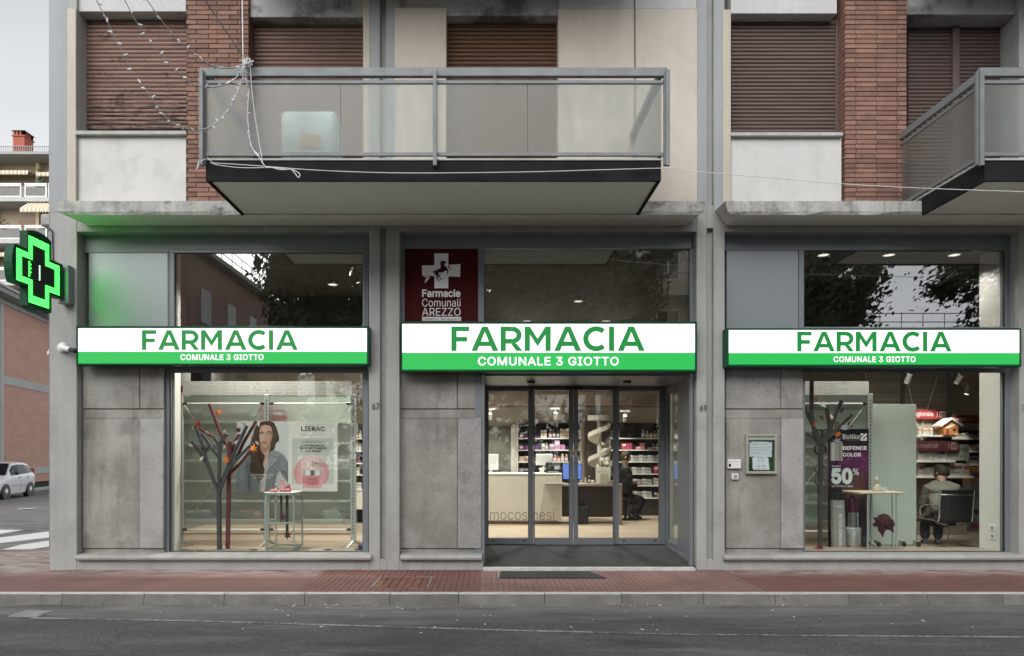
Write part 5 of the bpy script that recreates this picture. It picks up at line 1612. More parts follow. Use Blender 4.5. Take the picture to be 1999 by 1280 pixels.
# ------------------------------------------------------------------ left window: rack, frosted sheet, posters
YR_ = 1.2
def rack(pxs, ytop, ybot, Y, label, bars, left_cut=None):
    t = thing('display_rack', (X(sum(pxs) / len(pxs), Y), Y, FZ), label, 'display stand')
    for px in pxs:
        MB().box(X(px - 5, Y), X(px + 5, Y), Y - .03, Y + .03, FZ + .06, Z(ytop, Y), .004).build('upright', M_RACK, t)
        sl_ = MB()
        z0, z1 = FZ + .2, Z(ytop, Y) - .05
        n = int((z1 - z0) / .05)
        for i in range(n):
            zz = z0 + i * .05
            sl_.box(X(px, Y) - .006, X(px, Y) + .006, Y - .032, Y - .028, zz, zz + .028)
        sl_.build('slots', M_BLACK, t, kind='stuff')
        fx = X(px, Y)
        MB().tube([(fx, Y - .02, FZ + .10), (fx - .02, Y - .16, FZ + .05), (fx - .05, Y - .30, FZ + .02)], [.028, .022, .018], 6).build('foot', M_RACK, t)
        MB().tube([(fx, Y + .02, FZ + .10), (fx + .04, Y + .14, FZ + .05), (fx + .07, Y + .26, FZ + .02)], [.028, .022, .018], 6).build('foot', M_STEEL, t)
    for a, b_ in zip(pxs, pxs[1:]):
        for py in bars:
            MB().tube([P(a + 8, py, Y - .02), P(b_ - 8, py, Y - .02)], .011, 8).build('cross_bar', M_SHELF, t)
        for p, q in (((a + 6, bars[0]), (b_ - 6, bars[1])), ((b_ - 6, bars[0]), (a + 6, bars[1]))):
            MB().tube([P(*p, Y + .0), P(*q, Y + .0)], .005, 5).build('brace', M_STEEL, t)
        for p in ((a + 9, bars[0]), (b_ - 9, bars[0]), (a + 9, bars[1]), (b_ - 9, bars[1])):
            c_ = P(*p, Y - .02)
            MB().tube([c_ - Vector((.03, 0, 0)), c_ + Vector((.03, 0, 0))], .018, 6).build('clamp', M_BLACK, t)
    return t
rack((352.5, 521.5, 690), 770, 1056, YR_, 'grey slotted display rack with braces behind the branch display', (787.5, 1033.5))
YF_ = 1.32
fs_ = thing('frosted_backdrop', (X(518, YF_), YF_, FZ), 'tall frosted sheet hung behind the display rack in the left window', 'backdrop')
MB().box(X(333, YF_), X(694, YF_), YF_, YF_ + .006, Z(1024, YF_), Z(771, YF_)).build('sheet', M_FROST, fs_)
M_PRINTB = pbr('pale_banner', (.50, .50, .46), .6, var=.03, fine=0)
M_PRINTG = pbr('banner_grey_print', (.34, .34, .315), .6, fine=0)
def pattern_banner(px0, px1, Y, label, rows_=4):
    t = thing('pattern_banner', (X((px0 + px1) / 2, Y), Y, Z(770, Y)), label, 'banner')
    MB().box(X(px0, Y), X(px1, Y), Y, Y + .006, Z(770.5, Y), Z(744, Y)).build('sheet', M_PRINTB, t)
    h = (Z(744, Y) - Z(770.5, Y))
    for r_ in range(rows_):
        zz = Z(744, Y) - h * (.16 + r_ * .23)
        x_ = X(px0, Y) + .03 + (.13 if r_ % 2 else .42) * .6
        while x_ + .44 < X(px1, Y):
            q = .018
            dm_ = MB()
            for a in range(4):
                u, v = ((q, 0), (0, q), (-q, 0), (0, -q))[a], ((q, 0), (0, q), (-q, 0), (0, -q))[(a + 1) % 4]
                dm_.prism([(x_ + u[0], zz + u[1]), (x_ + v[0], zz + v[1]), (x_ + v[0] * .68, zz + v[1] * .68), (x_ + u[0] * .68, zz + u[1] * .68)], Y - .0015, Y - .0002, 'y')
            dm_.build('emblem', M_PRINTG, t)
            text('Farmacie Comunali AREZZO', x_ + .035, x_ + .40, zz - .009, zz + .012, Y, M_PRINTG, t, depth=.001)
            x_ += .465
    return t
pattern_banner(357, 686.5, YR_ - .01, 'pale banner strip with small cross emblems on top of the left display rack')

# posters: printed sheets, their pictures painted into memory
def canvas(w_, h_, col): return np.ones((h_, w_, 3)) * np.array(col)
def _mask_poly(c, pts, soft=1.0):
    h_, w_, _ = c.shape
    yy, xx = np.mgrid[0:h_, 0:w_]
    p = np.array(pts, float)
    inside_ = np.zeros((h_, w_), bool)
    dist = np.full((h_, w_), 1e9)
    n = len(p)
    for i in range(n):
        x1, y1 = p[i]
        x2, y2 = p[(i + 1) % n]
        if y1 != y2:
            cond = ((y1 <= yy) & (yy < y2)) | ((y2 <= yy) & (yy < y1))
            xi = x1 + (yy - y1) * (x2 - x1) / (y2 - y1)
            inside_ ^= cond & (xx < xi)
        dx, dy_ = x2 - x1, y2 - y1
        L2 = dx * dx + dy_ * dy_ + 1e-9
        t = np.clip(((xx - x1) * dx + (yy - y1) * dy_) / L2, 0, 1)
        dist = np.minimum(dist, np.hypot(xx - x1 - t * dx, yy - y1 - t * dy_))
    sd = np.where(inside_, dist, -dist)
    return np.clip(sd / soft + .5, 0, 1)
def _curve(pts, k=5):
    pts = [np.array(p, float) for p in pts]
    n = len(pts)
    out = []
    for i in range(n):
        p0, p1, p2, p3 = pts[i - 1], pts[i], pts[(i + 1) % n], pts[(i + 2) % n]
        for j in range(k):
            t = j / k
            out.append(.5 * (2 * p1 + (p2 - p0) * t + (2 * p0 - 5 * p1 + 4 * p2 - p3) * t * t + (3 * p1 - p0 - 3 * p2 + p3) * t ** 3))
    return out
def fill(c, pts, col, soft=1.2, a=1.0, curve=True):
    m = _mask_poly(c, _curve(pts) if curve else pts, soft)[..., None] * a
    c[:] = c * (1 - m) + np.array(col) * m
def line(c, pts, wd, col, a=1.0, soft=1.0):
    h_, w_, _ = c.shape
    yy, xx = np.mgrid[0:h_, 0:w_]
    d_ = np.full((h_, w_), 1e9)
    for (x1, y1), (x2, y2) in zip(pts, pts[1:]):
        dx, dy_ = x2 - x1, y2 - y1
        t = np.clip(((xx - x1) * dx + (yy - y1) * dy_) / (dx * dx + dy_ * dy_ + 1e-9), 0, 1)
        d_ = np.minimum(d_, np.hypot(xx - x1 - t * dx, yy - y1 - t * dy_))
    m = np.clip((wd / 2 - d_) / soft + .5, 0, 1)[..., None] * a
    c[:] = c * (1 - m) + np.array(col) * m
def blob(c, cx, cy, rx, ry, col, a=1.0, pw=2.0):
    h_, w_, _ = c.shape
    yy, xx = np.mgrid[0:h_, 0:w_]
    m = (np.exp(-((((xx - cx) / rx) ** 2 + ((yy - cy) / ry) ** 2) ** (pw / 2))) * a)[..., None]
    c[:] = c * (1 - m) + np.array(col) * m
def print_mat(name, c, rough=.35):
    h_, w_, _ = c.shape
    im = bpy.data.images.new(name, w_, h_)
    px = np.ones((h_, w_, 4), np.float32)
    cl = np.clip(c[::-1], 0, 1)
    px[..., :3] = np.where(cl < .0031308, cl * 12.92, 1.055 * np.maximum(cl, 1e-6) ** (1 / 2.4) - .055)     # stored as sRGB
    im.pixels.foreach_set(px.ravel())
    im.pack()
    m, t, b = _new(name)
    uv = N(t, 'ShaderNodeTexCoord').outputs['UV']
    tx = N(t, 'ShaderNodeTexImage', {'Vector': uv}, image=im, extension='EXTEND')
    t.links.new(tx.outputs[0], b.inputs['Base Color'])
    b.inputs['Roughness'].default_value = rough
    return m
def sheet(name, x0, x1, z0, z1, Y, m_, parent):
    o = MB().box(x0, x1, Y, Y + .004, z0, z1).build(name, [m_, M_TXT_W], parent)
    uvl = o.data.uv_layers.new(name='UVMap')
    off = OFF[parent.name]
    for p in o.data.polygons:
        if p.normal.y > -.5: p.material_index = 1
        for li in p.loop_indices:
            v = o.data.vertices[o.data.loops[li].vertex_index].co + off
            uvl.data[li].uv = ((v.x - x0) / (x1 - x0), (v.z - z0) / (z1 - z0))
    return o

# woman with long brown hair in a grey leather jacket (picture space 7 px per photo pixel, origin 463, 822 of the photo)
def portrait():
    k = 4.0
    W_, H_ = int(100 * k), int(139 * k)
    T = lambda u, v: ((u - 160) / 710 * W_, (v - 158) / 978 * H_)            # read off an enlargement of the poster
    q = lambda pts: [T(*p) for p in pts]
    c = canvas(W_, H_, (.52, .55, .55))
    g_ = np.linspace(0, 1, W_)[None, :, None]
    c *= (.92 + .12 * g_)
    rgen = np.random.default_rng(4)
    hair, hair_l, hair_d = (.045, .027, .019), (.11, .066, .042), (.018, .011, .009)
    # hair behind
    fill(c, q([(500, 165), (640, 160), (700, 230), (730, 330), (745, 400), (700, 470), (665, 560), (560, 600), (420, 560), (350, 500), (380, 360), (430, 240)]), hair, 2)
    # jacket
    J, Jd, Jl = (.17, .195, .205), (.055, .066, .072), (.28, .31, .32)
    fill(c, q([(250, 690), (310, 620), (420, 560), (520, 620), (600, 600), (660, 560), (760, 590), (830, 660), (880, 780), (880, 1140), (160, 1140), (165, 860), (200, 760)]), J, 2)
    fill(c, q([(160, 860), (205, 740), (290, 680), (330, 800), (330, 1140), (160, 1140)]), J, 2)
    blob(c, *T(230, 900), 26, 110, Jl, .45)
    blob(c, *T(330, 1000), 12, 150, Jd, .75)
    blob(c, *T(300, 760), 14, 50, Jd, .5)
    blob(c, *T(800, 760), 22, 90, Jl, .35)
    fill(c, q([(700, 960), (750, 850), (820, 880), (860, 980), (840, 1100), (770, 1060), (735, 1140), (690, 1140)]), (.47, .50, .50), 2)
    fill(c, q([(760, 840), (830, 850), (880, 960), (880, 1010), (800, 930)]), Jd, 3, .7)
    blob(c, *T(640, 900), 40, 120, Jl, .25)
    for a in range(12):
        x0, y0 = rgen.uniform(200, 330), rgen.uniform(720, 1050)
        line(c, [T(x0, y0), T(x0 + rgen.uniform(30, 60), y0 + rgen.uniform(-20, 30))], 3, Jd, .35, 4)
    # neck, chest, shirt
    sk, skd, skl = (.47, .305, .225), (.26, .15, .105), (.60, .42, .33)
    fill(c, q([(478, 500), (620, 470), (605, 570), (585, 680), (540, 780), (520, 760), (500, 620)]), sk, 2)
    fill(c, q([(480, 505), (610, 480), (590, 560), (520, 590), (490, 560)]), skd, 5, .75)
    fill(c, q([(585, 660), (540, 770), (510, 860), (470, 1140), (540, 1140), (570, 900), (600, 760)]), (.50, .51, .50), 2)
    # lapels
    fill(c, q([(610, 590), (680, 560), (775, 610), (760, 660), (705, 720), (600, 830), (540, 890), (575, 760)]), Jl, 2, .55)
    line(c, [T(610, 590), T(590, 700), T(530, 880), T(480, 1140)], 4, Jd, .9, 2)
    line(c, [T(775, 615), T(700, 720), T(545, 895)], 3, Jd, .8, 2)
    line(c, [T(650, 640), T(760, 660)], 2.5, Jd, .7, 2)
    line(c, [T(700, 830), T(640, 1140)], 2.5, Jd, .6, 2)
    for u, v in ((722, 628), (690, 700), (715, 820), (665, 700)): blob(c, *T(u, v), 3.5, 3.5, (.6, .62, .62), .9)
    # face
    fill(c, q([(470, 300), (490, 230), (550, 208), (620, 225), (648, 290), (650, 380), (632, 440), (600, 490), (560, 520), (520, 510), (490, 470), (470, 400)]), sk, 1.5)
    blob(c, *T(540, 280), 26, 26, skl, .6)
    blob(c, *T(500, 400), 16, 24, skl, .5)
    fill(c, q([(615, 300), (652, 300), (652, 400), (628, 450), (590, 505), (560, 522), (600, 460), (618, 390)]), skd, 8, .6)
    blob(c, *T(600, 385), 9, 20, skd, .30)
    # brows, eyes, nose, mouth
    fill(c, q([(468, 318), (500, 300), (532, 308), (528, 318), (498, 314), (474, 328)]), (.05, .03, .02), 1.5, .95)
    fill(c, q([(568, 306), (605, 292), (640, 308), (640, 316), (604, 304), (572, 316)]), (.05, .03, .02), 1.5, .95)
    for ex, wd in ((498, 25), (602, 27)):
        blob(c, *T(ex, 330), wd * W_ / 710 * 1.3, 8, skd, .75)
        fill(c, q([(ex - wd, 334), (ex - 6, 322), (ex + wd - 4, 332), (ex, 343)]), (.42, .38, .35), 1, .9)
        blob(c, *T(ex, 332), 4.2, 4.2, (.03, .025, .02), 1, 3)
        line(c, [T(ex - wd, 334), T(ex - 8, 322), T(ex + wd - 2, 331)], 2.2, (.02, .013, .01), .95)
    line(c, [T(558, 320), T(552, 370), T(562, 398)], 5, skd, .35, 5)
    fill(c, q([(518, 392), (545, 412), (572, 392), (562, 415), (530, 416)]), skd, 3, .65)
    line(c, [T(540, 320), T(534, 380)], 5, skl, .5, 5)
    fill(c, q([(494, 446), (522, 434), (540, 440), (560, 433), (588, 448), (560, 466), (530, 468), (505, 460)]), (.36, .14, .115), 1.5, .95)
    line(c, [T(496, 448), T(540, 450), T(586, 449)], 2, (.12, .04, .035), .9)
    blob(c, *T(540, 480), 14, 5, skd, .4)
    # hair in front: strands
    fill(c, q([(560, 165), (500, 190), (470, 260), (462, 360), (470, 460), (490, 560), (545, 640), (520, 760), (540, 830), (480, 1000), (430, 940), (345, 850), (350, 650), (330, 600), (370, 420), (400, 280), (450, 190)]), hair, 2)
    fill(c, q([(560, 165), (640, 175), (700, 250), (735, 350), (740, 430), (700, 450), (668, 540), (630, 570), (640, 470), (655, 380), (650, 290), (620, 225), (575, 205)]), hair, 2)
    for i in range(70):
        x0 = rgen.uniform(350, 470)
        pts = [(x0 + 60, 200), (x0 + rgen.uniform(-10, 20), 360), (x0 + rgen.uniform(-30, 30), 560), (x0 + rgen.uniform(-20, 70), 760), (x0 + rgen.uniform(0, 90), 930)]
        a, b_ = sorted(rgen.integers(0, 5, 2))
        if b_ - a < 2: a, b_ = 1, 4
        line(c, q(pts[a:b_ + 1]), rgen.uniform(1, 3), hair_l if i % 2 else hair_d, .5, 2)
    for i in range(24):
        x0 = rgen.uniform(0, 60)
        line(c, q([(600 + x0 * .6, 180), (660 + x0, 280), (670 + x0, 400), (640 + x0 * .6, 520)]), rgen.uniform(1, 2.5), hair_l if i % 3 else hair_d, .45, 2)
    line(c, q([(700, 420), (740, 450), (775, 495)]), 2, hair, .8)
    line(c, q([(690, 440), (730, 450), (760, 470)]), 1.5, hair, .7)
    return c
c = portrait()
px_ = lambda u: 440 + u / 7.11
py_ = lambda v: 800 + v / 7.11
YPO = YR_ - .045
po = thing('woman_poster', (X(513, YPO), YPO, Z(960, YPO)), 'poster of a woman with long brown hair in a grey leather jacket', 'poster')
sheet('print', X(462.5, YPO), X(562.5, YPO), Z(960, YPO), Z(822, YPO), YPO, print_mat('portrait_print', c), po)
def ptext(s_, u0, u1, v0, v1, mm, par, bold=0, sp=1.0, al='LEFT'):
    text(s_, X(px_(u0), YPO), X(px_(u1), YPO), Z(py_(v1), YPO), Z(py_(v0), YPO), YPO, mm, par, bold=bold, spacing=sp, align=al, depth=.0015)
ptext('«OGNI DONNA CREA', 350, 668, 888, 912, M_TXT_W, po)
ptext('LA SUA LUCE»', 392, 628, 926, 948, M_TXT_W, po)
ptext('LABORATOIRES', 462, 550, 970, 982, M_TXT_W, po, .02)
ptext('PARIS', 484, 530, 988, 998, M_TXT_W, po)
# product sheet
k = 4
W_, H_ = 97 * k, 137 * k
T2 = lambda u, v: ((u - 872) / (1560 - 872) * W_, (v - 150) / (1130 - 150) * H_)
q2 = lambda pts: [T2(*p) for p in pts]
c = canvas(W_, H_, (.66, .665, .63))
fill(c, q2([(922, 390), (1505, 390), (1505, 1030), (922, 1030)]), (.47, .50, .465), 1, 1, False)
blob(c, *T2(1210, 720), 110, 60, (.62, .64, .60), .7)
yy, xx = np.mgrid[0:H_, 0:W_]
cx2, cy2 = T2(1195, 880)
rad = np.hypot((xx - cx2) / (W_ * .365), (yy - cy2) / (H_ * .255))
inbox = (yy < T2(0, 1030)[1])
m_ = (np.clip((1 - rad) * 40 + .5, 0, 1) * inbox)[..., None]
side = np.clip(np.abs(xx - cx2) / (W_ * .36), 0, 1)[..., None] ** 1.6
c[:] = c * (1 - m_) + (np.array((.66, .52, .50)) * (1 - side) + np.array((.55, .20, .23)) * side) * m_
rm_ = (np.exp(-((rad - .99) / .02) ** 2) * .4 * inbox)[..., None]
c[:] = c * (1 - rm_) + np.array((.72, .70, .68)) * rm_
line(c, q2([(1500, 560), (1400, 670)]), 5, (.66, .67, .63), .8, 3)
# jar
fill(c, q2([(1070, 905), (1340, 905), (1340, 1075), (1300, 1082), (1110, 1082), (1070, 1075)]), (.58, .20, .24), 1.2, 1, False)
fill(c, q2([(1072, 1005), (1140, 1035), (1205, 1042), (1275, 1034), (1338, 1005), (1340, 1075), (1300, 1082), (1110, 1082), (1070, 1075)]), (.62, .36, .38), 1.5, .9, False)
line(c, q2([(1072, 1005), (1140, 1030), (1205, 1036), (1275, 1030), (1338, 1005)]), 3, (.30, .05, .08), .9, 2)
fill(c, q2([(1075, 832), (1335, 832), (1335, 908), (1075, 908)]), (.50, .54, .52), 1.2, 1, False)
for u0, u1, cc in ((1080, 1110, (.32, .35, .34)), (1110, 1160, (.66, .68, .66)), (1185, 1230, (.02, .03, .04)), (1230, 1250, (.35, .4, .45)), (1260, 1300, (.70, .72, .70)), (1310, 1332, (.30, .33, .33))):
    fill(c, q2([(u0, 836), (u1, 836), (u1, 908), (u0, 908)]), cc, 6, .9, False)
blob(c, *T2(1205, 1105), 90, 10, (.55, .45, .44), .5)
blob(c, *T2(1320, 1000), 8, 40, (.72, .5, .55), .6)
po2 = thing('cream_poster', (X(612, YPO), YPO, Z(958, YPO)), 'pale poster advertising a pink cream jar, next to the woman poster', 'poster')
sheet('print', X(563, YPO), X(659, YPO), Z(959, YPO), Z(821.5, YPO), YPO - .003, print_mat('cream_jar_print', c), po2)
YPO -= .003
ptext('LABORATOIRES', 1092, 1345, 204, 215, M_TXT_GR, po2, 0, 1.3)
ptext('LIERAC', 1052, 1380, 228, 290, M_TXT_DK, po2, .012)
ptext('PARIS', 1170, 1262, 303, 313, M_TXT_GR, po2, 0, 1.3)
ptext('Dermocosmetica', 1050, 1212, 333, 350, M_TXT_GR, po2)
ptext("d'avanguardia", 1228, 1380, 333, 352, M_TXT_GR, po2)
ptext('SUPRA RADIANCE', 1060, 1368, 427, 455, M_TXT_GR, po2)
ptext('IL POTERE DETOX', 1052, 1374, 482, 506, M_TXT_DK, po2, .022)
ptext('IN UN TRATTAMENTO', 1030, 1408, 518, 546, M_TXT_DK, po2, .022)
ptext('ANTI-RUGHE', 1098, 1326, 556, 584, M_TXT_DK, po2, .022)
ptext('14', 1203, 1266, 710, 755, M_TXT_DK, po2)
ptext('giorni', 1280, 1342, 738, 756, M_TXT_DK, po2, .02)
ptext('Detox, Luminosita, Rughe', 1203, 1465, 766, 786, M_TXT_GR, po2)
ptext('LIERAC', 1140, 1272, 942, 970, M_TXT_DK, po2)
ptext('SUPRA RADIANCE', 1130, 1280, 990, 1003, pmat(RED), po2)
ptext('GEL-CREME DETOX', 1130, 1280, 1010, 1021, pmat(RED), po2)

# shelves dimly seen behind the frosted sheet, and the tower of packs at its right
YG = 3.0
zg = [Z(py, YG - .2) for py in (823, 864, 897, 937, 976, 1013)]
shelf_unit('glass_shelving', 'pale wall shelves dimly seen behind the frosted sheet', X(330, YG), X(694, YG), zg, YG - .3, YG, Z(775, YG), pbr('pale_back', (.46, .47, .42), .7, fine=0), True, .03, M_SHELF)
YGp = YG - .18
row(345, 420, zg[5], YGp, [c1_(.16, .20, (.20, .16, .28), WHT), c1_(.14, .19, (.10, .12, .30), WHT), c1_(.12, .22, GRN, ORA)], 'violet and green cartons low behind the frosted sheet', 'dim cartons low behind the frosted sheet')
row(470, 520, zg[5], YGp, [c1_(.20, .20, (.12, .1, .14), PNK), c1_(.14, .14, PNK, WHT)], 'plum cartons low behind the frosted sheet, beyond the red trunk', 'plum cartons low behind the frosted sheet')
row(632, 690, zg[5], YGp, [c1_(.13, .20, TEA, WHT), c1_(.13, .24, (.35, .5, .44), WHT), c1_(.20, .30, NAV, (.1, .3, .4)), c1_(.17, .27, NAV, WHT)], 'pale green and navy cartons low behind the frosted sheet at the right', 'green and navy cartons behind the frosted sheet')
row(360, 510, zg[0], YGp, [c1_(.3, .26, (.5, .42, .34), WHT), c1_(.2, .18, (.42, .46, .42), WHT), c1_(.24, .3, (.55, .45, .4), PNK)], 'blurred beige packs on the top shelf behind the frosted sheet', 'blurred packs on the top frosted shelf')
row(505, 560, zg[0], YGp, [c1_(.24, .30, PNK, RED), c1_(.2, .2, RED, WHT)], 'blurred pink packs on the top shelf behind the frosted sheet', 'blurred pink packs on the top frosted shelf')
row(380, 470, zg[2], YGp, [c1_(.16, .12, (.35, .4, .36), WHT), c1_(.2, .14, (.3, .4, .34), WHT)], 'blurred green packs on the third shelf behind the frosted sheet', 'blurred packs on the third frosted shelf')
YQ = 4.6
zq = [Z(py, YQ) for py in (855, 880, 903.5, 926, 955)]
shelf_unit('pack_tower', 'narrow white shelf tower full of packs beyond the right end of the rack', X(692, YQ), X(711, YQ), zq, YQ - .02, YQ + .3, Z(826, YQ), M_DKBACK)
MB().box(X(692, YQ), X(709, YQ), YQ - .01, YQ + .02, Z(994, YQ), Z(957, YQ), .004).build('drawer', M_SHELF, [o for o in bpy.data.objects if o.name == 'pack_tower'][0])
for zz, lab, sp in ((zq[0], 'top', [bt(.03, .14, (.4, .15, .08), WHT), bt(.03, .15, CRM, WHT), c1_(.05, .13, WHT, GRY)]), (zq[1], 'second', [c1_(.05, .14, WHT, GRY), bt(.03, .15, WHT, RED), c1_(.06, .14, WHT, CRM)]),
                    (zq[2], 'third', [jr(.05, .12, (.2, .03, .12), VIO), c1_(.07, .12, WHT, GRY)]), (zq[3], 'fourth', [c1_(.09, .14, WHT, GRY), c1_(.06, .12, CRM, GRY)]), (zq[4], 'lowest', [c1_(.13, .13, WHT, GRY), c1_(.1, .1, GRY, WHT)])):
    row(693.5, 709, zz, YQ + .07, sp, 'little packs on the %s board of the narrow shelf tower' % lab, 'packs in the narrow tower, %s board' % lab)
MB().box(X(711, 1.6), X(722, 1.6), 1.6, 1.7, FZ, Z(822, 1.6)).build('pillar', M_DKBACK, B)
ad = thing('power_adapter', (X(709, .55), .55, .185), 'small dark blue power adapter with a looped cable at the window corner', 'adapter')
MB().box(X(700, .55), X(718, .55), .5, .6, .186, .186 + .065, .008).build('body', pmat((.02, .02, .06)), ad)
MB().tube(smooth([Vector((X(u, .42), .42 + dy_, .192)) for u, dy_ in ((716, .06), (706, .0), (694, .02), (692, .08), (700, .1))], 5), .005, 5).build('cable', M_BLACK, ad)
# red blade sign edge on the left of the rack
rs = thing('red_shelf_sign', (X(348, 2.2), 2.2, Z(772, 2.2)), 'corner of a red hanging sign with white lettering beside the rack top', 'sign')
MB().box(X(336, 2.2), X(356, 2.2), 2.2, 2.22, Z(772, 2.2), Z(753, 2.2)).build('board', M_BANNER, rs)
text('dim', X(343, 2.2), X(357, 2.2), Z(770, 2.2), Z(763, 2.2), 2.2, M_TXT_W, rs)
# hanging screen seen over the rack
ts = thing('hanging_screen', (X(391, 2.6), 2.6, Z(748, 2.6)), 'dark hanging screen above the left display rack', 'screen')
MB().box(X(372, 2.6), X(410, 2.6), 2.6, 2.66, Z(775, 2.6), Z(712, 2.6), .006).build('casing', M_BLACK, ts)
MB().box(X(373, 2.6), X(409, 2.6), 2.597, 2.6, Z(774, 2.6), Z(713, 2.6)).build('glass', pbr('dark_screen', (.012, .016, .02), .12, fine=0), ts)

# ------------------------------------------------------------------ branch displays (flat boards cut like trees)
M_BR_GREY = pbr('slate_board', (.052, .05, .056), .6, var=.08, fine=.03)
M_BR_RED = pbr('oxblood_board', (.135, .024, .028), .6, var=.1, fine=.03)
M_BR_BRN = pbr('umber_board', (.055, .046, .040), .6, var=.08, fine=.03)
LEAFC = {'orange': (.72, .19, .025), 'red': (.30, .018, .012), 'purple': (.085, .006, .026), 'cream': (.56, .44, .32), 'maroon': (.06, .008, .010), 'ash': (.34, .35, .40), 'ivory': (.70, .66, .56), 'plum': (.045, .020, .04)}
LEAFM = {k_: pbr('leaf_' + k_, v, .55, var=.1, scale=12, fine=.05) for k_, v in LEAFC.items()}
def leaf_mesh(mat_, lobed=True, vein=False):
    m = MB()
    if lobed:
        pts = []
        for a, r in ((-90, .35), (-58, .75), (-38, .38), (-12, 1.0), (14, .46), (40, 1.05), (62, .5), (90, 1.15), (118, .5), (140, 1.05), (166, .46), (192, 1.0), (218, .38), (238, .75)):
            pts.append((math.cos(R(a)) * r, math.sin(R(a)) * r))
    else:
        pts = [(0, -.9), (.35, -.4), (.42, .1), (.25, .6), (0, 1), (-.25, .6), (-.42, .1), (-.35, -.4)]
    n = len(pts)
    vs_ = [(u, -.10 * (1 - abs(u)) + .18 * u * u, v) for u, v in pts] + [(u, -.10 * (1 - abs(u)) + .18 * u * u + .05, v) for u, v in pts] + [(0, -.16, 0), (0, -.10, 0)]
    fs_2 = [(i, (i + 1) % n, 2 * n) for i in range(n)] + [(n + (i + 1) % n, n + i, 2 * n + 1) for i in range(n)] + [(i, n + i, n + (i + 1) % n, (i + 1) % n) for i in range(n)]
    m.add(vs_, fs_2)
    return m.mesh('leaf', mat_)
LM = {}
def leaf(parent, px, py, Y, kind, size, lobed=True, rot=None):
    k_ = (kind, lobed)
    if k_ not in LM: LM[k_] = leaf_mesh(LEAFM[kind], lobed)
    rgl = random.Random(int(px * 31 + py))
    o = put('leaf', LM[k_], parent, P(px, py, Y), rot or (rgl.uniform(-.5, .5), rgl.uniform(-1, 1), rgl.uniform(-.5, .5)))
    o.scale = (size, size, size)
    o['label'] = {'orange': 'bright orange leaf', 'red': 'dark red leaf', 'purple': 'purple leaf', 'cream': 'cream leaf', 'maroon': 'maroon leaf', 'ash': 'pale grey leaf', 'ivory': 'ivory leaf', 'plum': 'plum leaf'}[kind]
    return o
def limb(parent, pts, Y, wd, m_, dpt=.05, name='branch', j=0):
    ps = [P(u, v, Y) for u, v in pts]
    MB().prism(stroke([(p.x, p.z) for p in ps], wd), Y - dpt / 2 - j, Y + dpt / 2 + j, 'y').build(name, m_, parent)
A_ = lambda u, v: (330 + u / 7.11, 720 + v / 7.11)
YT1, YT2 = .52, .60
t1 = thing('branch_display', P(428, 1077, YT1), 'slate grey tree shaped board display standing before the woman poster', 'tree display', 'branch displays in the left window')
limb(t1, [(428.5, 1078), (427.5, 1000), (427, 950)], YT1, .050, M_BR_GREY, name='trunk')
for i, (q, wd) in enumerate((([(426.5, 962), (405, 907), (397, 872), A_(365, 790)], .040), ([(404, 905), (392, 887), A_(318, 1010)], .034), ([(428, 960), (447, 913), (470, 888), A_(1170, 1030)], .040),
                             ([(427, 955), (428.5, 900), (429, 866), A_(720, 1020), A_(795, 900)], .040), ([(429, 868), A_(690, 1045), A_(632, 968)], .034), ([(428, 893), A_(600, 1110), A_(460, 905)], .036),
                             ([(400, 885), A_(520, 1120), A_(575, 1075)], .034), ([(431, 945), (452, 895), A_(990, 990), A_(1080, 785)], .036))):
    limb(t1, q, YT1 - .02 + .008 * i, wd, M_BR_GREY, .028, j=.0007 * i)
t2 = thing('branch_display', P(444, 1072, YT2), 'oxblood red tree shaped board display just behind the slate grey one', 'tree display', 'branch displays in the left window')
limb(t2, [(444.5, 1072), (447.5, 915), (448.7, 862)], YT2, .046, M_BR_RED, name='trunk')
for i, (q, wd) in enumerate((([A_(790, 1060), A_(700, 860), A_(556, 485)], .036), ([(449, 915), (462, 893), A_(1040, 1010), A_(1212, 722)], .036), ([A_(630, 955), A_(500, 880), A_(390, 800)], .028),
                             ([(448, 893), A_(920, 1000), A_(980, 905)], .030), ([(448, 925), (470, 903), A_(1150, 1110)], .034))):
    limb(t2, q, YT2 + .01 + .008 * i, wd, M_BR_RED, .026, j=.0007 * i)
for u, v, kd, sz, lb in ((690, 610, 'orange', .055, 1), (400, 770, 'red', .058, 1), (968, 850, 'purple', .050, 1), (525, 880, 'cream', .040, 0), (1040, 765, 'cream', .048, 0), (1245, 770, 'cream', .038, 0), (925, 1020, 'cream', .036, 0),
                     (1225, 1030, 'ivory', .042, 0), (1170, 1110, 'orange', .062, 1), (790, 1270, 'orange', .064, 1), (770, 1085, 'cream', .038, 0), (300, 1060, 'cream', .036, 0), (450, 1245, 'cream', .042, 0), (455, 1105, 'maroon', .04, 1),
                     (335, 820, 'cream', .03, 0), (770, 865, 'cream', .03, 0)):
    leaf(t1 if kd in ('orange', 'ivory', 'red') else t2, *A_(u, v), YT1 - .05, kd, sz, bool(lb))
o = leaf(t2, 443.5, 1073.5, YT2 - .02, 'orange', .07, True, (R(-80), 0, .4))
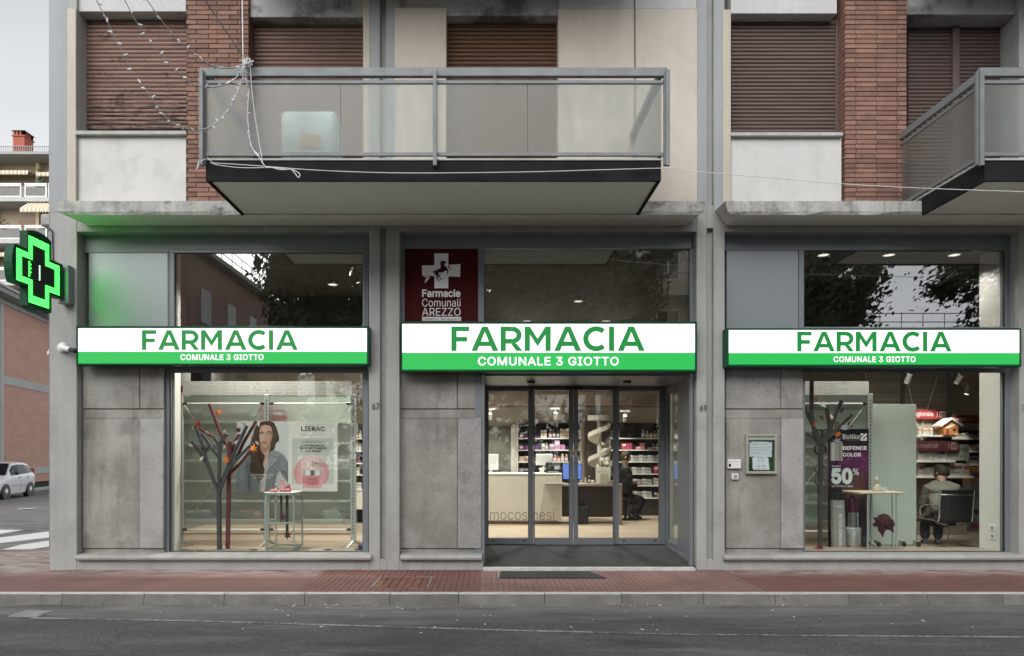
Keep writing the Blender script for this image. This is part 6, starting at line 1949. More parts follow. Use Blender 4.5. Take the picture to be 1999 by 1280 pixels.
for px, py, kd, Yq in ((390, 1075, 'maroon', .36), (495, 1072.5, 'maroon', .45), (640, 1072.5, 'maroon', .46), (577, 1076, 'maroon', .36)):
    fl_ = thing('fallen_leaf', (X(px, Yq), Yq, .187), 'dark cut out leaf on the window floor %s' % {390: 'beside the slate trunk', 495: 'left of the wire table', 640: 'beyond the wire table', 577: 'by the front leg of the wire table'}[px], 'leaf')
    MB().prism([(X(px + math.cos(a) * 8 * r, Yq), Yq + math.sin(a) * .05 * r) for a, r in ((0, 1), (.6, .5), (1.2, 1), (2, .5), (3.1, 1), (3.9, .5), (4.7, .9), (5.5, .5))], .188, .197, 'z').build('blade', M_BR_BRN, fl_)

# wire table with a little product group
YV = .55
wt = thing('wire_table', (X(553, YV), YV, .186), 'pale wire frame table with a lower shelf in front of the cream poster', 'table')
yb1, yb2 = YV - .1, YV + .32
fr_ = MB()
for px in (519.5, 573.5):
    xx = X(px, yb1)
    for yy_ in (yb1, yb2):
        MB().box(xx - .011, xx + .011, yy_ - .011, yy_ + .011, .186, Z(966, yb1), .002).build('leg', M_RACK, wt)
for zz in (Z(964.5, yb1), Z(1020.5, yb1), .20):
    r_ = MB()
    xa, xb = X(519.5, yb1), X(573.5, yb1)
    for yy_ in ((yb1, yb2) if zz > .3 else (yb2,)):
        r_.box(xa + .011, xb - .011, yy_ - .010, yy_ + .010, zz - .012, zz + .012, .002)
    for xx in (xa, xb):
        r_.box(xx - .010, xx + .010, yb1 + .012, yb2 - .012, zz - .012, zz + .012, .002)
    r_.build('rail', M_RACK, wt)
MB().box(X(516, yb1), X(577, yb1), yb1 - .02, yb2 + .02, Z(964.5, yb1) + .0125, Z(964.5, yb1) + .026, .003).build('top', M_CREAM, wt)
MB().box(xa + .01, xb - .01, yb1, yb2, Z(1020.5, yb1) + .0125, Z(1020.5, yb1) + .016).build('shelf', M_ACRYL, wt)
ztb = Z(964.5, yb1) + .0265
Yp = YV - .02
for px, wd, h, col, bandc, dz_, lab in ((533, .075, .040, RED, WHT, 0, 'low red gift box at the left of the wire table'), (552, .10, .055, RED, WHT, 0, 'wide red block in the middle of the product group'), (563, .06, .055, (.5, .05, .06), WHT, 0, 'red block at the right of the product group'),
                                   (562, .045, .05, RED, WHT, .0555, 'small red carton standing on the right hand block')):
    tag(put('carton', shape('carton', wd, .06, h, col, bandc), None, (X(px, Yp), Yp + (.004 if dz_ else 0), ztb + dz_)), lab, 'carton')
tag(put('bottle', shape('bottle', .014, .12, (.35, .04, .08), WHT), None, (X(541, Yp), Yp - .05, ztb)), 'slim dark red bottle at the front left of the wire table', 'bottle')
tag(put('jar', shape('jar', .022, .05, WHT, RED), None, (X(544, Yp), Yp - .02, ztb + .0005)), 'small white jar with red lid beside the slim bottle', 'jar')
tb_ = thing('cream_tube', (X(551, Yp), Yp, ztb + .0555), 'pink cream tube standing on its cap on the red block', 'tube')
MB().lathe((X(551, Yp), Yp, ztb + .056), [(.018, 0), (.018, .03)], 12).build('cap', pmat(WHT), tb_)
MB().hexa([(X(551, Yp) - .017, Yp - .014, ztb + .086), (X(551, Yp) + .017, Yp - .014, ztb + .086), (X(551, Yp) + .017, Yp + .014, ztb + .086), (X(551, Yp) - .017, Yp + .014, ztb + .086)],
          [(X(551, Yp) - .03, Yp - .003, ztb + .165), (X(551, Yp) + .03, Yp - .003, ztb + .165), (X(551, Yp) + .03, Yp + .003, ztb + .165), (X(551, Yp) - .03, Yp + .003, ztb + .165)]).build('tube', pmat(PNK), tb_)
# dark ribbons with leaves hanging under the table
hg = thing('hanging_leaf_ribbon', (X(553, YV + .1), YV + .1, Z(1052, YV + .1)), 'dark ribbon with a maroon leaf hanging below the wire table top', 'garland', 'hanging leaf ribbons')
MB().box(X(547, YV + .1), X(551, YV + .1), YV + .09, YV + .11, Z(1015, YV + .1), Z(966, YV + .1), .002).build('ribbon', M_BR_BRN, hg)
leaf(hg, 552, 1010, YV + .06, 'purple', .062)
hg2 = thing('hanging_leaf_ribbon', (X(561, YV + .14), YV + .14, Z(1052, YV + .14)), 'longer dark ribbon under the wire table, ending in a dark leaf', 'garland', 'hanging leaf ribbons')
MB().box(X(558, YV + .14), X(563, YV + .14), YV + .13, YV + .15, Z(1040, YV + .14), Z(966, YV + .14), .002).build('ribbon', M_BR_BRN, hg2)
leaf(hg2, 561, 1044, YV + .1, 'maroon', .062, True, (0, R(180), 0))

# ------------------------------------------------------------------ right window
rack((1500, 1697), 768, 1060, YR_, 'grey slotted display rack behind the umber branch display', (787.5, 1036.5))
fs2 = thing('frosted_backdrop', (X(1600, YF_), YF_, FZ), 'frosted sheet behind the purple poster in the right window', 'backdrop')
MB().box(X(1490, YF_), X(1694, YF_), YF_, YF_ + .006, Z(1026, YF_), Z(771, YF_)).build('sheet', M_FROST, fs2)
pattern_banner(1500, 1696, YR_ - .01, 'pale banner strip with small cross emblems on top of the right display rack')
YG2 = 2.4
zg2 = [Z(py, YG2 - .2) for py in (838, 870, 905, 942, 980, 1015)]
shelf_unit('glass_shelving', 'pale shelves dimly seen behind the frosted sheet in the right window', X(1480, YG2), X(1694, YG2), zg2, YG2 - .28, YG2, Z(800, YG2), pbr('pale_back_two', (.34, .35, .31), .7, fine=0), True, .03, M_SHELF)
row(1560, 1605, zg2[5], YG2 - .16, [c1_(.16, .16, (.16, .42, .33), WHT), c1_(.13, .18, (.2, .45, .36), WHT)], 'teal cartons low behind the frosted sheet in the right window', 'teal cartons in the right window')
row(1560, 1610, zg2[4], YG2 - .16, [c1_(.13, .13, GRY, WHT), c1_(.16, .17, (.3, .36, .33), WHT)], 'grey cartons behind the frosted sheet in the right window', 'grey cartons in the right window')
row(1556, 1612, zg2[2], YG2 - .16, [bt(.04, .2, CRM, WHT), c1_(.12, .15, (.45, .3, .2), WHT)], 'cream packs behind the branch display in the right window', 'cream packs in the right window')

# purple poster
W_, H_ = 240, 708
T3 = lambda px, py: ((px - 1616) / 80.0 * W_, (py - 837) / 236.0 * H_)
c = canvas(W_, H_, (.008, .007, .010))
rgen = np.random.default_rng(9)
blob(c, *T3(1660, 905), 150, 110, (.085, .02, .08), .9)
blob(c, *T3(1690, 900), 60, 60, (.16, .03, .12), .5)
blob(c, *T3(1668, 960), 70, 110, (.10, .045, .035), .8)
blob(c, *T3(1690, 1030), 60, 150, (.03, .012, .03), .6)
for i in range(9):
    line(c, [T3(1625 + i * 4, 912 - i), T3(1655 + i * 3, 895 - i * 2), T3(1694, 885 + i * 3)], rgen.uniform(2, 7), (.22, .07, .18), .16, 8)
pts_ = rgen.normal((1682, 938), (9, 16), (700, 2))
for u, v in pts_:
    xx_, yy_ = T3(u, v)
    xi, yi = int(xx_), int(yy_)
    if 0 <= xi < W_ - 1 and 0 <= yi < H_ - 1:
        c[yi:yi + 2, xi:xi + 1 + rgen.integers(0, 2)] = np.array((.34, .14, .12)) * rgen.uniform(.2, 1)
for u0, u1, cc in ((1621, 1644.5, (.34, .33, .31)), (1624, 1629, (.52, .51, .48)), (1637, 1641, (.22, .21, .2)), (1643, 1644.5, (.5, .4, .3))):
    fill(c, [T3(u0, 863), T3(u1, 863), T3(u1, 899), T3(u0, 899)], cc, 4 if u0 > 1622 else 1, .9, False)
fill(c, [T3(1629, 899), T3(1636, 899), T3(1634, 962), T3(1631, 962)], (.01, .01, .012), 3, .9, False)
YPP = YR_ - .05
pp = thing('purple_poster', (X(1656, YPP), YPP, Z(1073, YPP)), 'tall black and purple sale poster with white lettering', 'poster')
sheet('print', X(1616, YPP), X(1696, YPP), Z(1073, YPP), Z(837, YPP), YPP, print_mat('sale_print', c, .3), pp)
def ppt(s_, x0, x1, y0, y1, mm=M_TXT_W, bold=0, rot=None):
    return text(s_, X(x0, YPP), X(x1, YPP), Z(y1, YPP), Z(y0, YPP), YPP, mm, pp, bold=bold, depth=.0015, rot=rot)
o = ppt('BioNike', 1645, 1678, 847, 857)
ppt('NATURE & DERMATOLOGY', 1650, 1679, 858.5, 860.5, M_TXT_GR)
MB().box(X(1680, YPP), X(1692, YPP), YPP - .0018, YPP - .0002, Z(860, YPP), Z(846, YPP)).build('emblem', M_TXT_W, pp)
for q in ([(1680, 852), (1687, 846), (1689, 846), (1680, 855)], [(1684, 856), (1692, 849), (1692, 851.5), (1685, 858)]):
    MB().prism([(X(u, YPP), Z(v, YPP)) for u, v in q], YPP - .0026, YPP - .0019, 'y').build('emblem', M_BLACK, pp)
ppt('DEFENCE', 1645, 1692, 870.5, 878, bold=.03)
ppt('COLOR', 1645, 1681, 883.5, 891, bold=.03)
ppt('SCONTO', 1624, 1641, 908, 911.5)
ppt('50', 1622.5, 1664, 913, 945, pmat((.55, .62, .60)), bold=.05)
ppt('%', 1665, 1676.5, 914, 927, pmat((.55, .62, .60)), bold=.02)
ppt('SU TUTTA LA LINEA', 1624, 1665, 947, 950.8)
for i, s_ in enumerate(('linea viso', 'labbra', 'occhi', 'dermatologicamente testato', 'senza profumo', 'senza conservanti')):
    ppt(s_, 1684 - (4 if i == 3 else 0), 1692 + (3 if i == 3 else 0), 1047 + i * 3.6, 1049 + i * 3.6, M_TXT_GR)
# maroon letters and rings stuck on the frosted sheet
dl = thing('wall_lettering', (X(1605, YF_ - .02), YF_ - .02, Z(950, YF_)), 'maroon letters and three rings hung behind the umber branches', 'lettering')
M_MLET = pbr('maroon_letter', (.05, .014, .014), .5, fine=0)
Yl = YF_ - .02
text('m', X(1592, Yl), X(1616, Yl), Z(856, Yl), Z(837, Yl), Yl, M_MLET, dl, bold=.01, depth=.02)
text('a', X(1627, Yl), X(1637.5, Yl), Z(835, Yl), Z(824, Yl), Yl, M_MLET, dl, bold=.01, depth=.02)
text('s', X(1653, Yl), X(1662.5, Yl), Z(835, Yl), Z(824.5, Yl), Yl, M_MLET, dl, bold=.01, depth=.02)
for py, r in ((877, 11), (915.5, 9.5), (939.5, 9.5)):
    k_ = MB()
    c0 = P(1601.5, py, .75)
    rr_ = r * (.75 - CY) / FOC
    k_.tube([c0 + Vector((math.cos(a * math.pi / 12) * rr_, 0, math.sin(a * math.pi / 12) * rr_)) for a in range(25)], .011, 6)
    k_.build('ring', M_MLET if py < 900 else pbr('dull_ring', (.10, .085, .085), .4, fine=0), dl, 50)
# branch display
YB3 = .55
t3 = thing('branch_display', P(1601, 1073, YB3), 'umber brown tree shaped board display in the right window beside the purple poster', 'tree display')
B_ = lambda u, v: (1560 + u / 7.11, 720 + v / 7.11)
limb(t3, [(1601, 1073), (1601, 960), B_(305, 1040)], YB3, .046, M_BR_BRN, name='trunk')
for i, (q, wd) in enumerate((([B_(305, 1060), B_(215, 880), B_(172, 640), B_(173, 165)], .046), ([B_(300, 1000), B_(150, 700), B_(70, 520), B_(-20, 300)], .036), ([B_(310, 1040), B_(180, 940), B_(70, 890), B_(-60, 830)], .036),
                             ([B_(310, 1060), B_(420, 860), B_(500, 640), B_(590, 440)], .042), ([B_(400, 960), B_(560, 800), B_(730, 632)], .040), ([B_(420, 850), B_(410, 720), B_(375, 500)], .036))):
    limb(t3, q, YB3 - .02 + .008 * i, wd, M_BR_BRN, .028, j=.0007 * i)
for u, v, kd, sz, lb in ((235, 425, 'orange', .045, 0), (335, 505, 'ash', .065, 1), (300, 670, 'maroon', .062, 1), (595, 580, 'plum', .065, 1), (450, 665, 'cream', .045, 0), (215, 770, 'orange', .045, 0), (540, 915, 'orange', .055, 1),
                         (525, 1010, 'ash', .06, 1), (630, 820, 'ash', .055, 1), (100, 440, 'ash', .05, 1), (570, 740, 'cream', .035, 0)):
    leaf(t3, *B_(u, v), YB3 - .06, kd, sz, bool(lb))
leaf(t3, 1601, 1071, YB3 - .02, 'red', .085, True, (R(-75), 0, .2))

# giant tube and lipstick
lp = thing('giant_concealer_tube', (X(1637, .85), .85, FZ), 'tall silver display tube with black cap leaning beside the giant lipstick', 'display prop')
Ytb = .85
z_ = lambda py: Z(py, Ytb)
x_ = lambda px: X(px, Ytb)
MB().prism([(x_(1626), z_(1073.5)), (x_(1650), z_(1074)), (x_(1646), z_(976)), (x_(1623.5), z_(976))], Ytb - .03, Ytb + .04, 'y').build('body', pbr('brushed_silver_print', (.42, .41, .39), .35, metal=.5, var=.1, scale=8, stretch=(12, 1, .3), fine=0), lp)
MB().prism([(x_(1627), z_(975.5)), (x_(1645.5), z_(975.5)), (x_(1645), z_(962)), (x_(1628), z_(962))], Ytb - .03, Ytb + .04, 'y').build('cap', M_BLACK, lp)
text('DEFENCE COLOR', x_(1635.5), x_(1641.5), z_(1066), z_(1002), Ytb - .03, M_TXT_W, lp, bold=.02, rot='up')
text('BioNike', x_(1632), x_(1643), z_(990), z_(985), Ytb - .03, M_TXT_W, lp)
li = thing('giant_lipstick', (X(1665, .85), .85, FZ), 'giant plum lipstick in a silver case at the foot of the purple poster', 'display prop')
M_SILV = pbr('silver_case', (.45, .45, .44), .28, metal=.75, var=.06, fine=0)
cxl = x_(1665)
r_ = lambda px: px * (Ytb - CY) / FOC
MB().lathe((cxl, Ytb, FZ + .0), [(r_(14), .09 - .03), (r_(14.3), .07), (r_(14.3), z_(1040) - FZ), (r_(13.6), z_(1038) - FZ)], 24).build('case', M_SILV, li, 40)
MB().lathe((cxl, Ytb, FZ), [(r_(14.0), z_(1041) - FZ), (r_(14.6), z_(1038) - FZ), (r_(14.6), z_(1031) - FZ), (r_(12), z_(1029) - FZ)], 24).build('collar', pbr('pale_collar', (.42, .46, .45), .35, metal=.4, fine=0), li, 40)
MB().lathe((cxl, Ytb, FZ), [(r_(9.6), z_(1030) - FZ), (r_(9.6), z_(1000) - FZ), (r_(8.6), z_(999.5) - FZ)], 24).build('sleeve', M_CHROME, li, 40)
bul = MB()
n_ = 20
for k in range(5):
    for i in range(n_):
        a = 2 * math.pi * i / n_
        rr_ = r_(7.8)
        xx_, yy_ = cxl + math.cos(a) * rr_ * (1, 1, 1, .8, .4)[k], Ytb + math.sin(a) * rr_ * (1, 1, 1, .8, .4)[k]
        slant = (math.cos(a) * .5 + .5)
        zz = (z_(1001), z_(985), z_(983) + (1 - slant) * .045, z_(977) + (1 - slant) * .05, z_(971.5) + (1 - slant) * .04)[k]
        bul.v.append((xx_, yy_, zz))
for k in range(4):
    for i in range(n_):
        bul.f.append((k * n_ + i, k * n_ + (i + 1) % n_, (k + 1) * n_ + (i + 1) % n_, (k + 1) * n_ + i)); bul.mi.append(0)
bul.f.append(tuple(4 * n_ + i for i in range(n_))); bul.mi.append(0)
bul.build('bullet', pbr('plum_lipstick', (.075, .006, .035), .3, fine=0), li, 50)

# table with perfume
YT3 = .62
tb3 = thing('display_table', (X(1721, YT3), YT3, FZ), 'light wood table on four thin metal legs before the frosted board', 'table')
MB().box(X(1677, YT3 - .1), X(1765, YT3 - .1), YT3 - .12, YT3 + .34, Z(964.5, YT3 - .1), Z(960, YT3 - .1), .008).build('top', pbr('light_oak', (.50, .41, .29), .5, var=.1, scale=5, stretch=(1, 8, 1)), tb3)
for px, yy_ in ((1694, YT3 - .08), (1701, YT3 + .28), (1750, YT3 - .08), (1742, YT3 + .28)):
    MB().tube([(X(px, yy_), yy_, Z(964, YT3 - .1)), (X(px, yy_), yy_, .13 + (.056 if yy_ < .75 else 0))], .011, 8).build('leg', M_RACK, tb3)
zt3 = Z(960, YT3 - .1) + .001
Yq = YT3 + .05
tag(put('bottle', shape('bottle', .028, .20, (.30, .16, .08), WHT), None, (X(1711.5, Yq), Yq, zt3)), 'tall amber bottle with white label on the light wood table', 'bottle')
tag(put('carton', shape('carton', .075, .05, .065, CRM, WHT), None, (X(1708, YT3), YT3 - .03, zt3)), 'cream carton at the foot of the amber bottle', 'carton')
tag(put('carton', shape('carton', .05, .04, .05, WHT, GRY), None, (X(1726, YT3), YT3, zt3)), 'small white carton at the right of the amber bottle', 'carton')
tag(put('bottle', shape('bottle', .014, .13, TEA, GRY), None, (X(1719, Yq), Yq + .02, zt3)), 'slim clear vial on the light wood table', 'bottle')
bl = thing('giant_leaf', P(1727, 1003, .58), 'big dark maroon leaf hanging under the light wood table', 'leaf')
OFF[bl.name] = bl.location.copy()
vn = MB()
for a in (-40, -10, 22, 60, 100):
    e = P(1724, 1012, .52)
    vn.tube([e, e + Vector((math.cos(R(a - 60)) * .11, 0, math.sin(R(a - 60)) * .11))], .002, 4)
gl_ = [(960, 760), (1020, 745), (1075, 770), (1090, 800), (1122, 822), (1146, 885), (1120, 903), (1131, 980), (1090, 948), (1042, 934), (1020, 965), (996, 1030), (974, 985), (944, 950), (938, 902), (902, 905), (872, 878), (912, 842), (884, 792), (930, 790)]
gv = [P(1560 + u / 6.1, 880 + v / 6.1, .58 + .06 * abs(((u * 7 + v * 3) % 50) / 50 - .5)) for u, v in gl_]
ctr = P(1560 + 1010 / 6.1, 880 + 860 / 6.1, .50)
gm = MB()
ng = len(gv)
bk2 = Vector((0, .008, 0))
gm.add(gv + [ctr] + [q + bk2 for q in gv] + [ctr + bk2], [(i, (i + 1) % ng, ng) for i in range(ng)] + [(ng + 1 + (i + 1) % ng, ng + 1 + i, 2 * ng + 1) for i in range(ng)] + [(i, ng + 1 + i, ng + 1 + (i + 1) % ng, (i + 1) % ng) for i in range(ng)])
gm.build('blade', pbr('oxblood_leaf', (.050, .006, .014), .5, var=.15, scale=12), bl)
vn.build('veins', pbr('leaf_vein', (.18, .06, .06), .6, fine=0), bl)

# wheeled frosted board
YBd = 1.38
bd3 = thing('wheeled_board', (X(1745, YBd), YBd, FZ), 'tall pale green board on castors screening the seat behind it', 'room divider')
MB().box(X(1703, YBd), X(1789, YBd), YBd, YBd + .05, Z(1063, YBd), Z(788.5, YBd), .004).build('board', M_GREENGREY, bd3)
MB().box(X(1703, YBd), X(1789, YBd), YBd + .01, YBd + .04, Z(1065, YBd), Z(1063, YBd) - .001, .002).build('base_rail', M_RACK, bd3)
for px in (1708, 1757, 1785):
    for dy_ in (-.1, .16):
        MB().lathe((X(px, YBd), YBd + dy_, FZ + .035), [(.034, -.014), (.036, -.008), (.036, .008), (.034, .014)], 12, 'x').build('castor', M_BLACK, bd3, 40)
    MB().box(X(px, YBd) - .02, X(px, YBd) + .02, YBd - .11, YBd + .17, FZ + .07, FZ + .09, .003).build('foot_bar', M_RACK, bd3)

# near slatted wall with shelves, banners and packs
YN = 2.95
nw = thing('slatted_wall_unit', (X(1780, YN), YN, FZ), 'brown slatted wall unit with white shelves behind the wheeled board', 'shelving')
MB().box(X(1690, YN), X(1857, YN), YN + .03, YN + .07, FZ, 4.15).build('backing', M_DKBACK, nw)
pm = MB().box(-(X(1857, YN) - X(1690, YN)) / 2, (X(1857, YN) - X(1690, YN)) / 2, -.012, .03, -.036, .036, .003).mesh('plank', M_SLATWALL)
for i in range(50):
    zz = FZ + .25 + i * .078
    if zz > 4.1: break
    put('plank', pm, nw, ((X(1690, YN) + X(1857, YN)) / 2, YN, zz))
for px in (1760, 1851):
    MB().box(X(px - 3, YN), X(px + 3, YN), YN - .06, YN - .013, FZ, 4.1, .003).build('upright', pbr('dark_slotted_metal', (.13, .135, .12), .5, metal=.3, fine=0), nw)
for p, q in (((1770, 735), (1797, 862)), ((1830, 735), (1790, 862))):
    MB().tube([P(*p, YN - .03), P(*q, YN - .03)], .008, 6).build('brace', M_CREAM, nw)
YNs = YN - .32
zn = [Z(py, YNs) for py in (849, 899, 929)]
for zz, tk in zip(zn, (.03, .03, .035)):
    MB().box(X(1696, YNs), X(1866 if zz != zn[2] else 1901, YNs), YNs, YN - .07, zz - tk, zz, .003).build('shelf', M_SHELF, nw)
MB().box(X(1690, YN), X(1868, YN), YN - .25, YN - .07, FZ, FZ + .2, .003).build('plinth', M_TAUPE, nw)
def banner(px0, px1, py0, py1, Y, words_, tx0, tx1, ty0, ty1, label, m_=M_BANNER, tm=M_TXT_W, icon=None):
    t = thing('shelf_banner', (X((px0 + px1) / 2, Y), Y, Z(py1, Y)), label, 'banner')
    MB().box(X(px0, Y), X(px1, Y), Y, Y + .012, Z(py1, Y), Z(py0, Y), .002).build('board', m_, t)
    text(words_, X(tx0, Y), X(tx1, Y), Z(ty1, Y), Z(ty0, Y), Y, tm, t, depth=.0015)
    if icon:
        MB().box(X(icon - 5, Y), X(icon - 4.2, Y), Y - .002, Y, Z(py1 - 4, Y), Z(py0 + 4, Y)).build('divider', tm, t)
        k_ = MB()
        frame_ring(k_, X(icon, Y), X(icon + 12, Y), Z(py1 - 3.5, Y), Z(py0 + 4, Y), .012, .012, .012, .018, Y - .002, Y - .0002, 0)
        for a in (3, 8.2):
            k_.box(X(icon + a, Y), X(icon + a + 1.3, Y), Y - .002, Y - .0002, Z(py0 + 4, Y) + .001, Z(py0 + 2.3, Y))
        for a in range(3):
            for b2 in range(2):
                k_.box(X(icon + 3 + a * 2.4, Y), X(icon + 4.2 + a * 2.4, Y), Y - .002, Y - .0002, Z(py1 - 6 - b2 * 2.6, Y), Z(py1 - 7.3 - b2 * 2.6, Y))
        k_.build('calendar_icon', tm, t)
    return t
YBn = YN - .10
banner(1740, 1848, 799.5, 818, YBn, 'stagionale', 1777, 1822, 803, 814.5, 'red banner with white word and calendar sign over the orange topped cartons', icon=1834)
banner(1690, 1719, 800, 818, YBn, 'speciale', 1681, 1715, 803, 815, 'end of a red banner between the rack upright and the wheeled board')
banner(1740, 1873, 861, 880, YNs + .02, 'dispositivi medicali', 1752, 1831, 864.5, 877, 'plum banner with dull lettering behind the big white cartons', pbr('plum_banner', (.085, .022, .03), .5, fine=0), pmat((.32, .24, .24)), icon=1857)
Yk = YNs + .1
row(1790, 1797, zn[0], Yk, [c1_(.045, .13, WHT, ORA)], 'white and orange carton on the top slatted shelf, left end', 'white and orange cartons on the slatted wall')
row(1797, 1800, zn[0], Yk, [c1_(.03, .12, GRN, WHT)], 'green carton among the orange topped ones', 'green cartons on the slatted wall')
row(1799, 1820, zn[0], Yk, [c1_(.046, .115, WHT, ORA)], 'narrow white cartons with orange tops on the top slatted shelf', 'orange topped cartons on the slatted wall')
row(1811, 1832, zn[0], Yk + .12, [c1_(.10, .13, CRM, ORA), c1_(.07, .05, WHT, ORA)], 'wider cream and orange cartons behind the narrow ones', 'cream cartons on the slatted wall')
row(1831, 1846, zn[0], Yk + .12, [c1_(.10, .10, WHT, ORA)], 'white carton half hidden by the gingerbread house', 'carton by the gingerbread house')
row(1790, 1895, zn[1], Yk, [c1_(.25, .25, GRY, (.25, .25, .24)), c1_(.20, .18, (.42, .42, .40), (.12, .12, .13)), c1_(.17, .19, GRY, (.2, .2, .22)), c1_(.20, .27, (.40, .40, .38), (.24, .26, .24))], 'big pale cartons with drawn devices on the middle slatted shelf', 'big cartons on the middle slatted shelf')
row(1790, 1900, zn[2], Yk, [c1_(.09, .20, GRY, RED), c1_(.16, .14, (.3, .29, .28), GRY), c1_(.1, .19, (.2, .2, .2), GRY), c1_(.12, .18, (.25, .25, .24), GRY), c1_(.24, .21, (.34, .33, .31), BRN)], 'grey device cartons on the low slatted shelf behind the customer', 'grey cartons on the low slatted shelf')
row(1701, 1720, Z(868, 2.4), 2.4, [c1_(.06, .16, WHT, RED), c1_(.05, .12, CRM, GRN)], 'packs on the upper peg beside the wheeled board', 'packs on the peg strip, upper')
row(1701, 1720, Z(898, 2.4), 2.4, [c1_(.06, .10, WHT, GRN), c1_(.05, .12, WHT, TEA)], 'packs on the middle peg beside the wheeled board', 'packs on the peg strip, middle')
row(1701, 1720, Z(928, 2.4), 2.4, [c1_(.05, .10, CRM, RED), c1_(.06, .12, GRY, NAV)], 'packs on the lower peg beside the wheeled board', 'packs on the peg strip, lower')
pgs = thing('peg_strip', (X(1711, 2.5), 2.5, Z(935, 2.5)), 'narrow pale peg strip holding packs beside the rack upright', 'shelving')
MB().box(X(1700, 2.5), X(1722, 2.5), 2.5, 2.52, Z(960, 2.5), Z(822, 2.5)).build('strip', M_CREAM, pgs)
for py in (868, 898, 928):
    MB().box(X(1700, 2.4), X(1722, 2.4), 2.33, 2.499, Z(py, 2.4) - .012, Z(py, 2.4) - .0005, .002).build('shelf', M_SHELF, pgs)
# gingerbread house
gh = thing('gingerbread_house', (X(1856, YNs + .03), YNs + .03, zn[0]), 'small gingerbread house with a snowy roof at the end of the top shelf', 'decoration')
M_GING = pbr('gingerbread', (.50, .21, .06), .8, var=.2, scale=30, bump=.3)
Yh = YNs - .02
hx = lambda px: X(px, Yh)
hz = lambda py: Z(py, Yh)
MB().prism([(hx(1842), zn[0]), (hx(1871), zn[0]), (hx(1871), hz(830)), (hx(1856), hz(819)), (hx(1842), hz(830))], Yh, Yh + .16, 'y').build('wall', M_GING, gh)
for s_, e in (((1834, 832), (1856, 816.5)), ((1856, 816.5), (1878, 831))):
    MB().prism(stroke([(hx(s_[0]), hz(s_[1])), (hx(e[0]), hz(e[1]))], .03), Yh - .03, Yh + .19, 'y').build('snowy_roof', pmat(WHT), gh)
MB().prism([(hx(1846), hz(834)), (hx(1863), hz(827.5)), (hx(1864), hz(830.5)), (hx(1847), hz(837))], Yh - .006, Yh - .0005, 'y').build('sign', pmat(WHT), gh)
MB().box(hx(1848), hx(1852), Yh - .005, Yh + .001, zn[0] + .002, hz(837)).build('door', pmat(RED), gh)
MB().box(hx(1860), hx(1865), Yh - .005, Yh + .001, hz(840), hz(836)).build('window', pmat((.05, .03, .02)), gh)
MB().box(hx(1863), hx(1872), Yh - .03, Yh - .001, zn[0], zn[0] + .02, .005).build('snow', pmat(WHT), gh)

# far right wall with its own banner
YFr = 4.7
MB().box(X(1840, YFr), 9.6, YFr + .1, YFr + .2, FZ, 4.15).build('interior_wall', M_WALL_IN, B)
banner(1846, 1935, 810, 826.5, YFr - .2, 'fitoterapia', 1848, 1891, 814.5, 823.5, 'red banner with dull white word on the far wall left of the pale pier')
zfr = [Z(py, YFr - .2) for py in (855, 880, 906)]
fw = thing('far_shelf', (X(1885, YFr), YFr, FZ), 'dim shelves on the far wall left of the pale pier', 'shelving')
for zz in zfr: MB().box(X(1852, YFr - .2), X(1935, YFr - .2), YFr - .25, YFr + .09, zz - .03, zz, .003).build('shelf', M_SHELF, fw)
MB().box(X(1852, YFr), X(1935, YFr), YFr + .06, YFr + .09, FZ, Z(840, YFr), .003).build('back_panel', M_DKBACK, fw)
row(1857, 1925, zfr[0], YFr - .15, [c1_(.10, .075, WHT, GRY), c1_(.10, .08, CRM, BRN), c1_(.09, .10, WHT, NAV)], 'row of small white cartons on the upper far shelf', 'white cartons on the upper far shelf')
row(1888, 1925, zfr[1], YFr - .15, [c1_(.13, .11, CRM, ORA), c1_(.09, .14, (.45, .38, .28), WHT)], 'cream cartons on the middle far shelf', 'cream cartons on the middle far shelf')
row(1888, 1925, zfr[2], YFr - .15, [c1_(.18, .16, CRM, (.1, .1, .3)), c1_(.16, .13, (.5, .4, .1), RED)], 'cartons with dark blue bands on the lower far shelf', 'cartons on the lower far shelf')
cs = thing('stacked_boxes', (X(1906, 3.6), 3.6, FZ), 'printed cardboard display pillar behind the chair', 'display stand')
for py0, py1, cc, bc in ((912, 940, ORA, (.1, .1, .3)), (940.5, 985, (.34, .35, .35), (.2, .22, .24)), (985.5, 1010, (.30, .31, .33), NAV), (1010.5, 1040, (.2, .3, .3), RED)):
    k_ = MB()
    k_.box(X(1890, 3.6), X(1925, 3.6), 3.55, 3.75, Z(py1, 3.6), Z(py0, 3.6), .003)
    k_.box(X(1892, 3.6), X(1921, 3.6), 3.547, 3.56, Z(py0 + (py1 - py0) * .7, 3.6), Z(py0 + (py1 - py0) * .35, 3.6), 0, 1)
    k_.build('panel', [pmat(cc), pmat(bc)], cs)
# sockets on the pale pier
for py, lab in ((1030, 'upper'), (1046, 'lower')):
    Ys = .45
    so = thing('wall_socket', (6.735, Ys, Z(py + 6, Ys)), '%s of the two white wall sockets on the pale pier by the chair' % lab, 'socket')
    MB().box(6.722, 6.7345, Ys - .07, Ys + .05, Z(py + 6.5, Ys), Z(py - 6.5, Ys), .004).build('plate', M_WHITE_PL, so)
    MB().box(6.7195, 6.7215, Ys - .035, Ys + .015, Z(py + 3, Ys), Z(py - 3, Ys), .001).build('insert', M_GREY_PL, so)

